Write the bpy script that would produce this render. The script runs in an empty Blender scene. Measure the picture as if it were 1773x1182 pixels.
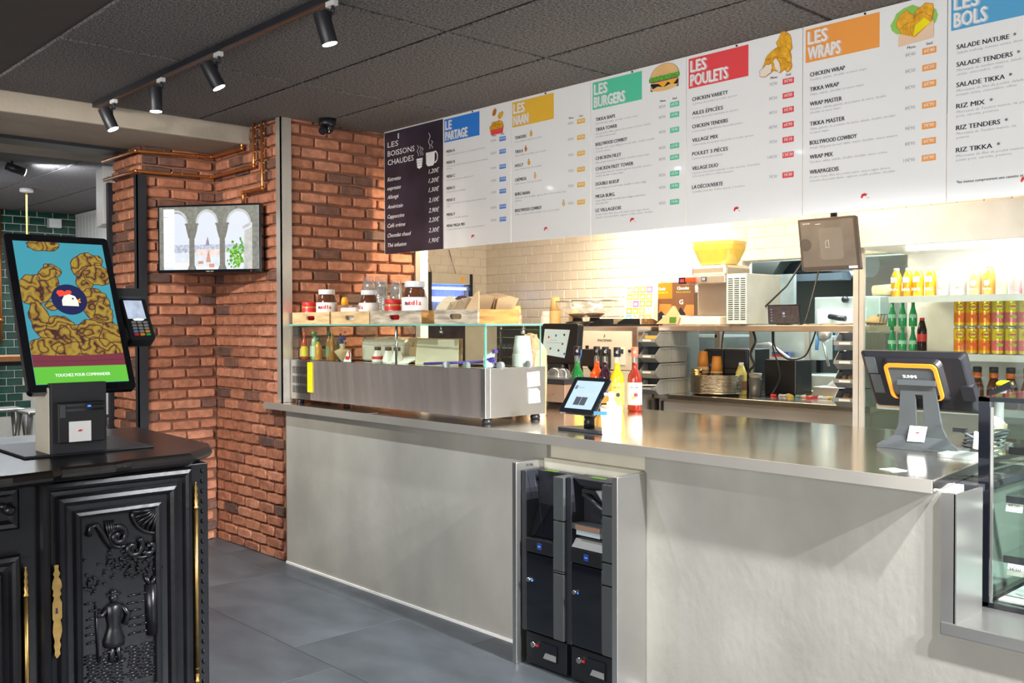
import bpy, bmesh, math, random
from mathutils import Vector, Matrix
random.seed(11)
SC = bpy.context.scene
COL = SC.collection
PI = math.pi

# ------------------------------------------------------------------ camera
cam_d = bpy.data.cameras.new('camera')
cam = bpy.data.objects.new('camera', cam_d)
COL.objects.link(cam)
YAW, PIT, ROL = 0.8190, -0.0190, -0.0025
Fv = Vector((-math.sin(YAW)*math.cos(PIT), math.cos(YAW)*math.cos(PIT), math.sin(PIT)))
Rv = Vector((math.cos(YAW), math.sin(YAW), 0))
Uv = Rv.cross(Fv)
R2 = Rv*math.cos(ROL)+Uv*math.sin(ROL)
U2 = -Rv*math.sin(ROL)+Uv*math.cos(ROL)
cm = Matrix((R2, U2, -Fv)).transposed().to_4x4()
cm.translation = Vector((0, 0, 1.45))
cam.matrix_world = cm
cam_d.sensor_width = 36
cam_d.lens = 1661*36/1773
cam_d.clip_start = .05
SC.camera = cam

# ------------------------------------------------------------------ world, exposure
w = bpy.data.worlds.new('world')
SC.world = w
w.use_nodes = True
bg = w.node_tree.nodes['Background']
bg.inputs[0].default_value = (.86, .93, 1, 1)
bg.inputs[1].default_value = .8
SC.view_settings.view_transform = 'Standard'
SC.view_settings.look = 'None'
SC.view_settings.exposure = 0.42
SC.view_settings.gamma = 1
SC.view_settings.use_curve_mapping = False
SC.cycles.max_bounces = 7
SC.cycles.transparent_max_bounces = 48

def light(kind, name, loc, power, color=(1, 1, 1), target=None, size=.1, sy=None, spot=70, blend=.5):
    d = bpy.data.lights.new(name, kind)
    d.energy = power
    d.color = color
    if kind == 'AREA':
        d.size = size
        if sy:
            d.shape = 'RECTANGLE'
            d.size_y = sy
    else:
        d.shadow_soft_size = size
    if kind == 'SPOT':
        d.spot_size = math.radians(spot)
        d.spot_blend = blend
    o = bpy.data.objects.new(name, d)
    COL.objects.link(o)
    o.location = loc
    if target:
        o.rotation_euler = (Vector(target)-Vector(loc)).to_track_quat('-Z', 'Y').to_euler()
    return o

WARM = (1, .74, .45)
COOL = (.88, .94, 1)
NEUT = (1, .97, .93)
light('AREA', 'shop_front_daylight', (-.9, -2.7, 1.7), 190, NEUT, (-3.5, 3, 1.1), 4.2, 2.2)
light('AREA', 'side_window_daylight', (2.6, 2.4, 1.9), 12, NEUT, (-3, 3.4, 1.2), 2.4, 1.8)
light('AREA', 'kitchen_ceiling_light', (-3.2, 7.0, 2.6), 120, (.90, 1, .97), (-3.2, 7.0, 0), 2.4, .6)
light('AREA', 'service_ceiling_light', (-3.6, 4.5, 2.62), 72, (1, .80, .54), (-3.6, 5.1, 0), 2.6, .5)
light('SPOT', 'service_wall_spot', (-4.45, 5.2, 2.6), 110, (1, .82, .56), (-4.5, 5.85, 1.75), .05, spot=105, blend=1)
light('SPOT', 'service_spot_left', (-4.5, 4.35, 2.6), 90, WARM, (-5.1, 3.6, 1.3), .05, spot=100, blend=.8)
light('SPOT', 'pillar_fill', (-4.7, .5, 2.55), 110, (1, .93, .84), (-6.0, 2.97, 1.1), .04, spot=80, blend=.8)  # two unseen fill spots, added to brighten the brick pillar and wall
light('SPOT', 'pillar_fill', (-4.3, .6, 2.62), 110, (1, .93, .84), (-5.6, 2.97, 1.1), .04, spot=75, blend=.8)
light('AREA', 'lounge_ceiling_light', (-9.6, 2.6, 2.64), 40, COOL, (-9.6, 2.6, 0), 1.5, 1.0)

# ------------------------------------------------------------------ materials
MATS = {}
def M(name, c=(.5, .5, .5), r=.5, m=0, var=.06, vs=8, bump=0, bs=60, es=0, ec=None, stretch=None, coat=0, tr=0, ior=1.45, rvar=0, rand=0, alpha=1):
    if name in MATS:
        return MATS[name]
    mt = bpy.data.materials.new(name)
    MATS[name] = mt
    mt.use_nodes = True
    nt = mt.node_tree
    N, L = nt.nodes, nt.links
    b = N['Principled BSDF']
    b.inputs['Roughness'].default_value = r
    b.inputs['Metallic'].default_value = m
    b.inputs['Coat Weight'].default_value = coat
    b.inputs['Transmission Weight'].default_value = tr
    b.inputs['IOR'].default_value = ior
    b.inputs['Alpha'].default_value = alpha
    tc = N.new('ShaderNodeTexCoord')
    mp = N.new('ShaderNodeMapping')
    L.new(tc.outputs['Object'], mp.inputs[0])
    if stretch:
        mp.inputs['Scale'].default_value = stretch
    nz = N.new('ShaderNodeTexNoise')
    nz.inputs['Scale'].default_value = vs
    nz.inputs['Detail'].default_value = 5
    L.new(mp.outputs[0], nz.inputs['Vector'])
    mx = N.new('ShaderNodeMix')
    mx.data_type = 'RGBA'
    lo = [max(0, k*(1-var)) for k in c[:3]]+[1]
    hi = [min(1, k*(1+var)) for k in c[:3]]+[1]
    mx.inputs[6].default_value = lo
    mx.inputs[7].default_value = hi
    cr = N.new('ShaderNodeMapRange')
    cr.inputs[1].default_value = .3
    cr.inputs[2].default_value = .7
    L.new(nz.outputs[0], cr.inputs[0])
    L.new(cr.outputs[0], mx.inputs[0])
    out = mx.outputs[2]
    if rand:
        oi = N.new('ShaderNodeObjectInfo')
        hs = N.new('ShaderNodeHueSaturation')
        mr = N.new('ShaderNodeMapRange')
        mr.inputs[3].default_value = 1-rand
        mr.inputs[4].default_value = 1+rand
        L.new(oi.outputs['Random'], mr.inputs[0])
        L.new(mr.outputs[0], hs.inputs['Value'])
        L.new(out, hs.inputs['Color'])
        out = hs.outputs[0]
    L.new(out, b.inputs['Base Color'])
    if rvar:
        r2 = N.new('ShaderNodeMapRange')
        r2.inputs[3].default_value = max(.02, r-rvar)
        r2.inputs[4].default_value = r+rvar
        L.new(nz.outputs[0], r2.inputs[0])
        L.new(r2.outputs[0], b.inputs['Roughness'])
    if bump:
        n2 = N.new('ShaderNodeTexNoise')
        n2.inputs['Scale'].default_value = bs
        n2.inputs['Detail'].default_value = 6
        L.new(mp.outputs[0], n2.inputs['Vector'])
        bp = N.new('ShaderNodeBump')
        bp.inputs['Strength'].default_value = bump
        bp.inputs['Distance'].default_value = .01
        L.new(n2.outputs[0], bp.inputs['Height'])
        L.new(bp.outputs[0], b.inputs['Normal'])
    if es:
        b.inputs['Emission Color'].default_value = tuple((ec or c)[:3])+(1,)
        b.inputs['Emission Strength'].default_value = es
        if ec is None:
            L.new(out, b.inputs['Emission Color'])
            for lk in list(b.inputs['Base Color'].links):
                L.remove(lk)
            b.inputs['Base Color'].default_value = (.01, .01, .012, 1)
    return mt

def glass_mat(name, tint=(.93, .98, .96), refl=1.0, rough=.02, haze=0):
    mt = bpy.data.materials.new(name)
    MATS[name] = mt
    mt.use_nodes = True
    nt = mt.node_tree
    N, L = nt.nodes, nt.links
    N.remove(N['Principled BSDF'])
    t = N.new('ShaderNodeBsdfTransparent')
    t.inputs[0].default_value = tint+(1,)
    g = N.new('ShaderNodeBsdfGlossy')
    g.inputs['Roughness'].default_value = rough
    f = N.new('ShaderNodeLayerWeight')
    f.inputs[0].default_value = .5
    pw = N.new('ShaderNodeMath')
    pw.operation = 'POWER'
    pw.inputs[1].default_value = 4.5
    L.new(f.outputs['Facing'], pw.inputs[0])
    mu = N.new('ShaderNodeMath')
    mu.operation = 'MULTIPLY_ADD'
    mu.inputs[1].default_value = .8
    mu.inputs[2].default_value = .035*refl
    L.new(pw.outputs[0], mu.inputs[0])
    mx = N.new('ShaderNodeMixShader')
    L.new(mu.outputs[0], mx.inputs[0])
    L.new(t.outputs[0], mx.inputs[1])
    L.new(g.outputs[0], mx.inputs[2])
    out = mx
    if haze:
        df = N.new('ShaderNodeBsdfDiffuse')
        df.inputs[0].default_value = (.85, .85, .85, 1)
        m2 = N.new('ShaderNodeMixShader')
        m2.inputs[0].default_value = haze
        L.new(mx.outputs[0], m2.inputs[1])
        L.new(df.outputs[0], m2.inputs[2])
        out = m2
    L.new(out.outputs[0], N['Material Output'].inputs[0])
    return mt

def brick_mat():
    mt = bpy.data.materials.new('brick')
    mt.use_nodes = True
    nt = mt.node_tree
    N, L = nt.nodes, nt.links
    b = N['Principled BSDF']
    b.inputs['Roughness'].default_value = .72
    oi = N.new('ShaderNodeObjectInfo')
    rp = N.new('ShaderNodeValToRGB')
    rp.color_ramp.interpolation = 'CONSTANT'
    e = rp.color_ramp.elements
    cols = [(0, (.11, .060, .048)), (.10, (.17, .080, .055)), (.20, (.38, .150, .082)), (.34, (.44, .180, .100)), (.5, (.35, .135, .074)),
            (.66, (.47, .200, .118)), (.82, (.40, .160, .090)), (.93, (.29, .115, .068))]
    e[0].position = 0
    e[0].color = cols[0][1]+(1,)
    e[1].position = cols[1][0]
    e[1].color = cols[1][1]+(1,)
    for p, c in cols[2:]:
        k = e.new(p)
        k.color = c+(1,)
    L.new(oi.outputs['Random'], rp.inputs[0])
    tc = N.new('ShaderNodeTexCoord')
    ad = N.new('ShaderNodeVectorMath')
    ad.operation = 'ADD'
    sc = N.new('ShaderNodeMath')
    sc.operation = 'MULTIPLY'
    sc.inputs[1].default_value = 37
    L.new(oi.outputs['Random'], sc.inputs[0])
    L.new(tc.outputs['Object'], ad.inputs[0])
    L.new(sc.outputs[0], ad.inputs[1])
    nz = N.new('ShaderNodeTexNoise')
    nz.inputs['Scale'].default_value = 22
    nz.inputs['Detail'].default_value = 6
    L.new(ad.outputs[0], nz.inputs['Vector'])
    mr = N.new('ShaderNodeMapRange')
    mr.inputs[1].default_value = .3
    mr.inputs[2].default_value = .72
    mr.inputs[3].default_value = .68
    mr.inputs[4].default_value = 1.25
    L.new(nz.outputs[0], mr.inputs[0])
    hs = N.new('ShaderNodeHueSaturation')
    L.new(mr.outputs[0], hs.inputs['Value'])
    L.new(rp.outputs[0], hs.inputs['Color'])
    L.new(hs.outputs[0], b.inputs['Base Color'])
    n2 = N.new('ShaderNodeTexNoise')
    n2.inputs['Scale'].default_value = 70
    n2.inputs['Detail'].default_value = 5
    L.new(ad.outputs[0], n2.inputs['Vector'])
    bp = N.new('ShaderNodeBump')
    bp.inputs['Strength'].default_value = .45
    bp.inputs['Distance'].default_value = .008
    L.new(n2.outputs[0], bp.inputs['Height'])
    L.new(bp.outputs[0], b.inputs['Normal'])
    return mt

def screen_mat(name, c, s=1.0, var=.05, vs=6, wave=None):
    # a lit display area: emission only, gloss on top
    mt = M(name, c, .12, 0, var, vs, es=s)
    return mt

BRICK = brick_mat()
MORTAR = M('mortar', (.24, .105, .062), .9, bump=.5, bs=120)
STEEL = M('brushed_steel', (.62, .60, .58), .24, 1, .05, 3, bump=.03, bs=160, stretch=(1, 1, 14), rvar=.05)
STEELH = M('worktop_steel', (.86, .81, .72), .15, 1, .05, 2, bump=.02, bs=30, rvar=.04)
STEELC = M('cool_steel', (.50, .54, .53), .35, 1, .08, 3, rvar=.06)
MIRROR = M('polished_steel', (.72, .70, .67), .10, 1, .04, 1.4, bump=.05, bs=2.2)
SATIN = M('satin_aluminium', (.55, .54, .52), .38, 1, .05, 5)
LIP = M('satin_edge', (.70, .66, .59), .33, .75, .05, 3, rvar=.05)
CONC = M('concrete_render', (.33, .317, .280), .75, 0, .16, 2.6, bump=.12, bs=30, stretch=(1, 1, .7))
BEAM = M('raw_concrete', (.36, .315, .255), .85, 0, .14, 2.5, bump=.2, bs=40)
FELT = M('acoustic_felt', (.135, .125, .125), .95, 0, .85, 75, bump=.7, bs=200, stretch=(1, 1.8, 1))
TBAR = M('ceiling_bar', (.050, .040, .038), .6)
SLATE = M('slate_tile', (.062, .070, .077), .42, 0, .28, 5, bump=.12, bs=26, stretch=(.5, 1, 1), rand=.10)
GROUT = M('grout', (.10, .11, .115), .8)
BLACK = M('black_plastic', (.012, .012, .014), .35)
BLACKM = M('black_matt_metal', (.018, .019, .024), .42, var=.15)
BLACKG = M('black_gloss', (.006, .007, .010), .08, coat=.5)
DGREY = M('dark_grey_plastic', (.055, .060, .062), .38)
MGREY = M('grey_plastic', (.26, .26, .255), .45)
LGREY = M('light_grey_plastic', (.52, .53, .53), .4)
WHITE = M('white_plastic', (.80, .80, .80), .35, var=.02)
WPAINT = M('white_paint', (.78, .76, .72), .55, var=.03)
PAPER = M('paper', (.82, .80, .74), .8, var=.04)
COPPER = M('copper_pipe', (.60, .23, .065), .28, .85, .10, 12)
GLASS = glass_mat('clear_glass')
GLASSG = M('green_glass_edge', (.16, .42, .33), .15, 0, .1)
CUPRIM = glass_mat('cup_rim', (.97, .98, .98), 4, .06, .45)
FRGLASS = glass_mat('fridge_glass', (.94, .98, .96), 1.3)
CUPCL = glass_mat('clear_cup', (.97, .98, .98), 3.5, .06, .06)
WHT_TILE = M('white_tile', (.80, .74, .66), .16, 0, .02, 4, coat=.3, rand=.03)
WGROUT = M('cream_grout', (.80, .74, .66), .6)
GRN_TILE = M('green_tile', (.008, .060, .042), .10, 0, .35, 6, coat=.4, rand=.3)
TGROUT = M('tile_grout', (.60, .58, .52), .8)
LAMP = M('lamp_face', (.9, .95, 1), .3, es=14, ec=(.88, .94, 1))
CARD = M('kraft_card', (.55, .37, .20), .8, var=.08)
CARDL = M('pale_card', (.62, .51, .34), .8, var=.05)
WOOD = M('crate_pine', (.62, .42, .21), .6, 0, .28, 9, bump=.1, bs=60, stretch=(1, 6, 6))
WOODG = M('weathered_pine', (.44, .36, .26), .65, 0, .55, 7, bump=.1, bs=60, stretch=(1, 6, 6))
WOODD = M('dark_pine', (.50, .25, .07), .6, 0, .45, 7, bump=.1, bs=60, stretch=(3, 1, 6))
EBONY = M('ebonised_wood', (.006, .006, .008), .30, 0, .4, 8, bump=.08, bs=40)
EBTOP = M('ebonised_top', (.014, .011, .011), .24, 0, .5, 5, bump=.05, bs=30, stretch=(4, 1, 1))
BRASS = M('aged_brass', (.42, .27, .09), .35, 1, .2, 30)
RED = M('red_print', (.62, .03, .03), .4)
ORANGE = M('orange_plastic', (.95, .20, .01), .4)
YELLOW = M('yellow_print', (.92, .78, .0), .5)
BLUE = M('blue_print', (.03, .16, .55), .5)
GREEN = M('green_print', (.03, .36, .12), .5)
INK = M('ink', (.012, .012, .02), .5)
INKG = M('grey_ink', (.34, .34, .36), .6)
WINK = M('white_ink', (.85, .85, .85), .5)
CABLE = M('black_cable', (.01, .01, .01), .4)

# ------------------------------------------------------------------ mesh helpers
class MB:
    def __init__(s, B=None):
        s.bm = bmesh.new()
        s.B = B.copy() if B else Matrix.Identity(4)
        s.T = Matrix.Identity(4)
        s.mi = 0
        s.mats = []
    def m(s, mat):
        if mat not in s.mats:
            s.mats.append(mat)
        s.mi = s.mats.index(mat)
        return s
    def at(s, T):
        s.T = T
        return s
    def v(s, co):
        return s.bm.verts.new(s.B @ s.T @ Vector(co))
    def f(s, vs, smooth=False):
        try:
            fc = s.bm.faces.new(vs)
            fc.material_index = s.mi
            fc.smooth = smooth
            return fc
        except ValueError:
            return None
    def box(s, x0, y0, z0, x1, y1, z1):
        c = [s.v((x, y, z)) for z in (z0, z1) for y in (y0, y1) for x in (x0, x1)]
        for q in ((0, 2, 3, 1), (4, 5, 7, 6), (0, 1, 5, 4), (2, 6, 7, 3), (0, 4, 6, 2), (1, 3, 7, 5)):
            s.f([c[i] for i in q])
        return s
    def loft(s, rings, cap=True, smooth=False, closed=True):
        vr = [[s.v(p) for p in r] for r in rings]
        n = len(vr[0])
        for a, b in zip(vr, vr[1:]):
            for i in range(n if closed else n-1):
                j = (i+1) % n
                s.f([a[i], a[j], b[j], b[i]], smooth)
        if cap:
            s.f(vr[0][::-1])
            s.f(vr[-1])
        return s
    def prism(s, poly, z0, z1):
        # polygon in local xy, extruded along z
        return s.loft([[(x, y, z0) for x, y in poly], [(x, y, z1) for x, y in poly]])
    def lathe(s, prof, n=16, c=(0, 0, 0), smooth=True, cap=True):
        rings = [[(c[0]+r*math.cos(2*PI*i/n), c[1]+r*math.sin(2*PI*i/n), c[2]+z) for i in range(n)] for r, z in prof]
        return s.loft(rings, cap, smooth)
    def tube(s, pts, r, n=8):
        pts = [Vector(p) for p in pts]
        rings = []
        up = None
        for i, p in enumerate(pts):
            d = (pts[min(i+1, len(pts)-1)]-pts[max(i-1, 0)]).normalized()
            if up is None:
                up = Vector((0, 0, 1)) if abs(d.z) < .9 else Vector((1, 0, 0))
            a = d.cross(up).normalized()
            u = a.cross(d).normalized()
            up = u
            rings.append([p+(a*math.cos(2*PI*k/n)+u*math.sin(2*PI*k/n))*r for k in range(n)])
        return s.loft(rings, True, True)
    def cyl(s, p, q, r, n=12, r2=None):
        p, q = Vector(p), Vector(q)
        d = (q-p).normalized()
        up = Vector((0, 0, 1)) if abs(d.z) < .9 else Vector((1, 0, 0))
        a = d.cross(up).normalized()
        u = a.cross(d)
        r2 = r if r2 is None else r2
        return s.loft([[c+(a*math.cos(2*PI*k/n)+u*math.sin(2*PI*k/n))*rr for k in range(n)] for c, rr in ((p, r), (q, r2))], True, True)
    def ball(s, c, rx, ry=None, rz=None, n=12, k=7):
        ry = ry or rx
        rz = rz or rx
        rings = []
        for i in range(1, k):
            t = PI*i/k
            rings.append([(c[0]+rx*math.sin(t)*math.cos(2*PI*j/n), c[1]+ry*math.sin(t)*math.sin(2*PI*j/n), c[2]-rz*math.cos(t)) for j in range(n)])
        return s.loft(rings, True, True)
    def text(s, body, x, y, h, w=None, al='l', bold=0, shear=0, z=0, th=0, res=2, sx=1):
        cu = bpy.data.curves.new('t', 'FONT')
        cu.body = body
        cu.size = h/.73
        cu.shear = shear
        cu.resolution_u = res
        cu.fill_mode = 'FRONT' if not th else 'BOTH'
        cu.extrude = th
        ob = bpy.data.objects.new('t', cu)
        me = bpy.data.meshes.new_from_object(ob)
        if len(me.vertices):
            xs = [v.co.x for v in me.vertices]
            a, b = min(xs), max(xs)
            k = (w/(b-a)) if w else sx
            wd = (b-a)*k
            ox = x if al == 'l' else (x-wd if al == 'r' else x-wd/2)
            for q_, (dx, dy) in enumerate(((0, 0),) if not bold else ((-bold*h, 0), (bold*h, 0), (0, bold*h*.8), (0, -bold*h*.8)) if h > .03 else ((-bold*h, 0), (bold*h, 0))):
                vs = [s.v((ox+(v.co.x-a)*k+dx, y+v.co.y+dy, z+v.co.z+q_*.00012)) for v in me.vertices]
                for p in me.polygons:
                    s.f([vs[i] for i in p.vertices])
        bpy.data.objects.remove(ob)
        bpy.data.curves.remove(cu)
        bpy.data.meshes.remove(me)
        return s
    def flat(s, poly, z=0):
        s.f([s.v((x, y, z)) for x, y in poly])
        return s
    def rect(s, x0, y0, x1, y1, z=0):
        return s.flat([(x0, y0), (x1, y0), (x1, y1), (x0, y1)], z)
    def mesh(s, name='m'):
        bmesh.ops.recalc_face_normals(s.bm, faces=[f for f in s.bm.faces if True])
        me = bpy.data.meshes.new(name)
        s.bm.to_mesh(me)
        s.bm.free()
        for mt in s.mats:
            me.materials.append(mt)
        return me
    def build(s, name, parent=None, bevel=0, seg=2, recalc=True):
        me = s.mesh(name)
        o = bpy.data.objects.new(name, me)
        COL.objects.link(o)
        if parent:
            o.parent = parent
        if bevel:
            b = o.modifiers.new('bevel', 'BEVEL')
            b.width = bevel
            b.segments = seg
            b.limit_method = 'ANGLE'
            b.angle_limit = math.radians(50)
        return o

def PL(o, x, y):
    x = Vector(x).normalized()
    y = Vector(y).normalized()
    z = x.cross(y)
    m = Matrix((x, y, z)).transposed().to_4x4()
    m.translation = Vector(o)
    return m

def thing(name, label, cat, loc=(0, 0, 0), rz=0, group=None):
    o = bpy.data.objects.new(name, None)
    COL.objects.link(o)
    o.location = loc
    o.rotation_euler = (0, 0, rz)
    o.empty_display_size = .05
    o['label'] = label
    o['category'] = cat
    if group:
        o['group'] = group
    return o

def tag(o, label, cat, group=None):
    o['label'] = label
    o['category'] = cat
    if group:
        o['group'] = group
    return o

def W(root):
    # mesh builder for world coordinates under this root
    return MB((Matrix.Translation(root.location) @ Matrix.Rotation(root.rotation_euler.z, 4, 'Z')).inverted())

def struct(o):
    o['kind'] = 'structure'
    return o

def dup(root, loc, rz=None, label=None):
    r = root.copy()
    COL.objects.link(r)
    r.location = loc
    if rz is not None:
        r.rotation_euler = (0, 0, rz)
    if label:
        r['label'] = label
    for ch in list(root.children):
        c = ch.copy()
        COL.objects.link(c)
        c.parent = r
        for g in ch.children:
            d = g.copy()
            COL.objects.link(d)
            d.parent = c
    return r

def piece(name, me, parent, M4, scale=(1, 1, 1)):
    o = bpy.data.objects.new(name, me)
    COL.objects.link(o)
    o.parent = parent
    m = M4 @ Matrix.Diagonal(Vector(scale).to_4d())
    o.matrix_basis = m
    return o
OR2 = ['first', 'second', 'third', 'fourth', 'fifth', 'sixth', 'seventh', 'eighth', 'ninth', 'tenth', 'eleventh', 'last']
ORD = ['first', 'second', 'third', 'fourth', 'fifth', 'sixth', 'seventh', 'eighth']

# ================================================================== SETTING
# ---- floor
b = MB().m(GROUT)
b.box(-13, -3, -.12, 3.5, 9.5, -.004)
FLOOR = struct(b.build('floor'))
def tile_mesh(name, lx, ly, t, bev, mat):
    b = MB().m(mat)
    x, y = lx/2, ly/2
    b.loft([[(-x, -y, -t), (x, -y, -t), (x, y, -t), (-x, y, -t)], [(-x, -y, -bev), (x, -y, -bev), (x, y, -bev), (-x, y, -bev)],
            [(-x+bev, -y+bev, 0), (x-bev, -y+bev, 0), (x-bev, y-bev, 0), (-x+bev, y-bev, 0)]])
    return b.mesh(name)
ft = tile_mesh('floor_tile', 1.198, .598, .01, .0015, SLATE)
for j, off in enumerate([-4.65, -3.8, -4.65, -3.8, -5.67+1.2, -3.8]):
    y = 1.3+.6*(j-2)
    if y > 3:
        continue
    y = [.7, 1.3, 1.9, 2.5, 3.1, .1][j]
    off = {0: -3.8, 1: -4.25, 2: -4.65, 3: -3.8, 4: -4.47, 5: -4.65}[j]
    for i in range(-4, 5):
        x = off+.6+1.2*i
        if -8.6 < x < 1.4:
            piece('tile', ft, FLOOR, Matrix.Translation((x, y, 0)))

# ---- ceiling
b = MB().m(TBAR)
b.box(-13, -3, 2.712, 3.5, 9.5, 2.83)
CEIL = struct(b.build('ceiling'))
cp = tile_mesh('ceiling_panel', 1.178, .580, .012, .004, FELT)
flip = Matrix.Rotation(PI, 4, 'X')
for i in range(-6, 4):
    for j in range(-6, 3):
        x, y = -4.42+1.2*i+.6, 3.23-.6*j-.3
        if -7.1 < x < -5.5 or y < -.6+0 and x < -5:
            continue
        if y > 3.6 and x > -1:
            continue
        piece('panel', cp, CEIL, Matrix.Translation((x, y, 2.700)) @ flip)
# ---- concrete beam with black cable duct
b = MB().m(BEAM)
b.box(-6.97, -3, 2.59, -5.62, 2.984, 2.712)
BM = struct(b.build('trim_1', bevel=.012))
b = MB().m(BLACKM)
b.box(-6.50, -3, 2.568, -6.29, 2.46, 2.592)
struct(b.build('trim_2'))

# ---- brick walls
def brick_mesh(seed, L=.180, H=.0575, T=.022):
    rd = random.Random(seed)
    b = MB().m(BRICK)
    def ring(z, ins, jit):
        x, y = L/2-ins, H/2-ins
        base = [(-x, -y), (-x*.33, -y), (x*.33, -y), (x, -y), (x, 0), (x, y), (x*.33, y), (-x*.33, y), (-x, y), (-x, 0)]
        out = []
        for i, (u, v_) in enumerate(base):
            c = .004 if i in (0, 3, 5, 8) else 0
            u -= math.copysign(c, u) if abs(u) > x*.9 else 0
            v_ -= math.copysign(c*.6, v_) if abs(v_) > y*.9 else 0
            out.append((u+rd.uniform(-jit, jit), v_+rd.uniform(-jit, jit), z+rd.uniform(-jit, jit)*.7))
        return out
    b.loft([ring(0, .001, 0), ring(T*.62, .001, .0014), ring(T, .0055, .0022)])
    return b.mesh('brick')
BV = [brick_mesh(i) for i in range(14)]
def brick_wall(parent, o, u, n, ulen, z0, z1, base=.057, half0=0, pitch=.192, course=.069):
    u, n = Vector(u), Vector(n)
    zc = Vector((0, 0, 1))
    k = -1
    z = base-course
    while z < z1-.012:
        lo, hi = max(z+.005, z0), min(z+course-.005, z1)
        if hi-lo > .015:
            s = -pitch*(.5 if (k+half0) % 2 else 0)+random.uniform(-.008, .008)
            while s < ulen-.01:
                a, e = max(s+.005, 0), min(s+pitch-.005+random.uniform(-.006, .004), ulen)
                if e-a > .02:
                    c = Vector(o)+u*((a+e)/2)+zc*((lo+hi)/2)+n*random.uniform(-.004, .001)
                    m = Matrix((u, zc, u.cross(zc) if u.cross(zc).dot(n) > 0 else -u.cross(zc))).transposed().to_4x4()
                    m.translation = c
                    sx = 1 if (k*7+int(s*50)) % 2 else -1
                    piece('brick', random.choice(BV), parent, m @ Matrix.Rotation(random.uniform(-.006, .006), 4, 'Z'),
                          ((e-a)/.180, (hi-lo)/.0575, 1))
                s += pitch
        z += course
        k += 1
D0 = .020
b = MB().m(MORTAR)
b.box(-6.56, 2.97+D0, 0, -5.2-D0, 3.96, 2.705)
wr = struct(b.build('wall_right'))
brick_wall(wr, (-5.2-D0, 2.99, 0), (0, 1, 0), (1, 0, 0), .975, .0, 2.70, half0=0)
b = MB().m(MORTAR)
b.box(-6.56, 2.966+D0, 0, -5.2-D0, 2.97+D0, 2.705)
wb = struct(b.build('wall_front'))
brick_wall(wb, (-6.1, 2.966+D0, 0), (1, 0, 0), (0, -1, 0), .878, 0, 2.70, half0=1)
b = MB().m(MORTAR)
b.box(-6.56, 2.455+D0, 0, -6.1-D0, 2.966+D0, 2.60)
wc = struct(b.build('wall_left'))
brick_wall(wc, (-6.1-D0, 2.475, 0), (0, 1, 0), (1, 0, 0), .49, 0, 2.59, half0=0)
brick_wall(wc, (-6.56, 2.455+D0, 0), (1, 0, 0), (0, -1, 0), .45, 0, 2.59, half0=1)
# ---- corner guards
b = MB().m(LIP)
b.box(-5.245, 2.944, .974, -5.188, 2.952, 2.698)
b.box(-5.196, 2.944, .974, -5.188, 3.018, 2.698)
struct(b.build('trim_3'))
b = MB().m(BLACKM)
b.box(-6.125, 2.428, 0, -6.079, 2.436, 2.40)
b.box(-6.087, 2.428, 0, -6.079, 2.492, 2.40)
b.box(-6.60, 2.430, 0, -6.560, 2.50, 2.40)
struct(b.build('trim_4'))
b = MB().m(SATIN)
b.box(-5.26, 3.962, 0, -5.19, 4.0, 2.7)
b.m(WPAINT).box(-5.9, 4.0, 0, -5.2, 4.075, 2.7)
struct(b.build('trim_5'))

# ---- tiled walls
def mtile(L, H, T, mat, bev=.006):
    b = MB().m(mat)
    x, y = L/2, H/2
    b.loft([[(-x, -y, 0), (x, -y, 0), (x, y, 0), (-x, y, 0)], [(-x, -y, T*.5), (x, -y, T*.5), (x, y, T*.5), (-x, y, T*.5)],
            [(-x+bev, -y+bev, T), (x-bev, -y+bev, T), (x-bev, y-bev, T), (-x+bev, y-bev, T)]])
    return b.mesh('tile')
def tile_wall(parent, o, u, n, ulen, z0, z1, L, H, me, gap=.004, skip=None):
    u, n, zc = Vector(u), Vector(n), Vector((0, 0, 1))
    k = 0
    z = z0
    while z+H*.6 < z1:
        s = -(L/2 if k % 2 else 0)
        while s < ulen-.01:
            a, e = max(s, 0), min(s+L-gap, ulen)
            if e-a > .02 and not (skip and skip((a+e)/2, z+H/2)):
                m = Matrix((u, zc, n)).transposed().to_4x4()
                m.translation = Vector(o)+u*((a+e)/2)+zc*(z+H/2)
                piece('tile', me, parent, m, ((e-a)/(L-gap), 1, 1))
            s += L
        z += H
        k += 1
wt = mtile(.150, .0735, .007, WHT_TILE)
b = MB().m(WGROUT)
YB = 5.85
# back wall: solid left of the pass, header above the pass
b.box(-6.72, YB, 0, -4.36, YB+.12, 2.71)
b.box(-4.36, YB, 1.43, -3.86, YB+.12, 2.71)
b.box(-3.86, YB, 1.885, -1.0, YB+.12, 2.71)
wback = struct(b.build('wall_back'))
tile_wall(wback, (-6.6, YB, 0), (1, 0, 0), (0, -1, 0), 2.74, 1.42, 1.88, .154, .0775, wt)
tile_wall(wback, (-6.6, YB, 0), (1, 0, 0), (0, -1, 0), 5.1, 1.885, 2.25, .154, .0775, wt)
b = MB().m(WGROUT)
b.box(-6.72, 4.0, 0, -6.6, YB, 2.71)
wsb = struct(b.build('wall_side'))
tile_wall(wsb, (-6.6, YB, 0), (0, -1, 0), (1, 0, 0), 1.6, 1.42, 2.2, .154, .0775, wt)

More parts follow.
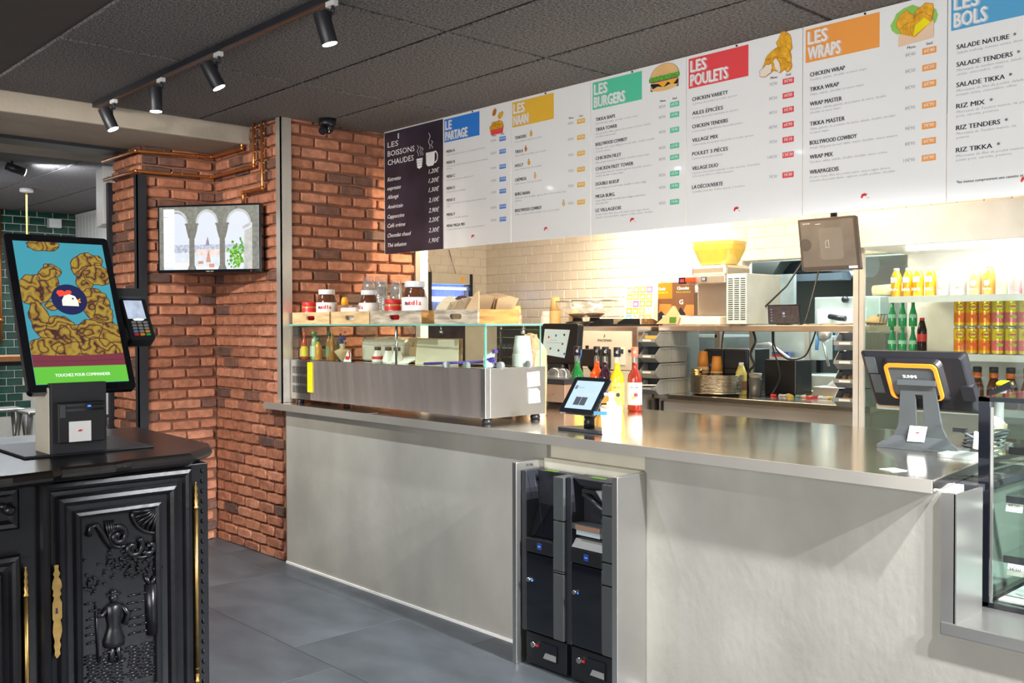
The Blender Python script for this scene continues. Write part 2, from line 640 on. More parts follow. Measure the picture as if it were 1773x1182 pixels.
# ---- lounge beyond the brick pillar
gt = mtile(.158, .0765, .008, GRN_TILE)
b = MB().m(TGROUT)
b.box(-11.6, -1.5, 0, -11.43, 3.9, 2.71)
wg = struct(b.build('wall_far'))
def gskip(a, z):
    y = 3.86-a
    if z > 2.25:
        return y < 2.9
    return y > 3.3 or z < .45 or y < 2.85
tile_wall(wg, (-11.43, 3.86, 0), (0, -1, 0), (1, 0, 0), 1.2, .02, 2.70, .166, .0845, gt, .008, gskip)
b = MB().m(WPAINT)
b.box(-11.6, 3.86, 0, -7.5, 4.0, 2.71)
wl = struct(b.build('wall_lounge'))
sm = mtile(.10, .10, .004, M('small_white_tile', (.72, .71, .67), .3, var=.03), .003)
for i in range(12):
    for j in range(8):
        piece('tile', sm, wl, PL((-11.36+.104*i, 3.86, 1.92+.1*j), (1, 0, 0), (0, 0, 1)))
b = MB().m(BLACKM)
for x in (-8.62, -9.9):
    b.box(x, 3.82, 0, x+.06, 3.86, 1.95)
pts = [(-9.87+1.28*(i/8), 3.84, 1.95+.10*math.sin(PI*i/8)) for i in range(9)]
b.tube(pts, .022, 6)
struct(b.build('door_1'))
b = MB().m(WPAINT)
b.box(-9.84, 3.83, .02, -8.62, 3.86, 1.96)
struct(b.build('door_2'))

# ---- room behind the photographer, with the glazed shop front
b = MB().m(M('entrance_plaster', (.36, .25, .18), .8))
b.box(-13, -3.2, 0, 3.6, -3.05, .5); b.box(-13, -3.2, 2.4, 3.6, -3.05, 2.72); b.box(-13, -3.2, .5, -4.5, -3.05, 2.4); b.box(-1.2, -3.2, .5, -.8, -3.05, 2.4); b.box(2.9, -3.2, .5, 3.6, -3.05, 2.4)
struct(b.build('wall_entrance'))
b = MB().m(M('entrance_plaster', (.36, .25, .18), .8))
b.box(3.5, -3.2, 0, 3.65, 9.5, .4); b.box(3.5, -3.2, 2.4, 3.65, 9.5, 2.72); b.box(3.5, -3.2, .4, 3.65, .4, 2.4); b.box(3.5, 3.6, .4, 3.65, 9.5, 2.4)
struct(b.build('wall_street'))
b = MB().m(M('entrance_plaster', (.36, .25, .18), .8))
b.box(-13.1, -3.2, 0, -13, 9.5, 2.72)
struct(b.build('wall_end'))
# ---- kitchen beyond the pass
KST = M('kitchen_steel', (.40, .45, .44), .32, .85, .12, 1.6, rvar=.08)
b = MB().m(KST)
b.box(-8.5, 8.6, 0, .8, 8.75, 2.7)
wk = struct(b.build('wall_kitchen'))
b = MB().m(KST)
b.box(-1.0, YB+.12, 0, -.9, 8.6, 2.7)
struct(b.build('wall_kitchen_right'))

# ================================================================== COUNTER
YF = 2.96
t = thing('service_counter', 'long grey concrete-faced service counter running below the menu boards', 'counter', (-3.2, 2.96, 0))
b = W(t).m(CONC); b.box(-5.170, 2.96, .012, -2.945, 2.99, .934); b.build('front_panel', t)
b = W(t).m(CONC); b.box(-2.400, 2.96, .012, -1.236, 2.99, .934); b.box(-1.236, 2.96, .012, 1.4, 2.99, .497); b.build('front_panel', t)
b = W(t).m(M('pale_infill', (.56, .53, .43), .6)); b.box(-2.945, 2.985, .80, -2.400, 2.999, .934)
b.build('infill_panel', t)
b = W(t).m(WPAINT); b.box(-5.170, 2.952, 0, -2.99, 2.962, .012); b.box(-2.40, 2.952, 0, 1.4, 2.962, .012); b.build('sealant_line', t)
TRIM = M('dull_steel', (.40, .39, .37), .30, .9, .06, 3, rvar=.05)
b = W(t).m(TRIM); b.box(-1.238, 2.950, .536, -1.196, 2.962, .93); b.box(-1.200, 2.950, .536, -1.192, 3.15, .929); b.build('edge_trim', t)
b = W(t).m(TRIM); b.box(-1.238, 2.945, .497, 1.4, 3.9, .536); o = b.build('display_ledge', t, bevel=.003)
b = W(t).m(M('counter_back_panel', (.2, .19, .18), .6)); b.box(-5.15, 2.99, 0, -2.99, 4.02, .93); b.box(-2.36, 2.99, 0, -1.25, 4.02, .93); b.box(-2.99, 3.15, 0, -2.36, 4.02, .93); b.build('carcass', t)
wt_ = thing('worktop', 'polished stainless steel worktop lying on the grey service counter', 'worktop', (-3.2, 3.5, .93))
b = W(wt_).m(STEELH)
b.box(-5.34, 2.907, .933, -4.235, 4.16, .972)
b.build('worktop_section', wt_, bevel=.004)
b = W(wt_).m(STEELH)
b.loft([[(-4.232, 2.905, z), (-1.245, 2.905, z), (-1.305, 3.42, z), (-1.305, 4.17, z), (-4.232, 4.17, z)] for z in (.932, .972)])
b.build('worktop_section', wt_, bevel=.004)
b = W(wt_).m(LIP); b.box(-5.341, 2.903, .932, -4.236, 2.908, .9725); b.box(-4.232, 2.903, .932, -1.246, 2.906, .9725); b.build('front_edge', wt_)
b = W(wt_).m(SATIN); b.box(-4.236, 2.9035, .933, -4.229, 2.906, .972); b.build('joint_strip', wt_)
b = W(wt_).m(BLACKM); b.box(-1.30, 3.15, .91, -1.205, 3.72, .931); b.build('support_rail', wt_)

# ---- cash recycler housing
t = thing('cash_machine_housing', 'brushed steel open cabinet frame let into the counter front around two cash machines', 'housing', (-2.69, 2.88, 0))
b = W(t).m(SATIN)
b.box(-2.980, 2.785, 0, -2.955, 2.955, .858)
b.build('side_panel', t, bevel=.002)
b = W(t).m(SATIN)
b.box(-2.420, 2.785, 0, -2.392, 2.958, .86); b.build('side_panel', t, bevel=.002)
b = W(t).m(M('pale_infill', (.5, .5, .5)))
b.box(-2.955, 2.952, .80, -2.42, 2.985, .865); b.build('back_ledge', t, bevel=.002)
b = W(t).m(SATIN); b.box(-2.955, 2.93, .0, -2.42, 2.945, .80); b.build('back_panel', t)
b = W(t).m(INK).at(PL((-2.954, 2.845, .836), (0, 1, 0), (0, 0, 1))); b.text('H A6', -.0, 0, .014, z=.001); b.build('marker_writing', t)
def module(x0, x1, kind, label):
    t = thing('cash_machine', label, 'cash machine', ((x0+x1)/2, 2.86, 0), 0, 'black cash machines')
    y0, y1, zt = 2.80, 2.925, .826
    col = x1-.060
    b = W(t).m(BLACKM)
    b.box(x0, y0+.012, .145, x0+.028, y1, zt)
    b.box(x0+.028, y0+.085, .145, x1, y1, zt-.003)
    if kind:
        b.loft([[(x0+.028, y0+.02, zt), (x0+.06, y0+.03, zt-.03), (x0+.06, y1, zt-.03), (x0+.028, y1, zt)],
                [(x1, y0+.02, zt), (x1, y0+.03, zt-.03), (x1, y1, zt-.03), (x1, y1, zt)]])
    b.build('body', t, bevel=.003)
    b = W(t).m(DGREY)
    for z0, z1 in ((.152, .425), (.43, .515) if kind else (.43, .435), (.52, .698) if kind else (.438, .64), (.703, .822) if kind else (.645, .822)):
        b.box(col, y0, z0, x1-.002, y1-.02, z1)
    b.build('side_column', t, bevel=.004)
    b = W(t).m(BLACKG); b.box(x0+.03, y0+.006, .152, col-.003, y0+.09, .482); b.build('door', t, bevel=.004)
    dd = [c for c in t.children if c.name.startswith('door')][0]
    b = W(t).m(STEEL); b.cyl((x0+.055, y0+.008, .37), (x0+.055, y0-.006, .37), .0085); b.m(BLUE).ball((x0+.072, y0+.002, .368), .005)
    o = b.build('lock', dd)
    b = W(t).m(BLACK); b.box(x0+.03, y0+.004, .487, col-.003, y0+.09, .545); b.build('tray_front', t, bevel=.003)
    b = W(t).m(M('blue_sticker', (.01, .12, .85), .4, es=.25)); xm = (x0+.03+col)/2; b.box(xm-.012, y0+.002, .505, xm+.012, y0+.004, .532)
    b.m(WINK).at(PL((xm-.008, y0+.0015, .516), (1, 0, 0), (0, 0, 1))).text('CASH', 0, 0, .005, w=.016)
    b.build('badge', t)
    if kind:
        b = W(t).m(MGREY); b.loft([[(x0+.03, y0+.01, .548), (col-.003, y0+.01, .548), (col-.003, y0+.06, .548), (x0+.03, y0+.06, .548)],
                                   [(x0+.036, y0+.03, .582), (col-.006, y0+.03, .582), (col-.006, y0+.06, .582), (x0+.036, y0+.06, .582)]]); b.build('note_slot_hood', t)
        b = W(t).m(DGREY); b.box(x0+.03, y0+.012, .622, col-.003, y0+.07, .645); b.m(M('copper_strip', (.55, .32, .22), .3, .6)).box(x0+.05, y0+.009, .622, col-.02, y0+.013, .641)
        b.m(M('clear_plastic_box', (.35, .42, .45), .1)).box(x0+.052, y0+.014, .60, col-.022, y0+.05, .620); b.build('note_slot', t, bevel=.001)
        b = W(t).m(M('mechanism', (.05, .06, .06), .3, .5)); b.cyl((x0+.05, y0+.06, .76), (col-.02, y0+.08, .68), .012); b.ball((col-.03, y0+.06, .70), .02); b.ball((col-.03, y0+.05, .665), .016)
        b.box(x0+.05, y0+.05, .765, col-.01, y0+.07, .78); b.build('note_mechanism', t)
        b = W(t).m(MGREY); b.loft([[(col-.04, y0+.01, .79), (col-.004, y0+.005, .79), (col-.004, y0+.06, .79), (col-.02, y0+.06, .79)], [(col-.01, y0+.01, .755), (col-.004, y0+.005, .755), (col-.004, y0+.06, .755), (col-.006, y0+.06, .755)]]); b.build('corner_cover', t)
    else:
        b = W(t).m(BLACKG); b.loft([[(x0+.03, y0+.035, .55), (col-.003, y0+.035, .55), (col-.003, y0+.084, .68), (x0+.03, y0+.084, .68)],
                                    [(x0+.03, y0+.06, .55), (col-.003, y0+.06, .55), (col-.003, y0+.086, .68), (x0+.03, y0+.086, .68)]]); b.build('coin_tray', t)
        b = W(t).m(BLACK); b.tube([(x0+.06, y0+.02, .822), (x0+.07, y0+.045, .72), (x0+.09, y0+.04, .62), (x0+.10, y0+.04, .57)], .0012, 5); b.build('wire', t)
    b = W(t).m(M('lime_arrow', (.35, .85, .02), .4, es=.3)).at(PL(((x0+x1)/2-.01, y0+.075, zt+.001), (1, 0, 0), (0, 1, 0)))
    b.prism([(-.045, -.010), (.03, -.012), (.04, .0), (.03, .012), (-.045, .012), (-.03, 0)], 0, .002); b.build('arrow_sticker', t)
    b = W(t).m(BLACK); b.box(x0+.018, y0+.02, .008, x1-.004, y1, .14); b.build('base_drawer', t, bevel=.003)
    b = W(t).m(BLACKG); b.box(x0+.11, y0+.015, .045, x0+.205, y0+.022, .115); b.m(MGREY); b.loft([[(x0+.125, y0+.014, .05), (x0+.2, y0+.014, .05), (x0+.2, y0+.02, .05), (x0+.125, y0+.02, .05)], [(x0+.14, y0+.012, .075), (x0+.2, y0+.012, .075), (x0+.2, y0+.02, .075), (x0+.14, y0+.02, .075)]]); b.build('pull_recess', t)
    b = W(t).m(STEEL); b.cyl((x0+.07, y0+.02, .095), (x0+.07, y0+.006, .095), .012); b.m(RED).box(x0+.083, y0+.012, .09, x0+.096, y0+.02, .098); b.build('drawer_lock', t)
    return t
module(-2.950, -2.690, 0, 'black coin machine with open bowl, the left one in the steel housing')
module(-2.686, -2.425, 1, 'black banknote machine with copper slot, the right one in the steel housing')

# ================================================================== REFRIGERATED DISPLAY ON COUNTER
t = thing('topping_display', 'long stainless steel chilled topping display with glass top standing on the worktop', 'display case', (-4.3, 3.2, .972))
X0, X1, Y0, Y1 = -5.178, -3.392, 3.0, 3.40
PAN = M('rippled_steel', (.66, .58, .53), .18, .82, .04, 3, bump=.05, bs=6, stretch=(1, 1, .12))
nt = PAN.node_tree
cx = nt.nodes.new('ShaderNodeCombineXYZ')
cx.inputs[0].default_value = 1
nt.links.new(cx.outputs[0], nt.nodes['Principled BSDF'].inputs['Tangent'])
nt.nodes['Principled BSDF'].inputs['Anisotropic'].default_value = .6
for mt in (PAN, MIRROR):
    for nd in mt.node_tree.nodes:
        if nd.type == 'TEX_NOISE':
            nd.inputs['Detail'].default_value = .6
b = W(t).m(PAN)
NX = 120
def wav(x, z):
    return .0013*math.sin(x*31+math.sin(x*7)*1.5+z*5)+.0007*math.sin(x*67+z*9+1)
cols_ = []
for i in range(NX+1):
    x = X0+.22+(X1-.035-X0-.22)*i/NX
    e_ = min(1, i/6, (NX-i)/6)
    cols_.append([b.v((x, Y0+e_*wav(x, z), z)) for z in [.998+.234*k/6 for k in range(7)]])
for a_, c_ in zip(cols_, cols_[1:]):
    for k in range(6):
        b.f([a_[k], c_[k], c_[k+1], a_[k+1]], True)
b.box(X0+.22, Y0+.004, .998, X1-.035, Y0+.012, 1.232)
b.build('front_panel', t)
b = W(t).m(SATIN); b.box(X1-.035, Y0-.002, .998, X1, Y0+.03, 1.236); b.box(X1-.005, Y0+.0305, .998, X1-.001, Y1, 1.236); b.box(X0, Y1-.01, .998, X1-.006, Y1-.001, 1.2); b.box(X0, Y0+.032, .999, X1-.01, Y1-.012, 1.04); b.build('end_panel', t, bevel=.002)
b = W(t).m(STEEL); b.box(X0, Y0, .998, X0+.22, Y0+.012, 1.232); b.m(BLACK)
for r in range(3):
    for k in range(11):
        b.box(X0+.022+.0165*k, Y0-.0012, 1.035+.058*r, X0+.0275+.0165*k, Y0+.001, 1.078+.058*r)
b.build('vent_grille', t)
b = W(t).m(MIRROR)
b.box(X0, Y0+.013, 1.205, X1-.036, Y0+.10, 1.234); b.box(X0, Y1-.07, 1.205, X1-.006, Y1-.011, 1.234)
for k in range(7):
    x = X0+.3+.21*k
    b.box(x, Y0+.1, 1.205, x+.018, Y1-.07, 1.232)
b.build('top_rim', t)
b = W(t).m(YELLOW); b.box(-4.982, Y0-.0045, 1.045, -4.93, Y0-.0015, 1.222); b.m(INKG)
for k in range(5):
    b.box(-4.978, Y0-.005, 1.06+.032*k, -4.934, Y0-.0045, 1.0612+.032*k)
b.build('warning_sticker', t)
for x, y in ((-5.12, 3.03), (-3.42, 3.035), (-5.12, 3.36), (-3.43, 3.365)):
    b = W(t).m(BLACK); b.lathe([(.022, .972), (.026, .976), (.026, .985), (.018, 1.0)], 12, (x, y, 0)); b.build('foot', t)
b = W(t).m(GLASS); b.box(X0-.06, Y0-.0, 1.439, X1+.0, Y1-.02, 1.447)
b.m(GLASSG); b.box(X0-.06, Y0-.003, 1.4385, X1, Y0-.0005, 1.4475); b.box(X1, Y0-.003, 1.4385, X1+.002, Y1-.02, 1.4475)
b.build('glass_shelf', t)
b = W(t).m(GLASS); b.box(X0, Y0+.004, 1.234, X1-.004, Y0+.009, 1.438); b.m(GLASSG); b.box(X1-.012, Y0+.002, 1.234, X1-.004, Y0+.011, 1.438); b.build('front_glass', t)
b = W(t).m(GLASS); b.box(X1-.009, Y0+.012, 1.234, X1-.004, Y1-.03, 1.438); b.m(GLASSG); b.box(X1-.009, Y1-.032, 1.234, X1-.004, Y1-.027, 1.438); b.build('side_glass', t)
for x in (-4.125,):
    b = W(t).m(STEEL); b.cyl((x, Y0+.02, 1.234), (x, Y0+.02, 1.438), .008); b.build('post', t)
for x, y in ((-3.70, 3.01), (-3.58, 3.04)):
    b = W(t).m(MGREY); b.cyl((x-.008, y, 1.244), (x+.012, y, 1.244), .018, 14); b.build('glass_clamp', t)
for y in (3.10, 3.29):
    b = W(t).m(MGREY); b.cyl((X1-.006, y-.008, 1.246), (X1-.006, y+.012, 1.246), .02, 14); b.build('glass_clamp', t)
for x, y in ((-3.75, 3.02), (-3.45, 3.3)):
    b = W(t).m(STEEL); b.cyl((x, y, 1.438), (x, y, 1.408), .004); b.lathe([(.006, 1.415), (.012, 1.408), (.008, 1.398)], 10, (x, y, 0)); b.build('shelf_clip', t)
b = W(t).m(PAPER).at(PL((X1+.001, 3.275, 1.135), (0, 1, .06), (0, -.06, 1))); b.box(0, 0, 0, .085, .072, .0012)
b.m(INK)
for r in range(6):
    b.box(.004, .058-.0095*r, .0012, .038-.004*(r % 2), .0592-.0095*r, .0015); b.box(.045, .058-.0095*r, .0012, .08-.006*(r % 3), .0592-.0095*r, .0015)
b.build('taped_note', t)
b = W(t).m(PAPER).at(PL((X1+.001, 3.282, 1.055), (0, 1, .02), (0, -.02, 1))); b.prism([(0, 0), (.075, 0), (.075, .055), (.055, .072), (0, .072)], 0, .004)
b.m(INKG)
for r in range(4):
    b.box(.028, .01+.007*r, .004, .055, .0112+.007*r, .0044)
b.build('taped_leaflet', t)

# ================================================================== TV, PIPES, TRACK, CAMERA
def tri(c, r, n=8, ph=0):
    return [(c[0]+r*math.cos(ph+2*PI*i/n), c[1]+r*math.sin(ph+2*PI*i/n)) for i in range(n)]
TVX = Vector((.575, .405, 0)).normalized()
t = thing('wall_television', 'flat television showing stone arches hung across the brick corner', 'television', (-5.66, 2.71, 1.77), math.atan2(TVX.y, TVX.x))
b = MB().m(BLACKG); b.box(-.352, 0, 0, .352, .035, .425); b.m(BLACK).box(-.2, .03, .05, .2, .075, .3); b.build('case', t, bevel=.004)
b = MB().at(PL((-.338, -.002, .020), (1, 0, 0), (0, 0, 1)))
SW, SH = .676, .392
b.m(screen_mat('tv_sky', (.66, .70, .78), .95, .03, 3)).rect(0, 0, SW, SH)
b.m(screen_mat('tv_river', (.70, .74, .80), .9, .08, 30)).rect(.1, 0, SW, .15, .0003)
b.m(screen_mat('tv_city', (.52, .55, .66), .85, .35, 60)).rect(.1, .105, SW, .155, .0005)
b.m(screen_mat('tv_parliament', (.80, .66, .60), .9, .2, 50)).rect(.25, .088, .42, .125, .0007)
b.m(screen_mat('tv_roof', (.62, .30, .20), .9, .2, 60))
b.flat([(.318, .045), (.352, .045), (.338, .12), (.334, .12)], .0012); b.rect(.34, .012, .375, .035, .0011); b.rect(.265, .035, .30, .052, .001)
b.m(screen_mat('tv_spire', (.35, .28, .38), .8)); b.flat([(.318, .15), (.343, .15), (.340, .17), (.331, .205), (.321, .17)], .0012)
b.m(screen_mat('tv_bank', (.82, .80, .80), .9)); b.rect(.1, 0, .24, .045, .0009); b.rect(.25, 0, .42, .02, .0009)
st = screen_mat('tv_stone', (.25, .25, .21), .8, .25, 40)
# arcade: stone mass with arched openings, two columns
def arch(x0, x1, ys, yt, n=12):
    c, r = (x0+x1)/2, (x1-x0)/2
    pts = [(c-r*math.cos(PI*i/n), ys+(yt-ys)*math.sin(PI*i/n)) for i in range(n+1)]
    for p, q in zip(pts, pts[1:]):
        b.flat([p, q, (q[0], SH), (p[0], SH)], .0018)
b.m(st)
arch(.045, .185, .285, .352); arch(.262, .392, .285, .362); arch(.470, .612, .285, .362)
for a, e in ((.0, .045), (.185, .262), (.392, .470), (.612, SW)):
    b.rect(a, .285, e, SH, .0018)
b.rect(0, 0, .03, .285, .0018)
b.m(screen_mat('tv_stone_dark', (.26, .25, .21), .7, .2, 50))
for c in (.2235, .431):
    b.flat([(c-.043, .285), (c+.043, .285), (c+.036, .245), (c+.022, .195), (c-.022, .195), (c-.036, .245)], .002)
    b.rect(c-.047, .276, c+.047, .288, .0022); b.rect(c-.018, .02, c+.018, .195, .002); b.flat([(c-.03, 0), (c+.03, 0), (c+.02, .025), (c-.02, .025)], .0022)
b.m(screen_mat('tv_stone_light', (.58, .58, .54), .8, .15, 30)); b.flat([(.575, 0), (.632, 0), (.632, .26), (.58, .235)], .0021); b.flat([(.565, .262), (.625, .29), (.625, .27), (.572, .245)], .0024)
b.m(st).rect(.632, 0, SW, .3, .0022)
b.m(screen_mat('tv_arch_light', (.60, .62, .60), .8, .1, 20))
for x0, x1 in ((.045, .185), (.262, .392), (.470, .612)):
    c, r = (x0+x1)/2, (x1-x0)/2
    for i in range(12):
        a0, a1 = PI*i/12, PI*(i+1)/12
        q = [(c-r*math.cos(a), .285+.072*math.sin(a)) for a in (a0, a1)]
        p = [(c-(r+.012)*math.cos(a), .285+.088*math.sin(a)) for a in (a1, a0)]
        b.flat(q+p, .002)
rd = random.Random(3)
b.m(screen_mat('tv_leaves', (.10, .34, .03), .9, .7, 120))
for i in range(150):
    b.m(MATS['tv_leaves'] if i % 3 else screen_mat('tv_leaves_light', (.25, .55, .06), .9, .5, 90))
    x, y = rd.gauss(.528, .028), rd.gauss(.075, .040)
    if y > 0.005 and x < .575:
        b.flat(tri((x, y), rd.uniform(.004, .011), 5, rd.random()), .0010+.000004*i)
for i in range(6):
    b.flat(tri((.56+rd.uniform(-.008, .008), .14+.01*i), .007, 6), .0015)
b.m(screen_mat('tv_menu', (.86, .90, .95), 1.0, .01))
for k in range(7):
    b.rect(.030, .015+.0525*k, .104, .064+.0525*k, .0026)
b.m(screen_mat('tv_menu_ink', (.30, .30, .35), .6))
for k, s_ in enumerate(['Rakuten TV', 'Browser', 'HDMI', 'Media', 'Channel', 'Music', 'App store']):
    b.text(s_, .067, .037+.0525*(6-k), .006, al='c', z=.003)
b.build('screen', t)
b = MB().m(WINK).at(PL((-.02, -.001, .006), (1, 0, 0), (0, 0, 1))); b.text('SMART TECH', 0, 0, .006, w=.05); b.m(M('red_dot', (.8, .1, .1), es=1)); b.rect(.30, .001, .306, .005, .0005)
b.build('bezel_print', t)

# copper pipes with clips
def pipe(name, label, pts, r=.011, clips=()):
    t = thing(name, label, 'pipe', pts[0])
    # rounded corners
    P = [Vector(p) for p in pts]
    out = [P[0]]
    for i in range(1, len(P)-1):
        a, c, e = P[i-1], P[i], P[i+1]
        d1, d2 = (a-c).normalized(), (e-c).normalized()
        R = .025
        for k in range(5):
            u = k/4
            out.append((c+d1*R)*(1-u)**2+c*2*u*(1-u)+(c+d2*R)*u*u)
    out.append(P[-1])
    b = W(t).m(COPPER); b.tube(out, r, 9); b.build('tube', t)
    for q in P[1:-1]:
        b = W(t).m(COPPER); b.ball(q, r*1.3, n=8, k=5); b.build('elbow_joint', t)
    for q in clips:
        b = W(t).m(SATIN if len(clips) > 5 else BRASS); b.ball(q, .006, n=6, k=4); b.build('clip_screw', t)
    return t
YP, XP = 2.93, -6.068
pipe('copper_pipe', 'upper copper pipe wrapping the brick pillar just under the concrete beam', [(-6.62, 2.418, 2.545), (-6.062, 2.418, 2.545), (XP, YP, 2.565), (-5.645, YP, 2.565), (-5.645, YP, 2.70)], clips=[(-6.055, 2.6, 2.56), (-6.055, 2.8, 2.56), (-6.3, 2.41, 2.55)])
pipe('copper_pipe', 'lower copper pipe wrapping the brick pillar above the television', [(-6.60, 2.418, 2.418), (-6.062, 2.418, 2.418), (XP, YP, 2.43), (-5.490, YP, 2.435), (-5.490, YP, 2.70)], clips=[(-6.055, 2.65, 2.43), (-6.055, 2.72, 2.43)]+[(-5.47, YP, 2.47+.05*i) for i in range(5)])
pipe('copper_pipe', 'copper pipe dropping from the ceiling to the top of the television', [(-5.632, YP, 2.19), (-5.632, YP, 2.285), (-5.384, YP, 2.285), (-5.384, YP, 2.70)], clips=[(-5.362, YP, 2.32+.06*i) for i in range(7)])

# track with four spots
t = thing('ceiling_track', 'long black lighting track fixed along the felt ceiling', 'track', (-4.3, 2.0, 2.68))
b = W(t).m(BLACKM); b.box(-5.585, 1.985, 2.672, 0.6, 2.02, 2.700); b.m(M('track_copper', (.35, .16, .08), .4, .6)).box(-5.58, 1.998, 2.6705, .6, 2.0, 2.6725); b.box(-5.58, 2.006, 2.6705, .6, 2.008, 2.6725); b.build('rail', t)
def spot(loc, aim, label, power=42, group='black track spotlights'):
    t = thing('track_spotlight', label, 'spotlight', loc, 0, group)
    x, y, z = loc
    b = W(t).m(LGREY); b.box(x-.035, y-.012, z-.022, x+.02, y+.012, z-.002); b.build('adapter', t, bevel=.002)
    b = W(t).m(BLACKM); b.cyl((x, y, z-.02), (x, y, z-.055), .007); b.box(x-.006, y-.016, z-.10, x+.006, y-.008, z-.045); b.build('bracket', t)
    d = Vector(aim).normalized()
    c = Vector((x-.005, y-.03, z-.11))
    b = W(t).m(BLACKM); b.cyl(c-d*.06, c+d*.06, .032, 20); b.build('head', t, bevel=.002)
    h = [q for q in t.children if q.name.startswith('head')][0]
    b = W(t).m(LAMP); b.cyl(c+d*.0602, c+d*.0622, .028, 20); b.build('lamp_lens', h)
    L = light('SPOT', 'spot_beam', c+d*.07, power, COOL, c+d*2, .028, spot=75, blend=.7)
    L.parent = t
    L.matrix_parent_inverse = Matrix.Translation(t.location).inverted()
    return t
spot((-3.126, 2.00, 2.672), (.12, .25, -1), 'black track spotlight nearest the camera, at the top edge of the photo', 60)
spot((-4.06, 2.00, 2.672), (.25, .45, -1), 'black track spotlight tilted right, second from the camera', 70)
spot((-4.68, 2.00, 2.672), (.02, .02, -1), 'black track spotlight hanging straight down, third from the camera', 45)
spot((-5.30, 2.00, 2.672), (.28, .35, -1), 'black track spotlight at the far end of the rail beside the concrete beam', 60)
b = MB().m(BLACKM); b.box(-1.3, 2.60, 2.672, 2.6, 2.635, 2.70); o = b.build('ceiling_track'); tag(o, 'short black lighting track above the right end of the counter, out of frame', 'track')
for x, pw in ((-.2, 420), (.7, 620), (1.6, 850)):
    light('SPOT', 'counter_spot', (x, 2.60, 2.6), pw, (.95, .97, 1), (x-2.3, 2.98, .15), .03, spot=72, blend=.5)

t = thing('security_camera', 'black dome security camera under the ceiling on the brick wall', 'camera', (-5.07, 3.2, 2.70))
b = W(t).m(BLACK); b.lathe([(.052, 2.70), (.052, 2.665), (.046, 2.655)], 20, (-5.07, 3.2, 0)); b.build('mount', t)
b = W(t).m(BLACKG); b.ball((-5.065, 3.195, 2.648), .043, n=18, k=10); b.build('dome', t)
b = W(t).m(BLACK); b.cyl((-5.05, 3.17, 2.635), (-5.035, 3.14, 2.612), .024, 16); b.m(M('lens', (.03, .02, .03), .05)).cyl((-5.036, 3.142, 2.613), (-5.033, 3.136, 2.608), .018, 16); b.build('lens_barrel', t)

# ================================================================== MENU BOARDS
YM = 3.68
BOARD = M('board_white', (.88, .88, .88), .13, 0, .01, 3, coat=.3)
BK = M('chalkboard', (.035, .026, .040), .35, 0, .55, 3.2)
def board(i, title, col, items, label, W_=.598, H_=.79, prices=True, tw=.55, icon=None):
    x0 = -4.535+.6015*(i-1)
    t = thing('menu_board', label, 'menu board', (x0, YM, 1.902), 0, 'hanging menu boards')
    P = PL((x0, YM-.006, 1.902), (1, 0, 0), (0, 0, 1))
    b = W(t).m(BOARD); b.box(x0, YM-.006, 1.902, x0+W_, YM, 1.902+H_); b.build('panel', t)
    b = W(t).m(col).at(P); b.rect(.02*W_, (1-.193)*H_, .56*W_, (1-.018)*H_, .0006)
    b.m(M('title_shadow_%s' % title.replace(' ', ''), tuple(min(1, .35+.5*c) for c in MATC[col.name]), .5))
    l1, l2 = title.split(' ', 1)
    b.text(l1, .047*W_, (1-.101)*H_, .055, w=.029*len(l1), bold=.055, z=.0009)
    b.text(l2, .047*W_, (1-.182)*H_, .055, w=.029*len(l2), bold=.055, z=.0009)
    b.m(WINK)
    b.text(l1, .038*W_, (1-.098)*H_, .055, w=.029*len(l1), bold=.035, z=.0018)
    b.text(l2, .038*W_, (1-.179)*H_, .055, w=.029*len(l2), bold=.035, z=.0018)
    b.build('title_block', t)
    b = W(t).at(P)
    for it in items:
        v, nm, ds = it[0], it[1], it[2]
        b.m(INK).text(nm, .055*W_, (1-v)*H_, .0180, bold=.045, z=.0008, w=len(nm)*.0130)
        b.m(INKG)
        for k, dl in enumerate(ds):
            b.text(dl, .055*W_, (1-v-.022-.019*k)*H_, .0092, shear=.25, z=.0008, w=len(dl)*.0066, res=1)
        if len(it) > 3 and it[3]:
            b.m(INKG).text(it[3], .80*W_, (1-it[5])*H_, .0135, al='r', z=.0008)
            b.m(col).rect(.845*W_, (1-it[5]-.008)*H_, .935*W_, (1-it[5]+.023)*H_, .0007)
            b.m(WINK).text(it[4], .89*W_, (1-it[5]+.001)*H_, .0135, al='c', z=.001, bold=.02)
    if prices:
        hv = items[0][5]-.036
        b.m(INK).text('Menu', .80*W_, (1-hv)*H_, .011, al='r', z=.0008, bold=.03)
        b.text('Seul', .89*W_, (1-hv)*H_, .011, al='c', z=.0008, bold=.03)
    b.build('lettering', t)['kind'] = 'stuff'
    b = W(t).m(RED).at(P)
    lx, ly = .46*W_, (1-.935)*H_
    b.flat([(lx-.016, ly), (lx-.012, ly+.012), (lx, ly+.016), (lx+.006, ly+.012), (lx+.012, ly+.014), (lx+.008, ly+.004), (lx-.004, ly+.004), (lx-.012, ly-.006)], .0008)
    b.flat([(lx+.014, ly-.004), (lx+.019, ly-.002), (lx+.016, ly-.008)], .0008); b.m(INK).flat(tri((lx+.009, ly-.001), .0016, 6), .001)
    b.build('logo', t)
    b = W(t).m(BLACKM); b.cyl((x0+.46*W_, YM-.006, 1.902+.99*H_), (x0+.46*W_, YM-.011, 1.902+.99*H_), .0045, 10); b.build('screw', t)
    if icon:
        b = W(t).at(P); icon(b, W_, H_); b.build('illustration', t)
    return t
CB, CY, CG, CR, CO, CL = (.035, .22, .72), (.86, .50, .05), (.10, .60, .37), (.83, .075, .085), (.92, .36, .075), (.10, .38, .66)
MATC = {}
def cmat(n, c):
    MATC[n] = c
    return M(n, c, .35, var=.01)
